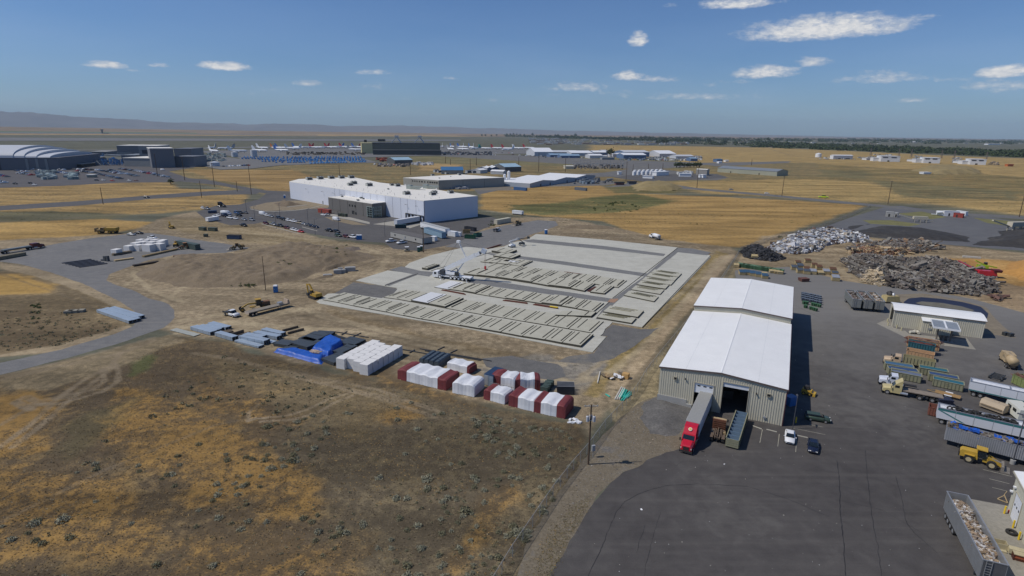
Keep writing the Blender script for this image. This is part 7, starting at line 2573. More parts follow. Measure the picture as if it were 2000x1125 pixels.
heap('tyre_heap',[(1447,492),(1465,481),(1480,480),(1500,492),(1525,500),(1531,506),(1510,511),(1480,508),(1455,502)],2.6,1500,(.5,1.0),[(.035,.035,.038),(.05,.05,.055),(.02,.02,.02),(.075,.075,.08)],26,'black heap of scrap tyres and plastic near the fence corner','scrap heap',edge=5,flat=.5,elong=1.6,corem=BLACKG)
heap('wood_heap',[(1793,510),(1815,505),(1842,510),(1838,515),(1800,512)],1.6,400,(.5,1.3),GREYW,27,'small low heap of timber before the orange mulch','wood heap',edge=3,elong=3)
heap('wood_heap',[(1940,580),(1955,578),(1956,586),(1945,588)],1.0,120,(.3,1.0),[(.16,.09,.07),(.12,.09,.07)],28,'small reddish heap of scraps by the yard road','wood heap',edge=2,elong=3)
GREYT=M('trailer_galv_grey',(.235,.245,.235),.5,.2,.15)
def trash_trailer(mid,back,L,W,H,mat,label,ribn,seed,cols,fill=.8,ladder=True,wheelsn=2,group=None,zb=1.1,name='refuse_trailer',npieces=260,ribdepth=.06,ribmat=None,endmat=None,sizes=(.3,.9)):
 P=Proto()
 m=MB()
 t=.07
 m.box(0,L,-W/2,W/2,zb,zb+.12)
 m.box(0,L,-W/2,-W/2+t,zb+.12,H)
 m.box(0,L,W/2-t,W/2,zb+.12,H)
 m.box(L-t,L,-W/2+t,W/2-t,zb+.12,H)
 i=P.add('body',m,mat)
 m=MB(); m.box(0,t,-W/2+t,W/2-t,zb+.12,H); P.add('end_wall',m,endmat or mat,sub=i)
 for k in range(ribn):
  x=(k+.5)*L/ribn
  for s in(-1,1):
   m=MB()
   y=s*W/2
   m.box(x-.07,x+.07,min(y,y+s*ribdepth),max(y,y+s*ribdepth),zb+.05,H-.05)
   P.add('side_rib',m,ribmat or mat,sub=i)
 for s in(-1,1):
  m=MB(); y=s*W/2
  m.box(-.03,L+.03,min(y-s*.05,y+s*.09),max(y-s*.05,y+s*.09),H,H+.1); P.add('top_rail',m,STEEL,sub=i)
 m=MB(); m.box(-.05,.08,-W/2+.06,W/2-.06,H,H+.1); P.add('end_rail',m,STEEL,sub=i)
 m=MB(); m.box(L-.08,L+.05,-W/2+.06,W/2-.06,H,H+.1); P.add('end_rail',m,STEEL,sub=i)
 if ladder:
  m=MB()
  for y in(W*.12,W*.36):
   m.box(-.14,-.08,y-.03,y+.03,zb,H+.02)
  P.add('ladder_rail',m,STEEL,sub=i)
  for k in range(7):
   m=MB(); z=zb+.2+k*.38
   m.box(-.13,-.09,W*.12,W*.36,z,z+.05); P.add('rung',m,STEEL,sub=i)
 rs=np.random.RandomState(seed)
 m=MB()
 m.cur=(.07,.06,.05)
 nxg,nyg=24,6
 zf=lambda x,y:zb+(H-zb)*(fill+.09*math.sin(x*.9+seed)+.05*math.sin(x*2.3))
 for a in range(nxg):
  for b in range(nyg):
   x0,x1=t+(L-2*t)*a/nxg,t+(L-2*t)*(a+1)/nxg
   y0,y1=-W/2+t+(W-2*t)*b/nyg,-W/2+t+(W-2*t)*(b+1)/nyg
   m.quad((x0,y0,zf(x0,y0)),(x1,y0,zf(x1,y0)),(x1,y1,zf(x1,y1)),(x0,y1,zf(x0,y1)))
 for k in range(npieces):
  x,y=rs.uniform(.3,L-.3),rs.uniform(-W/2+.3,W/2-.3)
  s=rs.uniform(*sizes)
  m.cur=tuple(np.array(cols[rs.randint(len(cols))])*rs.uniform(.6,1.2))
  m.rbox((x,y,zf(x,y)+rs.rand()*.15),(s,s*rs.uniform(.25,.9),s*rs.uniform(.05,.4)),rs.uniform(0,3),(rs.uniform(-.5,.5),rs.uniform(-.5,.5)))
 me=m.mesh('load',VC,False,True,True)
 P.add('load',me,None)
 m=MB(); m.box(.3,L-.3,-.5,.5,.7,zb); P.add('chassis',m,DARKT)
 xs=(L-1.2,L-2.4)if wheelsn==2 else(L-1.2,L-2.4,L-3.6,L-4.8)
 if zb>.9:
  for x in xs:
   wheels(P,[(x,1.0),(x,-1.0)],.5,.45,STEEL)
  for s in(-1,1):
   m=MB(); m.box(2.2,2.4,s*.9-.09,s*.9+.09,.02,zb); P.add('landing_leg',m,DSTEEL)
 d=back-mid
 P.spawn(name,label,'trailer',(mid.x,mid.y,.015),math.atan2(d.y,d.x),group)
 return P
RUBB=[(.45,.40,.33),(.30,.22,.15),(.55,.53,.5),(.2,.15,.11),(.38,.28,.18),(.62,.6,.58),(.12,.09,.07)]
DARKR=[(.14,.11,.09),(.2,.16,.13),(.3,.26,.22),(.09,.07,.06),(.24,.14,.11),(.45,.42,.4)]
for i,(x,lab)in enumerate([(1671,'left one of three grey refuse trailers full of dark scrap'),(1693.5,'middle one of three grey refuse trailers full of dark scrap'),(1716,'right one of three grey refuse trailers, whitish load')]):
 mid=G(x,607+i*2)
 back=mid+Vector((.33,.945,0))
 trash_trailer(mid,back,12.5,2.6,3.9,GREYT,lab,16,31+i,DARKR if i<2 else RUBB,.85,True,2,'three grey refuse trailers')
pn=(G(1920,1092,4.0)+G(1968,1103,4.0))/2
pf=(G(1850,962,4.0)+G(1891,968,4.0))/2
d=(pf-pn)
trash_trailer(Vector((pn.x,pn.y,0))-d.normalized()*.2,Vector((pf.x,pf.y,0)),d.length+.3,2.6,4.0,M('trailer_silver_worn',(.30,.31,.32),.4,.4,.15),'large silver refuse trailer full of mixed rubbish in the lower right',44,41,RUBB,.68,True,4,None,1.15,npieces=1100,ribdepth=.03,endmat=M('end_door_dark',(.10,.10,.105),.6),sizes=(.2,.8))
a,b=G(1841,868),G(2000,912)
d=b-a
nrm=Vector((-d.y,d.x,0)).normalized()
mid=Vector((a.x,a.y,0))+nrm*1.3
trash_trailer(mid,mid+d,14.5,2.6,3.6,M('silver_corrugated',(.40,.41,.43),.4,.4,.12),'silver corrugated trailer loaded with timber and blue tarp',46,51,GREYW+[(.02,.12,.5)],.95,False,2,None,1.1,npieces=500,ribdepth=.1,ribmat=M('rib_light',(.47,.48,.50),.4,.4,.1))
m=MB()
for k in range(30):
 x=-3.2+(k%15)*.42+(2.2 if k%15>6 else 0)
 m.rbox((x,(k//15)*.7-.3,.1*math.sin(k)),(.55,.8,.06),.2*math.sin(k*3),(.3*math.sin(k),.3*math.cos(k*2)))
g=Vector((mid.x,mid.y,0))+d.normalized()*5.2
one('tarp_scrap',m,TARPB,'torn blue tarp lying on the load of the silver corrugated trailer','tarp',(g.x,g.y,3.85),math.atan2(d.y,d.x))
TEALP=M('teal_band',(.04,.17,.17),.5,0,.1)
WTR=M('trailer_bright_white',(.62,.64,.68),.4,0,.04)
def white_trailer(A,B,L,H,label,diag,zb,tyres,low=False):
 a,b=G(*A),G(*B)
 d=b-a
 nrm=Vector((-d.y,d.x,0)).normalized()
 o=a+nrm*1.3
 P=Proto()
 W=2.6
 m=MB()
 m.box(0,L,-W/2,W/2,zb,zb+.12); m.box(0,L,-W/2,-W/2+.08,zb+.12,H); m.box(0,L,W/2-.08,W/2,zb+.12,H)
 m.box(0,.08,-W/2+.08,W/2-.08,zb+.12,H); m.box(L-.08,L,-W/2+.08,W/2-.08,zb+.12,H)
 m.box(.08,L-.08,-W/2+.08,W/2-.08,H-.5,H-.4)
 i=P.add('body',m,WTR)
 m=MB()
 if diag:
  m.box(0,L,-W/2-.02,-W/2-.002,H-.45,H-.05)
  m.hexa([(.1,-W/2-.022,H-.5),(.7,-W/2-.022,H-.5),(.7,-W/2-.003,H-.5),(.1,-W/2-.003,H-.5),(4.0,-W/2-.022,zb+.1),(4.6,-W/2-.022,zb+.1),(4.6,-W/2-.003,zb+.1),(4.0,-W/2-.003,zb+.1)])
 else:
  m.box(0,L,-W/2-.02,-W/2-.002,zb+.05,zb+.28)
 P.add('teal_stripe',m,TEALP,sub=i)
 for k in range(1,5):
  m=MB(); x=L*k/5
  m.box(x-.03,x+.03,-W/2-.03,-W/2-.021,zb,H); P.add('panel_joint',m,LGREY,sub=i)
 for s in(-1,1):
  m=MB(); y=s*W/2
  m.box(-.04,L,min(y-s*.1,y+s*.05),max(y-s*.1,y+s*.05),H,H+.12); P.add('top_rail',m,M('rail_grey_blue',(.22,.24,.28),.5),sub=i)
 for x in(0,L*.5):
  m=MB(); m.box(x,x+.15,-W/2+.1,W/2-.1,H,H+.12); P.add('cross_rail',m,MATS['rail_grey_blue'],sub=i)
 wheels(P,[(1.0,1),(1.0,-1),(2.2,1),(2.2,-1)],.5,.45,CHROME)
 m=MB(); m.box(.3,L-.3,-.5,.5,.7,zb); P.add('chassis',m,DARKT)
 rt=math.atan2(d.y,d.x)
 P.spawn('livestock_trailer',label,'trailer',(o.x,o.y,.015),rt)
 if tyres:
  rs=np.random.RandomState(9)
  tm=MB()
  rings=[]
  for k in range(14):
   w=2*math.pi*k/14
   c,s=math.cos(w),math.sin(w)
   rings.append([(c*r_,s*r_,z_)for r_,z_ in((.26,.05),(.45,.0),(.52,.1),(.52,.18),(.45,.28),(.26,.23))])
  rings.append(rings[0])
  tm.loft(rings,cap=False)
  tme=tm.mesh('loose_tyre',RUBBER)
  for k in range(46):
   x,y=2.2+k*.22+rs.uniform(-.3,.3),rs.uniform(-.8,.8)
   p=o+d.normalized()*x+nrm*y
   oo=one('loose_tyre',tme,None,'used tyre in the pile on top of the teal-banded white trailer','tyre',(p.x,p.y,H-.38+rs.uniform(0,.5)),rs.uniform(0,3),'used tyres on the teal-banded white trailer')
   oo.rotation_euler=(rs.uniform(-.7,.7),rs.uniform(-.7,.7),rs.uniform(0,3))
white_trailer((1826,826),(2000,867),14.6,3.4,'white trailer with teal top band and diagonal stripe, tyres on top',True,1.2,True)
white_trailer((1889,772),(2000,797),13.5,3.4,'long white trailer with open top and low teal stripe behind the tan tank',False,1.3,False)
tm=MB()
rings=[]
for k in range(20):
 w=2*math.pi*k/20
 c,s=math.cos(w),math.sin(w)
 rings.append([(c*r_,s*r_,z_)for r_,z_ in((.36,.08),(.6,.0),(.72,.1),(.72,.32),(.6,.42),(.36,.34))])
rings.append(rings[0])
tm.loft(rings,cap=False)
g=G(1975,1042)
one('loose_tyre',tm,RUBBER,'big loose tyre lying on the concrete by the yellow bollard','tyre',(g.x,g.y,.02),0)
a,rot,L=base((1944,1072),(1968,1078))
m=MB(); m.box(0,1.5,0,.08,0,1.0); m.box(0,.08,.08,1.2,0,1.0); m.box(1.42,1.5,.08,1.2,0,1.0); m.box(.08,1.42,1.12,1.2,0,1.0); m.box(.08,1.42,.08,1.12,0,.1); m.box(.2,1.3,-.5,-.02,0,.25)
one('wooden_box',m,M('pale_plywood',(.42,.37,.24),.8),'open pale wooden box beside the big silver trailer','box',(a.x-.2,a.y,.02),rot)
a,rot,L=base((1978,1094),(2000,1100))
P=Proto()
m=MB(); m.box(0,2.2,0,.9,.9,1.0); P.add('top',m,M('cream_top',(.48,.42,.27),.7))
m=MB(); m.box(0,.1,0,.9,0,.9); P.add('side',m,M('dark_mahogany',(.07,.015,.012),.5))
m=MB(); m.box(.1,2.2,.1,.9,0,.9); P.add('body',m,M('mahogany',(.24,.07,.035),.5,0,.3))
m=MB(); m.box(.1,2.2,-.1,.1,.45,.55); P.add('shelf',m,MATS['mahogany'])
m=MB(); m.box(-.3,1.9,1.0,1.9,.3,1.0); P.add('rear_box',m,MATS['cream_top'])
P.spawn('old_cabinet','old mahogany cabinet with cream top at the bottom right corner','cabinet',(a.x,a.y,.02),rot)
g=G(1966,1002)
m=MB(); m.cyl((0,0,0),(0,0,.5),.14,n=10); m.rbox((.35,.1,.15),(.5,.4,.3))
one('fire_extinguisher',m,REDP,'red canister on the ground at the repair shop corner','canister',(g.x+.3,g.y,.02))
m=MB(); m.bar((0,0,.05),(.7,-1.1,.1),.1); m.bar((.7,-1.1,.1),(.9,0,.8),.1); m.bar((0,0,.05),(.9,.1,.5),.1); m.bar((.9,.1,.5),(1.6,.4,1.2),.06)
g=G(1948,975)
one('timber_trestle',m,WOODL,'light timber frame leaning by the repair shop wall','timber',(g.x,g.y,.02))
TARPS={'blue':M('net_blue',(.045,.12,.22),.8,0,.12),'deep':M('net_deep_blue',(.03,.07,.17),.8,0,.12),'teal':M('net_teal',(.02,.12,.17),.8,0,.12),'violet':M('net_violet_grey',(.12,.15,.22),.8,0,.12)}
for i,(A,B,t,lab)in enumerate([((1727,726),(1783,739),'blue','rearmost olive container of the left row under blue net'),((1734,736),(1793,748),'deep','middle olive container of the left row under deep blue net'),((1738,741),(1798,757),'violet','front olive container of the left row with greyish net'),((1794,734),(1850,748),'teal','rearmost olive container of the right row under teal net'),((1812,747),(1870,762),'deep','middle olive container of the right row under dark blue net'),((1820,757),(1880,774),'teal','front olive container of the right row under teal net')]):
 a,b=G(A[0],A[1]-3),G(B[0],B[1]-7)
 d=b-a
 L=d.length
 nrm=Vector((-d.y,d.x,0)).normalized()
 o=a+nrm*1.2
 P=Proto()
 open_box(P,L,2.3,1.75,OLIVE_L,ribsn=0,floor=.1,top=M('rail_khaki',(.32,.32,.22),.6))
 for k in range(9):
  m=MB(); x=.1+k*(L-.3)/8
  m.box(x,x+.1,-1.24,-1.152,.2,1.7); P.add('side_rib',m,OLIVE_C)
 for z in(.75,1.15):
  m=MB(); m.box(L*.42,L*.56,-1.2,-1.155,z,z+.06); P.add('ladder_rung',m,OLIVE_C)
 m=MB()
 m.box(.1,L-.1,-1.06,1.06,1.58,1.64)
 P.add('net_cover',m,TARPS[t])
 for x in(.5,L-.6):
  for s in(-1,1):
   m=MB(); m.cyl((x,s*.8,.1),(x,s*1.0,.1),.15,n=8); P.add('roller',m,DSTEEL)
 P.spawn('open_container',lab,'container',(o.x,o.y,.015),math.atan2(d.y,d.x),'olive open containers in two rows')
PEACH=M('peach_paint',(.46,.29,.16),.65,0,.15)
def long_box(A,B,W,H,mat,label,ribn=0,ribm=None,z=0.0,fill=None,name='open_container',yoff=0.0):
 a,b=G(*A),G(*B)
 d=b-a
 nrm=Vector((-d.y,d.x,0)).normalized()
 o=a+nrm*(W/2+yoff)
 P=Proto()
 L=d.length
 open_box(P,L,W,H,mat,ribsn=ribn,ribmat=ribm,floor=.1)
 if fill:
  rs=np.random.RandomState(3)
  m=MB()
  m.cur=(.08,.04,.03)
  m.box(.1,L-.1,-W/2+.1,W/2-.1,.3,H*.75)
  for k in range(160):
   m.cur=tuple(np.array(fill[rs.randint(len(fill))])*rs.uniform(.6,1.2))
   m.rbox((rs.uniform(.6,L-.6),rs.uniform(-W/2+.4,W/2-.4),H*.8+rs.rand()*.5),(rs.uniform(1,3.5),.12,.1),rs.uniform(-.3,.3),(rs.uniform(-.1,.1),rs.uniform(-.15,.15)))
  P.add('load',m.mesh('load',VC,False,True,True),None)
 P.spawn(name,label,'container',(o.x,o.y,z+.015),math.atan2(d.y,d.x))
long_box((1771,677),(1833,687),2.4,2.4,PEACH,'peach container loaded with rusty bars at the back',8,None,0,[(.25,.11,.07),(.3,.24,.2),(.16,.07,.05)])
long_box((1771,686),(1823,696),2.4,2.7,M('teal_container',(.035,.13,.155),.6,0,.15),'teal ribbed container filled with rusty scrap',10,M('teal_dark',(.015,.05,.06),.7),0,[(.20,.08,.06),(.14,.05,.04)])
long_box((1768,697),(1822,708),2.6,1.9,PEACH,'long peach container in front of the teal one',8)
long_box((1811,811),(1832,816),2.2,1.9,M('red_oxide',(.20,.075,.05),.7,0,.25),'red oxide open bin behind the teal-banded trailer',4)
long_box((1974,748),(2010,765),2.6,2.2,M('lime_olive',(.20,.24,.09),.7,0,.3),'weathered green container cut by the right frame edge',5,None,0,[(.2,.09,.06),(.16,.1,.07)])
m=MB()
for k in range(5):
 m.box(k*.9,k*.9+.15,0,2.2,.55,.75)
m.box(0,4,0,.15,.5,.8); m.box(0,4,2.05,2.2,.5,.8)
for x in(.8,2.6):
 for y in(-.1,2.3):
  m.cyl((x,y-.1,.4),(x,y+.1,.4),.4,n=10)
a,rot,L=base((1952,746),(1980,752))
one('trailer_frame',m,DSTEEL,'bare dark trailer frame left of the weathered green container','trailer',(a.x,a.y,0),rot+1.3)
m=MB(); m.hexa([(-1.1,-.8,0),(1.1,-.8,0),(1.1,.8,0),(-1.1,.8,0),(-1.4,-1,1.3),(1.4,-1,1.3),(1.4,1,1.3),(-1.4,1,1.3)])
m.box(-1.2,1.2,-.9,.9,1.3,1.36)
g=G(1843,789)
one('dump_hopper',m,M('hopper_navy',(.03,.035,.06),.6),'dark navy hopper behind the teal-banded trailer','hopper',(g.x,g.y,0),-.2)
a,b=G(1911,796),G(1955,812)
d=b-a
m=MB()
L=d.length*1.05
pr=[(-1.1,.4),(-1.25,1.2),(-.8,2.1),(.8,2.1),(1.25,1.2),(1.1,.4)]
P=Proto()
m.profile(pr,'x',0,L); i=P.add('tank',m,M('tank_tan',(.44,.35,.24),.6,0,.1))
m=MB(); m.box(.3,L-.3,-1.33,-1.2,1.0,1.25); P.add('side_rail',m,M('rail_brown',(.25,.19,.12),.7),sub=i)
for x in(L*.4,L*.6):
 m=MB(); m.cyl((x,.2,2.1),(x,.2,2.2),.25,n=10); P.add('hatch',m,MATS['tank_tan'],sub=i)
m=MB(); m.box(.2,L-.2,-.8,.8,0,.4); P.add('skid',m,DARKT)
nrm=Vector((-d.y,d.x,0)).normalized()
o=a+nrm*1.2
P.spawn('liquid_tank','tan octagonal tank body on the ground between the white trailers','tank',(o.x,o.y,.015),math.atan2(d.y,d.x))
a,b=G(1958,800),G(1985,823)
d=b-a
nrm=Vector((-d.y,d.x,0)).normalized()
o=a+nrm*1.6
P=Proto()
L=d.length
CRM=M('camper_cream',(.60,.60,.53),.5,0,.05)
m=MB(); m.box(0,L,-1.5,1.5,.4,2.5,.1,.2); i=P.add('body',m,CRM)
for x in(L*.2,L*.55):
 m=MB(); m.box(x,x+L*.22,-1.46,-1.42,1.45,2.1); P.add('window',m,GLASS,sub=i)
m=MB(); m.box(L-.02,L+.05,-.9,.9,1.2,1.9); P.add('panel',m,LGREY,sub=i)
m=MB(); m.box(L*.6,L*.75,.1,.6,2.5,2.6); P.add('roof_vent',m,DARKT,sub=i)
m=MB(); m.box(.1,L-.1,-1.3,1.3,0,.4); P.add('underframe',m,DARKT)
P.spawn('camper_shell','cream white camper shell right of the tan tank','camper',(o.x,o.y,.015),math.atan2(d.y,d.x))
g,n=G(1968,712),G(1950,690)
P=Proto()
m=MB(); m.cyl((-4.2,0,2.1),(1.0,0,2.1),1.15,n=16); P.add('tank',m,M('truck_tan',(.44,.33,.19)),True)
m=MB(); m.box(-1.5,1.5,-1.2,1.2,1.0,3.2,.1,.2); P.add('equipment_box',m,MATS['truck_tan'])
m=MB(); m.box(1.6,3.4,-1.2,1.2,.7,2.9,.2,.1); P.add('cab',m,MATS['truck_tan'])
m=MB(); m.box(2.9,3.36,-1.05,1.05,1.9,2.7,.05,.0); P.add('windscreen',m,GLASS)
m=MB(); m.box(3.4,4.6,-1.0,1.0,.7,1.8,.1,.1); P.add('hood',m,MATS['truck_tan'])
m=MB(); m.box(-4.4,4.2,-.5,.5,.6,.9); P.add('chassis',m,DARKT)
wheels(P,[(3.3,1.05),(3.3,-1.05),(-2.2,1.0),(-2.2,-1.0),(-3.4,1.0),(-3.4,-1.0)],.52,.4,CHROME)
P.spawn('vacuum_truck','tan vacuum tank truck near the right edge','truck',(g.x,g.y,.015),math.atan2((n-g).y,(n-g).x),None,None,.95)
def side_truck(nose,tail,cabmat,label,kind):
 a,b=G(*nose),G(*tail)
 d=a-b
 nrm=Vector((d.y,-d.x,0)).normalized()
 if nrm.y<0:
  nrm=-nrm
 o=a+nrm*1.2
 P=Proto()
 if kind=='rolloff':
  tractor(P,cabmat,0,False,roof_fairing=False)
  m=MB(); m.box(-11.5,-3.9,-.45,.45,.95,1.15); P.add('hoist_frame',m,RUST)
  m=MB(); m.box(-10.6,-4.0,-1.15,1.15,1.3,1.42); m.box(-10.6,-4.0,-1.15,-1.07,1.42,3.0); m.box(-10.6,-4.0,1.07,1.15,1.42,3.0); m.box(-10.6,-10.5,-1.07,1.07,1.42,3.0); m.box(-4.1,-4.0,-1.07,1.07,1.42,3.0)
  i=P.add('container',m,M('khaki_body',(.30,.27,.15),.7,0,.15))
  for k in range(10):
   for s in(-1,1):
    m=MB(); x=-10.5+k*.7
    y=s*1.15
    m.box(x,x+.07,min(y,y+s*.07),max(y,y+s*.07),1.4,2.95); P.add('side_rib',m,DARKT,sub=i)
  tandem(P,(-7.6,-8.8))
 else:
  tractor(P,cabmat,0,False)
  m=MB(); m.box(-11.2,-3.8,-1.1,1.1,1.35,1.5); P.add('deck',m,M('dusty_deck',(.24,.20,.16),.9))
  m=MB(); m.box(-11.8,-5.0,-.45,.45,.95,1.3); P.add('hoist_frame',m,DARKT)
  for k in range(4):
   m=MB(); m.box(-7.6-k*.9,-7.2-k*.9,-1.2,1.2,.6,1.0); P.add('hose_box',m,DSTEEL)
  tandem(P,(-7.0,-9.3,-10.7))
 P.spawn('rolloff_truck' if kind=='rolloff' else 'tractor_truck',label,'truck',(o.x,o.y,.015),math.atan2(d.y,d.x))
side_truck((1724,711),(1822,730),M('truck_peach',(.50,.37,.24),.5,0,.12),'tan truck carrying a khaki ribbed container behind the netted containers','rolloff')
side_truck((1722,768),(1816,786),M('truck_pale_yellow',(.52,.44,.22),.35,0,.08),'pale yellow truck with long flat deck in front of the netted containers','flat')
P=Proto()
tractor(P,M('truck_pale_blue_white',(.62,.65,.72),.3),0,False,roof_fairing=False)
a=G(1726,757)+Vector((.3,2.6,0))
d=G(1724,766)-G(1816,784)
P.spawn('tractor_truck','pale blue white truck mostly hidden behind the pale yellow one','truck',(a.x,a.y,.015),math.atan2(d.y,d.x))
a,b=G(1824,771),G(1874,784)
d=b-a
o=a+Vector((-d.y,d.x,0)).normalized()*.9
P=Proto()
L=d.length
for k in range(7):
 m=MB(); m.box(0,L,-.95+k*.28,-.72+k*.28,.6,.66); P.add('deck_board',m,M('orange_board',(.36,.22,.09),.8,0,.25,2))
for s in(-1,1):
 m=MB(); m.box(L*.38,L*.68,s*1.1-.16,s*1.1+.16,.66,.78); P.add('fender',m,WHITE)
wheels(P,[(L*.46,1.05),(L*.46,-1.05),(L*.6,1.05),(L*.6,-1.05)],.32,.22)
m=MB(); m.bar((0,-.8,.6),(-1.5,0,.5),.1); m.bar((0,.8,.6),(-1.5,0,.5),.1); P.add('drawbar',m,CATT)
P.spawn('utility_trailer','low utility trailer with orange deck boards and white fenders','trailer',(o.x,o.y,.015),math.atan2(d.y,d.x))
a=G(1737,590)
P=Proto()
m=MB(); m.box(-2.6,2.8,-1.6,1.6,.5,2.4,.5,.3); P.add('body',m,M('baler_cream',(.42,.34,.16),.6,0,.2))
m=MB(); m.cyl((0,0,2.2),(.3,1.2,3.2),.9,n=14); P.add('drum',m,DARKT)
m=MB(); m.cyl((.4,0,2.6),(.9,-.6,2.9),.5,n=12); P.add('cap',m,WHITE)
m=MB(); m.box(-2.0,2.4,-1.2,1.2,0,.5); P.add('base',m,DARKT)
P.spawn('compactor','cream waste compactor machine right of the grey refuse trailers','compactor',(a.x,a.y,.015),.1)
GBIN=M('bin_green',(.055,.13,.065),.6,0,.15)
binm=MB(); binm.box(-.75,.75,-.9,.9,.1,1.5,-.05,-.08); bm_=binm.mesh('bin',GBIN)
lidm=MB(); lidm.hexa([(-.8,-.98,1.5),(.8,-.98,1.5),(.8,.98,1.5),(-.8,.98,1.5),(-.8,-.98,1.56),(.8,-.98,1.56),(.8,.98,1.72),(-.8,.98,1.72)]); lm_=lidm.mesh('lid',M('lid_green',(.12,.21,.12),.6))
A,B=G(1444,521),G(1526,534)
for k in range(24):
 p=A.lerp(B,k/23)
 r=thing('waste_bin','%s green waste bin in the long row by the tyre heap, counted from the left'%(ORD+['sixteenth','seventeenth','eighteenth','nineteenth','twentieth','twenty-first','twenty-second','twenty-third','last'])[k],'waste bin',(p.x,p.y,.02),math.atan2((B-A).y,(B-A).x),'green waste bins in a row')
 part('bin',bm_,None,r)
 part('lid',lm_,None,r)
CART=MB().box(-.3,.3,-.35,.35,.05,1.0,-.04,-.04)
cm=CART.mesh('cart',M('cart_slate',(.06,.075,.10),.5,0,.2))
cg=CART.mesh('cart',M('cart_green',(.04,.10,.05),.5,0,.2))
cl=MB().hexa([(-.34,-.4,1.0),(.34,-.4,1.0),(.34,.4,1.0),(-.34,.4,1.0),(-.34,-.4,1.04),(.34,-.4,1.04),(.34,.4,1.12),(-.34,.4,1.12)]).mesh('lid',M('cart_lid',(.14,.17,.21),.5))
clg=MB().hexa([(-.34,-.4,1.0),(.34,-.4,1.0),(.34,.4,1.0),(-.34,.4,1.0),(-.34,-.4,1.04),(.34,-.4,1.04),(.34,.4,1.12),(-.34,.4,1.12)]).mesh('lid',M('cart_lid_green',(.07,.17,.08),.5))
rs=random.Random(4)
row=0
for r0,(xa,ya,xb,yb)in enumerate([(1567,576,1601,583),(1567,579,1602,587),(1567,583,1602,591),(1567,587,1602,595),(1566,593,1600,600),(1568,600,1600,610)]):
 a,b=G(xa,ya),G(xb,yb)
 n=11
 for k in range(n):
  if r0>=4 and rs.random()<.3:
   continue
  p=a.lerp(b,k/(n-1))+Vector((rs.uniform(-.12,.12),rs.uniform(-.2,.2),0))
  gr=r0>=4
  o=thing('rolling_cart',('green' if gr else 'slate grey')+' wheeled cart in the block of %s carts east of the warehouse'%('green' if gr else 'slate grey'),'cart',(p.x,p.y,.02),rs.uniform(-.2,.2),('green' if gr else 'slate')+' carts east of the warehouse')
  part('cart',cg if gr else cm,None,o)
  part('lid',clg if gr else cl,None,o)
def dumpster(px,w,d,h,label,body,lid,rot=-.3,opened=False,group='front load dumpsters'):
 w,d,h=w*1.2,d*1.2,h*1.15
 g=G(*px)
 r=thing('dumpster',label,'dumpster',(g.x,g.y,.02),rot,group)
 m=MB()
 m.hexa([(-w/2,-d/2,.1),(w/2,-d/2,.1),(w/2,d/2,.1),(-w/2,d/2,.1),(-w/2,-d/2-.1,h*.7),(w/2,-d/2-.1,h*.7),(w/2,d/2,h),(-w/2,d/2,h)])
 part('body',m,body,r)
 for s in(-1,1):
  m=MB()
  x0,x1=(-w/2,-.02)if s<0 else(.02,w/2)
  m.hexa([(x0,-d/2-.15,h*.7+.01),(x1,-d/2-.15,h*.7+.01),(x1,d/2,h+.01),(x0,d/2,h+.01),(x0,-d/2-.15,h*.7+.07),(x1,-d/2-.15,h*.7+.07),(x1,d/2,h+.07),(x0,d/2,h+.07)])
  part('lid',m,lid,r)
  m=MB()
  m.box(s*w/2-.03 if s<0 else w/2+.001,s*w/2-.001 if s<0 else w/2+.08,-d/3,d/3,h*.45,h*.55)
  part('fork_pocket',m,body,r)
TANB=M('dumpster_tan',(.42,.33,.17),.6,0,.15)
LIDS={'slate':M('lid_slate',(.07,.085,.105),.5),'grey':M('lid_grey',(.27,.29,.33),.5),'brown':M('lid_brown',(.12,.06,.03),.6),'tan':TANB,'blue':M('lid_blue',(.04,.09,.15),.5)}
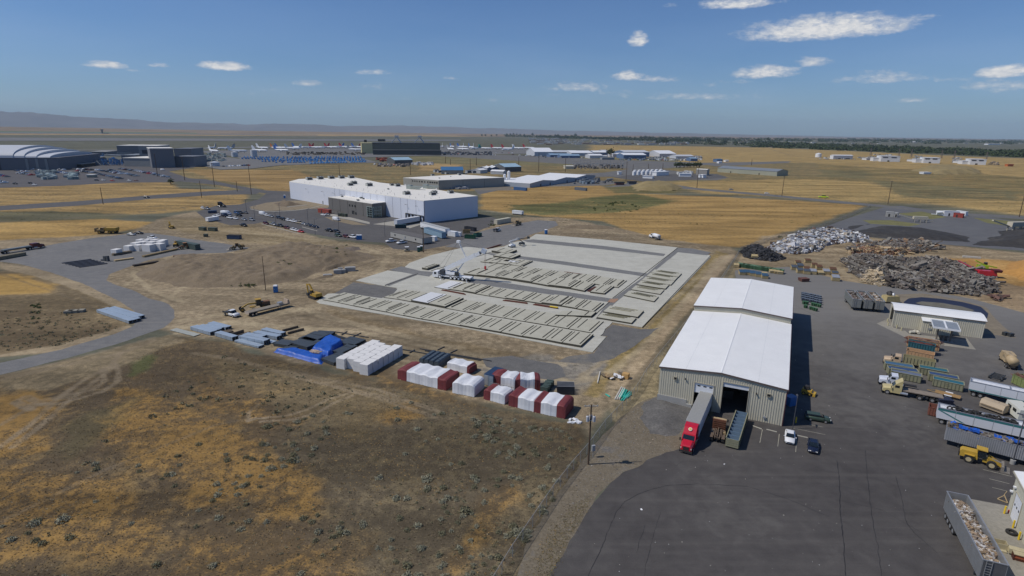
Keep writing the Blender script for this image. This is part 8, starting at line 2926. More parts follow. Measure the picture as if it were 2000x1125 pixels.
for i,(x,y,w,d,h,lid,lab)in enumerate([(1551,527,2.2,1.8,1.7,'slate','leftmost tan dumpster of the right group'),(1562,524,2.2,1.8,1.7,'slate','dark-lidded dumpster in the back of the right group'),(1562,533,2.2,1.8,1.7,'slate','dark-lidded dumpster below it in the right group'),(1575,530,2.0,1.8,1.7,'brown','brown-lidded dumpster in the middle of the right group'),(1575,535,2.2,1.8,1.7,'slate','front dark-lidded dumpster of the right group'),(1587,535,2.2,2.0,1.7,'grey','pale grey lidded dumpster of the right group'),(1590,522,2.0,1.8,1.6,'brown','rear brown dumpster of the right group'),(1599,526,2.0,1.8,1.6,'brown','open brown dumpster beside a broken panel'),(1602,536,2.0,1.6,1.2,'tan','low tan dumpster between the grey lidded ones'),(1613,535,2.2,1.8,1.7,'grey','grey lidded dumpster at the right of the group'),(1626,531,2.2,1.8,1.6,'brown','brown open dumpster at the right end'),(1630,537,2.0,1.6,1.3,'slate','low dumpster below the right end one'),(1631,548,2.3,2.2,1.9,'grey','lone dumpster with grey lid nearest the yard road'),(1558,516,2.0,1.6,1.4,'brown','rusty dumpster at the top of the right group'),(1577,513,2.2,1.6,1.5,'brown','tilted rusty dumpster at the top of the right group'),(1449,536,2.0,2.4,1.5,'blue','first blue-lidded dumpster behind the warehouse'),(1459,536,2.0,2.4,1.5,'blue','second blue-lidded dumpster behind the warehouse'),(1470,538,2.0,2.4,1.5,'blue','third blue-lidded dumpster behind the warehouse'),(1481,540,2.0,2.4,1.5,'blue','fourth blue-lidded dumpster behind the warehouse'),(1493,543,2.0,2.2,1.5,'blue','fifth blue-lidded dumpster behind the warehouse'),(1508,533,1.9,1.5,1.2,'tan','tan dumpster right below the green bin row, left one'),(1517,534,1.9,1.5,1.2,'tan','tan dumpster right below the green bin row, middle one'),(1523,535,1.9,1.5,1.2,'tan','tan dumpster right below the green bin row, right one'),(1491,537,2.4,1.4,1.0,'tan','wide tan dumpster above the fifth blue-lidded one'),(1438,522,1.8,1.8,1.4,'tan','pale dumpster at the left end of the green bin row'),(1474,505,2.6,1.6,1.6,'tan','orange tan box on the black heap')]):
 dumpster((x,y),w,d,h,lab,TANB,LIDS[lid],-.25+.1*math.sin(i))
m=MB(); m.hexa([(-1.6,-1.2,.1),(1.4,-1.4,.1),(1.6,1.0,.1),(-1.4,1.2,.1),(-1.8,-1.4,1.3),(1.7,-1.5,1.3),(1.9,1.2,1.3),(-1.7,1.4,1.3)])
g=G(1569,549)
one('rusty_bin',m,M('rust_red_bin',(.14,.06,.045),.8,0,.3),'rust red open bin alone in the yard behind the warehouse','bin',(g.x,g.y,0),.2)
for(x,y,lab)in[(1963,655,'left'),(1973,657,'right')]:
 g=G(x,y)
 m=MB(); m.box(-.7,.7,-.5,.5,0,1.0)
 one('small_bin',m,DSTEEL,lab+' small dark bin beyond the workshop','bin',(g.x,g.y,.02),.2,'small dark bins')
g=G(1925,541)
P=Proto()
m=MB(); m.box(-3.5,3.5,-1.3,1.3,.8,2.8,.6,.1); P.add('body',m,REDP)
m=MB(); m.bar((-2.5,0,2.2),(-9.5,3.5,5.6),1.1,.3); P.add('conveyor',m,REDP)
m=MB(); m.box(2.0,4.6,-1.5,1.5,2.4,3.4,-.2,-.2); P.add('hopper',m,M('grinder_maroon',(.12,.02,.02),.6))
wheels(P,[(2,1.2),(2,-1.2),(3.2,1.2),(3.2,-1.2)],.55,.4)
P.spawn('wood_grinder','red wood grinder with raised conveyor at the timber heap','grinder',(g.x,g.y,0),-.3)
g=G(1920,527)
LIME=M('lime_green_paint',(.30,.42,.02),.45,0,.1)
P=Proto()
for k in(-1,1):
 m=MB(); m.profile([(-2.3,.4),(-1.9,0),(1.9,0),(2.3,.4),(2,.9),(-2,.9)],'y',k*1.35-.3,k*1.35+.3); P.add('track',m,DARKT)
m=MB(); m.box(-2.4,1.4,-1.3,1.3,.9,2.2,.1,.1); P.add('body',m,LIME)
m=MB(); m.box(.1,1.4,.3,1.2,2.0,3.3,.1,.05); P.add('cab',m,GLASS)
m=MB(); m.bar((1,-.2,1.8),(-3.6,-.2,4.0),.4,.5); P.add('boom',m,LIME)
m=MB(); m.bar((1.2,-.2,2.0),(4.8,-.2,1.4),.4,.5); P.add('stick',m,LIME)
P.spawn('material_handler','lime green excavator behind the red grinder','excavator',(g.x,g.y,0),-.3)
m=MB(); m.box(0,7,0,1,.1,.9)
g=G(1880,503)
one('barrier_row',m,M('pale_barrier',(.48,.47,.43),.8),'pale concrete barrier beyond the timber heaps','barrier',(g.x,g.y,0),-.45)
def simple(A,B,dep,h,mat,label,name,cat,roof=None,z=0):
 a,rot,L=base(A,B)
 P=Proto()
 m=MB(); m.box(0,L,0,dep,z,h); i=P.add('body',m,mat)
 m=MB(); m.box(-.1,L+.1,-.1,dep+.1,h,h+.2); P.add('roof',m,roof or mat,sub=i)
 m=MB(); m.box(L*.3,L*.3+1,-.05,-.004,.1,2.1); P.add('door',m,DARKT,sub=i)
 P.spawn(name,label,cat,(a.x,a.y,.02),rot)
simple((1730,423),(1745,424),4,3.2,SIDING,'pale control cabin left in the plant yard','control_cabin','cabin')
simple((1746,424),(1752,424.5),4,3.0,SIDING,'small cabin touching the control cabin in the plant yard','control_cabin','cabin')
simple((1843,422),(1872,423),2.6,3.6,WHITE,'white container pair at the back of the plant yard','shipping_container','container')
simple((1866,419.5),(1885,422),2.6,3.0,WHITE,'white container right behind the red one','shipping_container','container')
simple((1861,424),(1880,426),2.6,2.9,M('container_red',(.30,.05,.035),.6),'red container in front of the white ones','shipping_container','container')
def crusher(px,s,rot,label):
 g=G(*px)
 P=Proto()
 CR=M('crusher_cream',(.46,.42,.33),.6,0,.15)
 m=MB(); m.box(-5,5,-1.4,1.4,2.2,4.4,.3,.1); P.add('screen_box',m,CR)
 m=MB(); m.bar((-4.5,0,2.2),(-14,1,5.2),1.0,.5); P.add('conveyor',m,CR)
 for x in(-4,0,4):
  for q in(-1.2,1.2):
   m=MB(); m.bar((x,q,0),(x,q,2.3),.4); P.add('leg',m,CR)
 m=MB(); m.bar((5,0,1.6),(9,0,.8),.5); P.add('tow_bar',m,CR)
 P.spawn('crusher',label,'crusher',(g.x,g.y,.02),rot,None,None,s)
crusher((1796,434),.9,-.2,'cream mobile crusher with conveyor in the plant yard')
crusher((1985,451),1.3,.2,'cream crushing plant cut by the right frame edge')
g=G(1828,421)
m=MB(); m.cyl((0,0,2.2),(3.5,0,2.8),1.5,1.0,n=14); m.box(-3,4,-.6,.6,.8,1.1)
one('cement_mixer',m,WHITE,'white cement mixer drum left of the plant yard containers','mixer',(g.x,g.y,0),-.4)
for k,(dx_,dy_)in enumerate(((0,0),(.9,.5),(1.6,-.2))):
 g=G(1781,652)
 m=MB(); m.cyl((-.7,0,.55),(.7,0,.55),.42,n=12)
 one('gas_tank',m,M('tank_cream',(.60,.56,.45),.5),['left','middle','right'][k]+' cream gas tank by the workshop annex','tank',(g.x+dx_,g.y+dy_,.02),.6*k,'cream gas tanks')
def ring_sheet():
 outer=PX([(1765,590),(1775,583),(1800,580.5),(1840,584),(1880,590),(1915,599),(1930,612),(1928,622),(1900,620),(1840,606),(1790,598),(1768,596)])
 inner=PX([(1788,592),(1800,589),(1840,592),(1880,599),(1903,606),(1898,609),(1850,602),(1800,596)])
 o1=sheet('pond_liner',outer,.03,M('liner_black_blue',(.022,.024,.045),.5,0,.2),.1,2,70,world=True)
 sheet('pond_bed',inner,.06,M('pond_mud',(.15,.14,.11),.9,0,.3,.3),.3,2,71,world=True)
ring_sheet()
rs=np.random.RandomState(77)
m=MB()
for k in range(150):
 x,y=rs.uniform(1080,1990),rs.uniform(640,1120)
 g=G(x,y)
 if sdist(np.array([g.x]),np.array([g.y]),PX([(1120,1120),(1210,945),(1340,885),(1530,850),(1600,650),(1800,700),(1900,960),(1850,1120)]))[0]<0 and rs.rand()>.3:
  continue
 s=rs.uniform(.04,.11)if rs.rand()<.93 else rs.uniform(.2,.4)
 m.cur=[(.62,.62,.6),(.3,.28,.25),(.5,.47,.4),(.72,.72,.72)][rs.randint(4)]
 m.rbox((g.x,g.y,.03),(s,s*rs.uniform(.4,1),.03),rs.uniform(0,3),(rs.uniform(-.2,.2),rs.uniform(-.2,.2)))
o=part('litter',m,VC,None,False,True)
tag(o,'scattered bits of pale litter on the asphalt yard','litter',None,'stuff')
TARL=M('tar_line',(.022,.021,.02),.6,0,.1)
def crack(pts,w=.07,seed=0):
 W=[G(*p)for p in pts]
 m=MB()
 prev=None
 rs_=random.Random(seed)
 for a,b in zip(W[:-1],W[1:]):
  n=max(1,int((b-a).length/.8))
  for k in range(n+1):
   p=a.lerp(b,k/n)+Vector((rs_.uniform(-.08,.08),rs_.uniform(-.08,.08),0))
   if prev is not None and(p-prev).length>.05:
    d=(p-prev).normalized()
    s=Vector((-d.y,d.x,0))*w/2*rs_.uniform(.5,1.2)
    z=Vector((0,0,.0175-p.z))
    m.quad(prev-s+z,p-s+z,p+s+z,prev+s+z)
   prev=p
 o=part('sealed_crack',m,TARL,recalc=False)
 o['kind']='structure'
for i,(p,w)in enumerate([([(1147,1128),(1175,1070),(1195,1020),(1205,998),(1220,980),(1245,966),(1275,955),(1300,949),(1360,945),(1460,950),(1540,975),(1620,1010)],.09),([(1635,900),(1640,940),(1641,1000),(1648,1060),(1652,1125)],.12),([(1690,880),(1696,950),(1703,1010),(1715,1070),(1722,1125)],.08),([(1750,930),(1762,980),(1770,1020),(1785,1040),(1830,1080)],.07),([(1600,950),(1640,950),(1700,960)],.05),([(1260,1025),(1248,1060),(1244,1080)],.06),([(1290,1000),(1275,1050),(1262,1100),(1258,1125)],.06),([(1630,975),(1720,995),(1800,1040)],.06),([(1515,560),(1520,580),(1600,620)],.06),([(1295,890),(1320,910),(1335,900)],.05)]):
 crack(p,w,i)
SKIP=[PX(p)for p in([(384,405),(560,372),(960,360),(990,440),(760,490),(560,470),(380,440)],[(560,340),(940,340),(940,440),(560,400)],[(940,425),(1440,470),(1300,800),(500,700),(0,520),(150,440),(400,410)],[(1430,480),(1600,440),(1740,398),(2200,440),(2200,800),(1400,800)],[(-100,315),(430,310),(400,355),(-100,378)],[(-100,396),(500,366),(520,384),(-100,420)],[(1200,330),(1430,330),(1440,352),(1230,362)],[(1395,325),(1525,333),(1525,350),(1395,340)],[(860,330),(1200,325),(1220,362),(860,375)])]
CN={'w':'white','s':'silver','n':'navy','k':'black','m':'maroon','r':'red','g':'grey','t':'tan','b':'blue','e':'green'}
for(k,x,y,c,lab)in[('van',513,420,'w','white van at the left end of the upper car row'),('suv',522,422,'w','white car second in the upper car row'),('sedan',530,424,'s','silver car third in the upper car row'),('suv',545,427,'n','navy car by the lamp post in the upper row'),('suv',554,430,'k','black car right of the navy one in the upper row'),('suv',564,432,'w','white car in the middle of the upper row'),('pickup',574,434,'w','white pickup in the middle of the upper row'),('pickup',585,437,'t','tan pickup in the upper row'),('sedan',594,439,'s','silver car right of the tan pickup'),('sedan',602,441,'g','dark grey car near the right end of the upper row'),('sedan',609,443,'n','navy car second from the right in the upper row'),('sedan',617,445,'n','navy car at the right end of the upper row'),('suv',520,438,'m','maroon car at the left end of the lower row'),('pickup',534,440,'s','silver pickup in the lower row'),('pickup',547,443,'k','black pickup in the lower row'),('suv',561,447,'m','maroon car in the middle of the lower row'),('sedan',573,450,'w','white car left of its white neighbour in the lower row'),('sedan',579,451.5,'w','white car next to the red one'),('sedan',588,454,'r','red car at the right end of the lower row'),('pickup',643,452,'k','black pickup left of two black cars near the kerb'),('suv',658,454,'k','black car beside the black pickup near the kerb'),('suv',661,462,'e','dark green vehicle by the end of the kerb'),('suv',677,464,'m','maroon car beside the white pickup near the blue toilets'),('pickup',689,465,'w','white pickup left of the blue toilets'),('pickup',405,409,'s','silver pickup at the upper left of the car park'),('suv',397,408,'w','white car at the upper left corner of the car park'),('van',439,423,'n','dark truck with white box in the car park middle'),('pickup',450,427,'w','white pickup right of the dark box truck'),('sedan',460,428,'w','white car right of the white pickup'),('pickup',467,422,'k','black pickup above the white car'),('sedan',477,430,'s','silver car right of the middle group'),('suv',492,431,'s','silver car beside a small post at the car park end'),('suv',462,417,'b','blue vehicle in the back of the car park group'),('suv',470,417,'k','black vehicle in the back of the car park group'),('sedan',480,417,'g','grey car at the back right of the car park group'),('sedan',420,424,'w','white car left of the dark box truck, lower one'),('sedan',427,422,'w','white car left of the dark box truck, upper one'),('pickup',476,442,'k','dark pickup alone at the lower car park edge'),('van',657,431,'w','white van before the grey office'),('sedan',632,421,'w','white car beside the red containers'),('sedan',640,420,'s','silver car beside the red containers'),('suv',287,387,'k','dark car driving on the far road'),('sedan',1428,371,'s','silver car on the farm road'),('sedan',1498,378.5,'w','white car on the farm road'),('suv',189,353,'k','black car at the lower edge of the far parking lot'),('suv',202,353,'w','white car at the lower edge of the far parking lot'),('suv',220,354,'r','red car at the lower edge of the far parking lot'),('suv',253,353.5,'w','white car at the right lower edge of the far lot'),('sedan',266,353.5,'m','maroon car at the right lower edge of the far lot'),('suv',30,360,'k','black car at the left lower edge of the far lot'),('suv',60,359,'k','black car left of the white one near the far field'),('suv',68,362,'w','white car nearest the golden field in the far lot'),('van',318,333,'w','white truck on the drive of the grey factory')]:
 dy=1.6 if y>390 else .25
 place_car(k,(x,y),(x+9,y+dy),CN[c],lab,'parked cars' if y>400 else None)
utl=CARS['van'].spawn('box_truck','white box body truck behind the dark truck in the car park','truck',(G(442,420).x,G(442,420).y,.02),-.2,None,CARCOL['white'],(1.2,1.2,1.25))
P=Proto()
tractor(P,CARCOL['black'],0,True)
P.spawn('tractor_truck','black truck cab at the top left of the car park','truck',(G(440,405).x,G(440,405).y,.02),-.2)
CARS['pickup'].spawn('fire_truck','bright lime yellow tanker on the farm road','truck',(G(1608,387).x,G(1608,387).y,.02),-.4,None,CARCOL['lime'],(1.5,1.3,1.6))
for(A,B,lab,mt)in[((621,415),(642,418),'red container pair left of the grey office',M('container_brick',(.30,.06,.04),.6)),((660,422.5),(665,423),'left green dumpster before the grey office',MATS['dumpster_green']),((667,423.5),(675,424),'right green dumpster before the grey office',MATS['dumpster_green'])]:
 simple(A,B,2.6,2.6 if 'red' in lab else 1.8,mt,lab,'container' if 'red' in lab else 'dumpster','container' if 'red' in lab else 'dumpster')
SM={k:small_car_mesh(k).mesh('parked_car',CARCOL['white'])for k in('sedan','pickup','van')}
rs=random.Random(12)
cols=['white']*7+['silver']*6+['black']*4+['navy']*3+['grey']*4+['red','blue','maroon']
def lot(rows,where,grp,only=None,nm='parked_car',cat='car',meshes=None,jit=.6):
 for ri,(a,b,n)in enumerate(rows):
  A,B=G(*a),G(*b)
  d=(B-A)
  rt=math.atan2(d.y,d.x)+math.pi/2
  for k in range(n):
   if rs.random()<.12:
    continue
   p=A.lerp(B,(k+rs.uniform(-.15,.15))/max(1,n-1))
   c=only or rs.choice(cols)
   me=meshes or SM[rs.choice(['sedan','sedan','pickup'])]
   one(nm,me,None,('%s %s in the %s row %s'%(c,cat,ORD[ri%15],where)),cat,(p.x,p.y,.15),rt+(math.pi if rs.random()<.5 else 0),grp,body=CARCOL[c]if meshes is None else None).scale=(1.25,)*3 if meshes is None else(1.5,1.5,1.1)
lot([((32,334),(56,337),8),((38,339),(62,343),8),((64,332),(86,334),8),((70,336),(92,339),7),((100,331),(128,333),9),((106,336),(132,340),8),((144,331),(182,333),12),((150,335),(186,339),11),((190,333),(240,341),15),((192,341),(236,350),12),((214,333),(266,345),16),((236,331),(300,340),18),((262,334),(328,347),20),((0,343),(14,346),5),((0,356),(8,358),4)],'of the far left parking lot','cars in the far left parking lot')
LIFT=MB()
LIFT.box(-1.6,1.6,-1.1,1.1,.4,1.6)
LIFT.bar((-1.4,0,1.6),(2.6,0,2.8),.5)
LIFT.box(2.4,3.4,-.8,.8,2.2,3.4)
lme=LIFT.mesh('blue_lift',M('lift_blue',(.06,.26,.56),.5,0,.15))
lot([((478,309),(710,308),42),((474,311),(700,310),40),((500,312.5),(706,312),36),((520,314.5),(712,313.5),34),((512,316.5),(690,315),28),((540,318.5),(600,318),12),((608,320),(712,317),20)],'of blue lifts before the airport','blue lifts parked before the airport','blue','blue_lift','lift',lme)
lot([((840,300),(905,301),14),((860,302.5),(968,303.5),20),((930,298),(1000,299.5),12),((436,326),(486,324),12),((1002,303),(1050,306),8),((1210,312),(1330,314),18),((732,322),(770,323),8),((815,320),(842,321),6)],'among the far halls','vehicles parked among the far halls')

# AIRPORT AND FAR BUILDINGS
def plane_proto():
 P=Proto()
 m=MB()
 rings=[]
 for x,r,z in((-17,.3,4.6),(-13,1.2,4.2),(-8,1.9,3.8),(10,1.9,3.8),(13.5,1.7,3.6),(15.5,1.0,3.3),(16.3,.2,3.1)):
  rings.append([(x,r*math.cos(w),z+r*math.sin(w))for w in[2*math.pi*i/12 for i in range(12)]])
 m.loft(rings)
 P.add('fuselage',m,WHITE,True)
 for s in(-1,1):
  m=MB()
  m.hexa([(3,s*1.2,2.9),(-2.5,s*1.2,2.9),(-6.5,s*15,3.8),(-5,s*15,3.8),(3,s*1.2,3.4),(-2.5,s*1.2,3.4),(-6.5,s*15,4.0),(-5,s*15,4.0)])
  P.add('wing',m,LGREY)
  m=MB(); m.cyl((3.2,s*5,2.3),(-.5,s*5,2.3),.9,n=10); P.add('engine',m,WHITE)
  m=MB(); m.hexa([(-13,s*.6,4.5),(-16,s*.6,4.5),(-17.5,s*6,4.9),(-16,s*6,4.9),(-13,s*.6,4.8),(-16,s*.6,4.8),(-17.5,s*6,5.0),(-16,s*6,5.0)]); P.add('tailplane',m,LGREY)
 m=MB()
 m.hexa([(-9.5,-.25,5.0),(-17,-.25,5.0),(-17,.25,5.0),(-9.5,.25,5.0),(-15.4,-.2,13),(-19.2,-.2,13),(-19.2,.2,13),(-15.4,.2,13)])
 P.add('tail_fin',m,WHITE,tint=True)
 for x,y in((11,0),(-1,2.5),(-1,-2.5)):
  m=MB(); m.bar((x,y,0),(x,y,2.4),.5); P.add('landing_gear',m,DARKT)
 return P
PL=plane_proto()
TC={'w':WHITE,'r':M('tail_red',(.42,.04,.05),.5),'o':M('tail_orange',(.5,.17,.05),.5),'b':M('tail_blue',(.05,.14,.42),.5),'g':M('tail_teal',(.03,.30,.24),.5),'s':LGREY}
CW={'w':'white','r':'red','o':'orange','b':'blue','g':'teal','s':'grey'}
for i,(xt,xn,y,c)in enumerate([(409,427,298.5,'w'),(424,405,292,'s'),(453,430,293,'s'),(457,474,298.5,'w'),(506,521,292,'w'),(499,518,297.5,'w'),(533,548,292,'o'),(542,559,292,'b'),(541,560,297,'b'),(566,580,293,'w'),(582,566,292.5,'w'),(575,590,290.5,'b'),(605,597,291,'r'),(613,623,291,'r'),(636,627,290.5,'r'),(643,652,290.5,'r'),(665,656,290,'b'),(671,681,290,'r'),(700,685,290,'r'),(690,708,290,'b'),(680,709,295.5,'s'),(869,859,288.5,'w'),(878,888,289,'b'),(891,875,289,'r'),(896,912,289.5,'b'),(911,897,288.5,'w'),(915,926,290,'b'),(930,918,289.5,'w'),(937,919,292.5,'g'),(938,958,292.5,'g'),(962,981,292,'r'),(983,1002,292.5,'r'),(1004,1022,292,'w'),(1024,1043,291.5,'r'),(874,886,294,'s'),(896,912,294,'s'),(998,985,295,'w')]):
 a,b=G(xt,y),G(xn,y+.4)
 d=b-a
 c_=(a+b)/2
 ang=math.atan2(d.y,d.x)
 if abs(d.x)<26:
  ang=(ang if d.x>0 else ang)+(.5 if i%2 else -.4)
 g_='airliners parked at the far airport'
 PL.spawn('airliner','%s-tailed airliner, number %d from the left among the %s, nose to the %s'%(CW[c],i+1,'left group' if xt<720 else 'right group','right' if xn>xt else 'left')if False else '%s-tailed airliner %s, nose to the %s'%(CW[c],['left of the round tanks','above the blue lifts','left of the tan hangar','right of the tan hangar','before the arched hall'][0 if xt<480 else 1 if xt<600 else 2 if xt<720 else 3 if xt<940 else 4],'right' if xn>xt else 'left'),'airliner',(c_.x,c_.y,.5),ang,g_,TC[c],1.3)
def blk(x0,x1,by,ty,dep,label,mat=None,roof=None,name='industrial_hall',cat='hall',dy=0.0,roof_h=1.0,rise=0.0,parts=(),group=None):
 """hall from its base line x0..x1 at row by (dy: drop to the right) and its eaves row ty"""
 a,rot,L=base((x0,by),(x1,by+dy))
 h=height(x0,by,ty)
 r=thing(name,label,cat,(a.x,a.y,0),rot,group)
 m=MB()
 if rise:
  m.profile([(0,0),(dep,0),(dep,h),(dep/2,h+rise),(0,h)],'x',0,L)
 else:
  m.box(0,L,0,dep,0,h)
 part('wall',m,mat or PANELG,r)
 m=MB()
 if rise:
  m.profile([(-.5,h+.05),(dep/2,h+rise+.05),(dep+.5,h+.05),(dep+.5,h+.6),(dep/2,h+rise+.6),(-.5,h+.6)],'x',-.5,L+.5)
 else:
  m.box(-.5,L+.5,-.5,dep+.5,h,h+roof_h)
 part('roof',m,roof or CREAM_ROOF,r)
 for(f,w,z0,z1,mt)in parts:
  m=MB()
  m.box(f*L-w/2,f*L+w/2,-.4,-.05,z0*h,z1*h)
  part('door' if z0==0 else 'window',m,mt,r)
 return r,L,h
HG=M('hangar_grey',(.15,.155,.175),.7,0,.08,.03)
FG=M('factory_grey',(.17,.18,.20),.7,0,.08,.03)
FGL=M('factory_light_grey',(.26,.27,.27),.7,0,.08,.03)
VW=M('vault_white',(.50,.52,.55),.6,0,.06,.02)
DW=M('dark_window_band',(.05,.055,.07),.4)
BEF=M('beige_factory',(.31,.30,.24),.7,0,.06,.03)
r,L,h=blk(-120,116,333.5,309,150,'huge hangar with grey walls and stepped white vaulted roof at the left edge',HG,HG,'vaulted_hangar','hangar',-1.5,.5,parts=((.50,3,0,.95,DW),(.735,3,0,.95,FGL),(.82,3,0,.95,FGL),(.9,3,0,.95,FGL)))
for k,(x1,top)in enumerate(((27,281),(49,284.5),(73,288.5),(100,293))):
 e=(x1+120)/236*L
 hh=height(60,320,top)
 D0,D1=1+k*.4,149-k*.4
 sh=.35*k
 pr=[(D0,h+.3)]+[((D0+D1)/2-(D1-D0)/2*math.cos(w),h+.3+(hh-h)*math.sin(w)**.8)for w in[math.pi*i/22 for i in range(1,22)]]+[(D1,h+.3)]
 m=MB()
 m.loft([[(x,p[0],p[1])for p in pr]for x in(0 if k==0 else eprev+.02,e)])
 part('roof_vault',m,VW,r)
 eprev=e
blk(124,160,327,321,40,'low dark lean-to with sloping pale roof right of the vaulted hangar',DARKT,M('pale_lean_roof',(.34,.33,.30),.7),'open_shelter','shelter',0,.6)
blk(140,188,319,309,40,'dark low hall with pale roof behind the lean-to',HG,M('pale_lean_roof',(.34,.33,.30)),'industrial_hall','hall')
blk(176,209,306,297,60,'pale blue roofed hall behind the blue stacked machines',HG,M('pale_lean_roof',(.34,.33,.30)))
blk(207,239,317,303,10,'beige wall hall with blue lettering right of the blue machines',BEF,M('slate_roof',(.20,.22,.24),.6),dy=1.5,parts=((.5,8,.55,.75,BLUEP),))
blk(239,267,318.5,304,60,'grey hall joined to the beige walled one',FG,M('slate_roof',(.20,.22,.24)))
blk(232,274,312,285,60,'tall dark factory block at the upper left of the grey complex',FG,CREAM_ROOF,'factory_block','factory',parts=((.3,24,.3,.55,FGL),))
blk(243,300,325,309,50,'stepped light grey front block of the grey factory complex',FGL,CREAM_ROOF,'factory_block','factory',1.0)
blk(275,311,318,285.5,60,'tall middle factory block with cream roof edge',FGL,CREAM_ROOF,'factory_block','factory',parts=((.45,16,.55,.78,DW),))
blk(298,343,328,291,50,'tallest grey factory tower block',FG,CREAM_ROOF,'factory_block','factory',-1.0,1.2)
blk(343,376,318,291.5,70,'dark rear factory block right of the tallest one',FG,HG,'factory_block','factory')
blk(343,381,326,306.5,40,'low right wing of the grey factory complex',FG,FG,'factory_block','factory',.3)
blk(345,353,314,300.5,30,'left cream skylight on the factory wing',CREAM_ROOF,CREAM_ROOF,'factory_annex','annex')
blk(358,368,313.5,300.5,30,'right cream skylight on the factory wing',CREAM_ROOF,CREAM_ROOF,'factory_annex','annex')
blk(250,289,321,317,12,'low cream canopy before the factory complex',DARKT,CREAM_ROOF,'canopy','canopy')
blk(170,183,347,342.5,8,'small beige hut in the far parking lot',BEF,CREAM_ROOF,'hut','hut')
rs2=np.random.RandomState(5)
m=MB()
for k in range(420):
 x,y=rs2.normal(214,18),rs2.uniform(303,324)
 if x<165 or x>246 or(207<x<240 and y<316):
  continue
 g=G(x,y)
 a=rs2.uniform(.6,2.4)
 L_=rs2.uniform(4,11)
 m.cur=tuple(np.array((.07,.20,.42))*rs2.uniform(.5,1.2))if rs2.rand()>.25 else(.3,.32,.33)
 m.bar((g.x,g.y,1.0),(g.x+L_*math.cos(a),g.y+rs2.uniform(-3,3),1.5+L_*abs(math.sin(a))*.8),.8)
o=part('boom_lift_crowd',m,VC,None,False,True)
tag(o,'crowd of blue boom lifts with raised arms between the far halls','lifts',None,'stuff')
m=MB()
for(x0,x1,y0,y1,n,c)in((74,108,336,351,90,(.42,.50,.50)),(133,150,339,351,60,(.40,.48,.47)),(385,440,300,316,160,(.40,.46,.44)),(800,960,297,303,200,(.12,.13,.15)),(560,720,298,303,160,(.16,.13,.10)),(1275,1370,305,314,170,(.55,.57,.58)),(1210,1300,307,314,90,(.2,.24,.3)),(1120,1215,324,330,90,(.22,.2,.18)),(1325,1350,337,342,50,(.6,.6,.58)),(733,800,321,326,60,(.4,.35,.3)),(735,760,309,316,40,(.4,.1,.06)),(805,845,319,323,60,(.6,.6,.6)),(1050,1200,300,309,130,(.35,.36,.38)),(1705,1740,302,308,40,(.4,.42,.43)),(1785,1800,305,312,40,(.45,.46,.46)),(1860,1880,308,318,50,(.45,.46,.46)),(1930,1950,318,323,20,(.3,.25,.2)),(1600,1720,307,312,60,(.4,.4,.4)),(1100,1200,347,360,40,(.2,.21,.22)),(870,925,366,370,40,(.35,.37,.4)),(1135,1160,354,360,30,(.2,.25,.3))):
 for k in range(n):
  x,y=rs2.uniform(x0,x1),rs2.uniform(y0,y1)
  g=G(x,y)
  s=rs2.uniform(1.2,4.0)
  m.cur=tuple(np.array(c)*rs2.uniform(.4,1.25))
  m.rbox((g.x,g.y,s*.4),(s*rs2.uniform(.7,2.2),s,s*rs2.uniform(.5,1.1)),rs2.uniform(0,3))
o=part('yard_equipment',m,VC,None,False,True)
tag(o,'far scattered yard equipment and stores among the distant halls','equipment',None,'stuff')
def round_tank(px,top,w,label,mat=None,group=None):
 g=G(*px)
 h=height(px[0],px[1],top)
 r0=(G(px[0]+w/2,px[1])-G(px[0]-w/2,px[1])).length/2
 m=MB()
 m.cyl((0,0,0),(0,0,h),r0,n=20)
 m.cyl((0,0,h),(0,0,h+r0*.25),r0,.1,20)
 one('storage_tank',m,mat or WHITE,label,'tank',(g.x,g.y,0),0,group,False)
round_tank((459,306.5),297,13,'left grey round tank before the airliners',VW)
round_tank((496.5,306.5),293,13,'right grey round tank before the airliners',VW)
round_tank((420,325),317,19,'wide low white tank left of the dark parked cars',M('tank_pale_blue',(.50,.54,.60),.5))
round_tank((1598,307),300,9,'white round tank left of the long white building',WHITE)
for k in range(15):
 x=1238+(k%8)*8.4+(2 if k>7 else 0)
 y=342.5-(2.6 if k>7 else 0)-(k%8)*.25
 round_tank((x,y),y-7.5,6.2,['front','rear'][k>7]+' row white tank of the tank yard, %s from the left'%ORD[k%8],WHITE,'white tanks in the tank yard')
blk(1255,1274,348,343.5,6,'white trailer before the white tanks',WHITE,WHITE,'tank_trailer','trailer',1.0,.3)
blk(1282,1306,343.5,337,8,'white box building among the white tanks',WHITE,WHITE,'store','store',-1)
blk(1208,1214,341,337,5,'small white cabinet left of the white tanks',WHITE,WHITE,'cabin','cabin')
blk(1327,1350,345,339,8,'row of white boxes left of the tall pump house',WHITE,WHITE,'store','store',.5,.3)
blk(1367,1372,347,343,5,'small left white cabin below the pump house',WHITE,WHITE,'cabin','cabin')
blk(1373,1379,347.5,342.5,5,'small right white cabin below the pump house',WHITE,WHITE,'cabin','cabin')
blk(1203,1219,361.5,357.5,6,'dark red and grey container left by the farm road',M('dull_red',(.16,.08,.08),.7),DARKT,'shipping_container','container')
blk(1228,1243,360,356,6,'slate container right of the dark red one by the farm road',M('container_slate',(.12,.14,.17)),DARKT,'shipping_container','container')
TANH=M('tan_hangar',(.60,.53,.28),.7,0,.08,.03)
blk(707,728,300,279.5,40,'tall tan hangar tower at the airport',TANH,TANH,'hangar_tower','hangar',0,.6)
blk(729,740,294,290,30,'low tan annex beside the tan tower',TANH,TANH,'hangar_annex','annex')
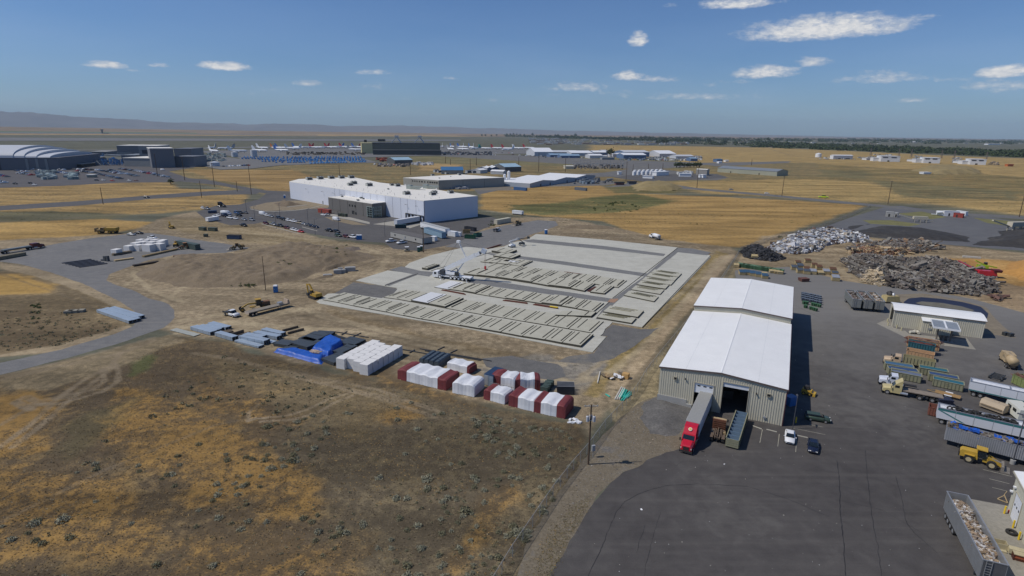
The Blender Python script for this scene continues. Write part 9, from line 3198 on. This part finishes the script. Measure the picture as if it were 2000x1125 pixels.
r,L,h=blk(728,860,300,280,110,'very long dark hall right of the tan tower',M('dark_long_hall',(.15,.145,.11),.8,0,.1,.02),DARKT,'long_hall','hall',.6,1.0)
blk(729,862,302.5,293.5,20,'low dark front range of the very long hall',M('dark_front',(.09,.09,.085),.8),M('roof_dusk',(.12,.12,.115),.8),'hall_range','hall',.6)
blk(750,775,302,297.5,14,'white low shed before the very long hall',VW,WHITE,'shed','shed')
g=G(711,297)
m=MB(); m.cyl((0,0,26),(0,0,32),4,n=12); m.bar((-3,0,25),(3,0,25),1.2)
one('tower_tank',m,DARKT,'dark rooftop tank on the tan tower','tank',(g.x,g.y+20,0))
for i,x in enumerate((774,819)):
 g=G(x,299)
 m=MB()
 hh=42
 m.bar((-16,0,24),(0,0,hh),1.6); m.bar((18,0,16),(0,0,hh),2.4); m.box(-5,5,-3,3,hh-1,hh+3)
 one('roof_frame',m,VW,['left','right'][i]+' white A-shaped frame above the very long dark hall','frame',(g.x,g.y+14,0),0,'white A-shaped frames')
m=MB(); m.box(-4,14,-3,10,28,34)
g=G(724,297)
one('roof_plant',m,DARKT,'dark roof structure left on the long hall','roof structure',(g.x+20,g.y+25,0))
VB=M('blue_wall',(.10,.16,.28),.6,0,.08,.03)
for a in[(1044,1081,305,297,70,'white arched hangar right of the airliners',VW,WHITE,9),(1081,1131,303,297.5,50,'low pale-roofed hall right of the arched hangar',FGL,VW,4),(1075,1115,307,303,30,'blue-roofed hall with blue walls, left one',VB,M('blue_pale_roof',(.25,.36,.47),.5),3),(1116,1158,304,299,60,'white-roofed hall above the blue ones',VW,WHITE,5),(1095,1133,308.5,304.5,24,'blue-fronted hall in the middle of the far group',VB,M('blue_pale_roof',(.25,.36,.47)),3),(1152,1177,309.5,304,30,'pale-fronted hall before the round tree',VW,WHITE,3),(1160,1186,303.5,298,40,'white hall with blue gable',VB,WHITE,4),(1178,1190,300,295.5,40,'small pale blue roofed hall behind',VB,VW,3),(1176,1200,312,308,12,'grey trailer-like shed before the round tree',FGL,FGL,.5),(1220,1268,306,297.5,60,'wide hall with pale blue roof and dark blue end',VB,VW,4),(1218,1262,310,303,40,'white-fronted hall with dark blue side',VB,WHITE,4),(1197,1222,306.5,301,30,'low white hall beside the round tree',VW,WHITE,2),(1288,1320,307,300.5,70,'white domed hall left of the far end',VW,WHITE,7),(1320,1355,311,305.5,30,'pale low hall right of the domed one',VW,VW,3),(1349,1362,315,310,20,'small blue building near the far road',VB,M('blue_pale_roof',(.25,.36,.47)),2),(1400,1411,317,312,15,'navy building alone by the far road',VB,BLUEROOF,1),(1404,1410,319,316,8,'small white hut before the navy building',WHITE,WHITE,.5),(1417,1423,316,313.5,8,'small white hut right of the navy building',WHITE,WHITE,.5),(1105,1121,330,325,14,'cream box building in the substation',M('cream_wall',(.5,.47,.38),.7),CREAM_ROOF,.5),(1170,1186,309,305,12,'white shed in front of the far group',WHITE,WHITE,1)]:
 blk(a[0],a[1],a[2],a[3],a[4],a[5],a[6],a[7],rise=a[8])
WALLW=M('power_white',(.64,.65,.66),.6,0,.04,.05)
for i,(x0,x1,by,ty)in enumerate([(1720,1757,315.5,305),(1803,1835,318.5,308),(1894,1925,321.5,311)]):
 nm=['left','middle','right'][i]
 r,L,h=blk(x0,x1,by,ty,34,nm+' white power hall with two groups of dark windows',WALLW,WALLW,'power_hall','power hall',.8,.5,parts=tuple((f,3.2,.72,.88,DW)for f in(.13,.22,.31,.58,.67,.76))+((.40,4,0,.25,DARKT),),group='white power halls')
 blk(x0-15,x0+1,by-.8,ty+3,18,nm+' low white annex on the left of its power hall',WALLW,WALLW,'power_annex','annex',.3,.5)
 blk(x0-22 if i else x0-28,x0-14 if i else x0-18,by-3,ty+4,14,nm+' smaller white unit left of its annex',WALLW,VW,'power_unit','unit',0,.5)
r,L,h=blk(1627,1665,311,304,14,'long white building with curved top right of the white tank',WALLW,WHITE,'tank_building','building',.3,.6,1.5,parts=((.55,30,.1,.3,DARKT),))
blk(1804,1818,340,337.5,8,'white tank trailer in the dark hollow field',WHITE,WHITE,'tank_trailer','trailer')
blk(1968,1979,325,321.5,6,'orange vehicle far right beyond the power halls',M('orange_paint',(.5,.14,.04),.6),M('orange_paint',(.5,.14,.04)),'orange_machine','machine')
blk(1930,1953,282.8,281,30,'long white shed in the far green field',WHITE,WHITE,'far_shed','shed')
blk(1790,1806,277.5,276,40,'white shed among the far orchards',WHITE,WHITE,'far_shed','shed')
for k in range(16):
 x=1120+k*6.5
 g=G(x,329+(k%3)*.8)
 m=MB(); m.bar((0,0,0),(0,0,9+3*(k%3)),.5); m.box(-3,3,-.3,.3,8,8.5)
 one('substation_mast',m,STEEL,'thin steel mast of the substation, %s from the left'%(ORD+['last'])[k],'mast',(g.x,g.y,0),0,'substation masts')
g=G(200,261)
m=MB(); m.box(-5,5,-5,5,0,30); m.box(-9,9,-9,9,30,40); m.box(10,60,-5,10,0,6)
one('control_tower',m,M('tower_grey',(.12,.11,.12),.8),'dark control tower standing alone beyond the runway','tower',(g.x,g.y,0))
m=MB()
for k in range(420):
 x=rs2.uniform(1040,1345)
 y=rs2.uniform(271,283)if x<1190 else rs2.uniform(269,283)
 if rs2.rand()<.3:
  x,y=rs2.uniform(1345,2050),rs2.uniform(268,281)
 elif rs2.rand()<.35:
  x,y=rs2.uniform(1035,1110),rs2.uniform(270,280)
 g=G(x,y)
 s=rs2.uniform(8,20)
 m.cur=[(.5,.49,.47),(.36,.33,.29),(.28,.2,.15),(.62,.62,.6),(.3,.31,.33)][rs2.randint(5)]
 m.box(g.x-s,g.x+s,g.y-s*.6,g.y+s*.6,0,rs2.uniform(3,7))
o=part('far_village',m,VC,None,False,True)
tag(o,'far-off village roofs in a strip below the horizon','village',None,'stuff')

# VEGETATION
def leafm(name,c1,c2):
 m,nt,b=new_mat(name)
 f=nramp(nt,nnoise(nt,ncoord(nt),1.4,4),.35,.65)
 nt.links.new(nmix(nt,f,c1,c2),b.inputs['Base Color'])
 b.inputs['Roughness'].default_value=.9
 b.inputs['Specular IOR Level'].default_value=.1
 MATS[name]=m
 return m
SAGE_L=leafm('sage_leaf',(.23,.225,.155),(.38,.365,.265))
SAGE_D=leafm('dark_sage_leaf',(.15,.145,.085),(.25,.235,.15))
TREEL=leafm('tree_leaf',(.035,.05,.022),(.07,.09,.038))
WEEDL=leafm('weed_leaf',(.07,.095,.035),(.12,.14,.055))
def clump(mb,c,rx,ry,rz,n,s,rs_,base_z=0.0):
 for k in range(n):
  u,w=rs_.rand()*2*math.pi,rs_.rand()
  ph=math.acos(1-w*1.0)
  rr=.55+.45*rs_.rand()
  lump=1+.25*math.sin(u*3+c[0])*math.sin(ph*4)
  p=np.array((c[0]+rx*rr*lump*math.sin(ph)*math.cos(u),c[1]+ry*rr*lump*math.sin(ph)*math.sin(u),c[2]+base_z+rz*rr*lump*math.cos(ph)))
  a,b=rs_.normal(size=3),rs_.normal(size=3)
  a /= np.linalg.norm(a)
  b-=a*a.dot(b)
  b /= np.linalg.norm(b)
  mb.tri(p-a*s,p+a*s*.9+b*s*.2,p+b*s*1.1)
rsn=np.random.RandomState(99)
bushes=[]
for k in range(7):
 m=MB()
 clump(m,(0,0,0),1,.9,.85,150,.17,rsn)
 clump(m,(.35,.1,0),.6,.6,.6,50,.15,rsn)
 bushes.append(m.mesh('foliage',[SAGE_L,SAGE_D][k%2],recalc=False))
poly_s=PX([(430,690),(560,725),(780,775),(1000,822),(1120,835),(1130,900),(1035,1050),(960,1180),(300,1180),(60,1180),(-40,1000),(60,860),(240,730)])
Xc,Yc=rsn.uniform(-75,25,30000),rsn.uniform(55,165,30000)
ok=sdist(Xc,Yc,poly_s)>0
dens_=fbm(Xc,Yc,14,4,61)
side=ss(Xc+(Yc-60)*.35,-22,18)
keep=ok&(rsn.rand(30000)<np.clip((dens_-.36)*3.0,.05,1)*(.10+.9*side))
pts_b=sorted([(math.hypot(x,y),x,y)for x,y in zip(Xc[keep],Yc[keep])])[:5200]
stuffb=MB()
ind=0
for i,(dist_,x,y)in enumerate(pts_b):
 s=.2+.5*rsn.rand()**2.2+(.3 if rsn.rand()<.06 else 0)
 if s>.36 and ind<295:
  ind+=1
  o=one('sagebrush',bushes[i%7],None,'grey-green sagebrush bush dotted over the brown field left of the fence','shrub',(x,y,0),rsn.rand()*6.28,'sagebrush bushes in the near field')
  o.scale=(s*1.15,s*1.1,s)
 else:
  clump(stuffb,(x,y,0),s,s*.9,s*.8,20,.15*s/.4,rsn)
for k in range(1500):
 x,y=rsn.uniform(0,460),rsn.uniform(590,700)
 g=G(x,y)
 if sdist(np.array([g.x]),np.array([g.y]),PX([(-300,612),(60,606),(150,612),(235,640),(110,680),(-300,700)]))[0]<0 or rsn.rand()<.5:
  continue
 s=rsn.uniform(.25,.6)
 clump(stuffb,(g.x,g.y,0),s,s,s*.7,16,.16*s/.4,rsn)
o=part('low_scrub',stuffb,SAGE_D,recalc=False)
tag(o,'small dark scrub tufts scattered thickly over the fields','scrub',None,'stuff')
wb=MB()
for(x0,x1,y0,y1,n,z)in((450,500,545,562,34,0.4),(620,700,478,500,16,2.4),(538,575,500,518,6,3.0),(1150,1250,395,415,30,0),(950,985,432,445,14,0),(1515,1535,462,466,6,0),(1590,1600,446,450,8,0),(60,80,590,625,14,0)):
 for k in range(n):
  g=G(rsn.uniform(x0,x1),rsn.uniform(y0,y1),z)
  s=rsn.uniform(.25,.7)*max(1,g.length/230)
  clump(wb,(g.x,g.y,z),s,s,s*.7,40,.14*s/.4,rsn)
o=part('weeds',wb,WEEDL,recalc=False)
tag(o,'green weeds on the earth mound and along the verges','weeds',None,'stuff')
N=34000
X=rsn.uniform(-95,24,N*2)
Y=rsn.uniform(50,190,N*2)
far_keep=rsn.rand(N*2)<np.clip(110/np.hypot(X,Y),.3,1)**2
near_poly=PX([(0,742),(240,695),(345,660),(440,672),(540,706),(660,733),(780,753),(1000,808),(1130,835),(1138,900),(1040,1040),(950,1200),(800,1700),(-900,1700),(-900,800)])
strip=PX([(1136,900),(1120,960),(1080,1010),(1020,1110),(1000,1200),(1040,1200),(1100,1080),(1150,990)])
sd1=np.maximum(sdist(X,Y,near_poly),sdist(X,Y,strip))
use=np.nonzero((sd1>.2)&far_keep)[0][:N]
nn_=fbm(X,Y,9,4,301)
n2_=fbm(X,Y,2.0,3,302)
gm=MB()
for i in use:
 x,y=X[i],Y[i]
 gold=nn_[i]>.52 and n2_[i]>.42
 h=rsn.uniform(.05,.15)
 w=rsn.uniform(.05,.12)
 base_c=np.array((.30,.195,.075))if gold and rsn.rand()<.6 else np.array([(.17,.13,.08),(.135,.108,.068),(.24,.19,.11),(.12,.09,.055)][rsn.randint(4)])
 gm.cur=tuple(base_c*rsn.uniform(.75,1.25))
 a=rsn.rand()*3.14
 dx_,dy_=math.cos(a)*w,math.sin(a)*w
 lx,ly=rsn.uniform(-.22,.22),rsn.uniform(-.22,.22)
 gm.tri((x-dx_,y-dy_,0),(x+dx_,y+dy_,0),(x+lx,y+ly,h))
 gm.tri((x-dy_,y+dx_,0),(x+dy_,y-dx_,0),(x-lx,y+ly,h*.8))
o=part('dry_grass',gm,VC,None,False,True,recalc=False)
tag(o,'dry grass tufts covering the near field','grass',None,'stuff')
vg=MB()
vpoly=PX([(1040,1130),(1062,1060),(1090,1020),(1125,985),(1150,975),(1148,990),(1108,1060),(1078,1125),(1060,1180),(1000,1260)])
for k in range(9000):
 x,y=rsn.uniform(2,14),rsn.uniform(52,84)
 if sdist(np.array([x]),np.array([y]),vpoly)[0]<-.1-(.5 if rsn.rand()<.2 else 0):
  continue
 vg.cur=tuple(np.array([(.30,.23,.10),(.25,.20,.09),(.36,.28,.13),(.2,.19,.08)][rsn.randint(4)])*rsn.uniform(.7,1.2))
 h,a=rsn.uniform(.08,.28),rsn.rand()*6.28
 for q in range(2):
  a+=1.6
  vg.tri((x-math.cos(a)*.03,y-math.sin(a)*.03,0),(x+math.cos(a)*.03,y+math.sin(a)*.03,0),(x+rsn.uniform(-.15,.15),y+rsn.uniform(-.15,.15),h))
o=part('verge_grass',vg,VC,None,False,True,recalc=False)
tag(o,'golden dry grass on the verge beside the paved yard','grass',None,'stuff')
sm_=MB()
vp=PX([(1136,905),(1175,850),(1215,815),(1268,780),(1330,792),(1366,815),(1325,872),(1262,895),(1200,935),(1150,990),(1112,1050),(1080,1040)])
xs_,ys_=[p[0]for p in vp],[p[1]for p in vp]
X=rsn.uniform(min(xs_),max(xs_),7000)
Y=rsn.uniform(min(ys_),max(ys_),7000)
I=np.nonzero(sdist(X,Y,vp)>.1)[0][:3600]
for i in I:
 s=rsn.uniform(.04,.13)+(.14 if rsn.rand()<.02 else 0)
 sm_.cur=tuple(np.array([(.22,.21,.19),(.3,.28,.25),(.14,.135,.13),(.34,.27,.2)][rsn.randint(4)])*rsn.uniform(.8,1.2))
 sm_.rbox((X[i],Y[i],s*.2+(.0)),(s,s*rsn.uniform(.5,1),s*.6),rsn.rand()*3,(rsn.uniform(-.5,.5),rsn.uniform(-.5,.5)))
o=part('loose_stones',sm_,VC,None,False,True,recalc=False)
tag(o,'loose stones strewn over the gravel beside the paved yard','stones',None,'stuff')
tcr=[]
for k in range(4):
 m=MB()
 clump(m,(0,0,2.2),1.8,1.8,3.0,120,.5,rsn)
 clump(m,(.5,.3,1.6),1.5,1.4,1.6,60,.5,rsn)
 tcr.append(m.mesh('crown',TREEL,recalc=False))
ttr=MB().cyl((0,0,0),(0,0,2.6),.3,.18,6).mesh('trunk',WOODD)
def tree(x,y,s,label,group=None,sx=1.0):
 g=G(x,y)
 r=thing('tree',label,'tree',(g.x,g.y,0),rsn.rand()*6,group)
 r.scale=(s*sx,s*sx,s)
 part('crown',tcr[int(rsn.rand()*4)],None,r)
 part('trunk',ttr,None,r)
tree(334,360,1.15,'round green tree at the edge of the far parking lot',None,1.6)
tree(1193,306,4.2,'dark round tree among the far halls',None,1.3)
tree(1213,308,2.6,'small dark tree between the far halls',None,1.2)
for k,x in enumerate((1321,1328,1336,1342,1349,1355,1361,1366)):
 tree(x,327.5-k*.15,1.5+.5*rsn.rand(),'%s round tree in the row beyond the white tanks, from the left'%ORD[k],'row of round trees',1.6)
for k,(x,y,s)in enumerate([(997,265,8),(1003,264.5,9),(1009,265,8),(1040,266,10),(941,266.5,6),(948,266.5,6),(960,267,5),(970,266,6),(990,265,8),(1016,265.5,7),(1024,266,7),(1090,269,8),(1124,268,10),(1075,269,6),(1085,268.5,8),(1105,270,7),(1283,281,4),(1288,281.5,5),(1295,281.5,6),(1302,281.5,5),(1252,273,7),(1260,273,8),(1268,273.5,7),(1290,275,6),(1300,275.5,7),(1218,272,6),(1230,273,6),(1318,277,5),(1240,273,6),(1551,287,4),(1387,281,5),(1415,281,5),(1384,280,6),(1480,277,7),(1500,277,7),(1650,278,5)]):
 tree(x,y,s,'dark tree in the far tree line, %s'%('left part above the airliners' if x<1030 else 'above the far halls' if x<1200 else 'above the white power road' if x>1350 else 'middle part'),'trees of the far tree line',1.3)
tb=MB()
for k in range(2300):
 u=rsn.rand()
 if u<.22:
  x,y=rsn.uniform(985,1345),0
  y=264.5+(x-985)*.031+rsn.uniform(-1.2,2.2)
 elif u<.62:
  x=rsn.uniform(1350,2100)
  y=281+(x-1480)*.038+rsn.uniform(-4,7)
  if x<1480 and rsn.rand()<.6:
   continue
 elif u<.9:
  x=rsn.uniform(1250,2100)
  y=268.5+(x-1250)*.0095+abs(rsn.normal())*2.6
 else:
  x=rsn.uniform(1600,2100)
  y=rsn.uniform(270,277)
 g=G(x,y)
 s=rsn.uniform(5,12)*min(2.2,g.length/3500+.35)
 for q in range(3):
  clump(tb,(g.x+rsn.normal()*s,g.y+rsn.normal()*s*.5,0),s,s*.8,s*rsn.uniform(.4,.9),9,s*.45,rsn)
o=part('far_tree_belts',tb,TREEL,recalc=False)
tag(o,'dark belts of far trees below the horizon','trees',None,'stuff')
mb_=MB()
for k in range(3800):
 x,y=rsn.uniform(-100,2100),rsn.uniform(318,440)
 g=G(x,y)
 if g.y<240:
  continue
 n_=float(fbm(np.array([g.x]),np.array([g.y]),55,3,71)[0])
 if n_<.50:
  continue
 inside=False
 for pl in SKIP:
  if sdist(np.array([g.x]),np.array([g.y]),pl)[0]>-2:
   inside=True
   break
 if inside:
  continue
 s=rsn.uniform(.4,1.0)
 clump(mb_,(g.x,g.y,0),s*1.3,s,s*.4,8,.3*s,rsn)
o=part('field_scrub',mb_,WEEDL,recalc=False)
tag(o,'scattered scrub dots over the middle fields','scrub',None,'stuff')
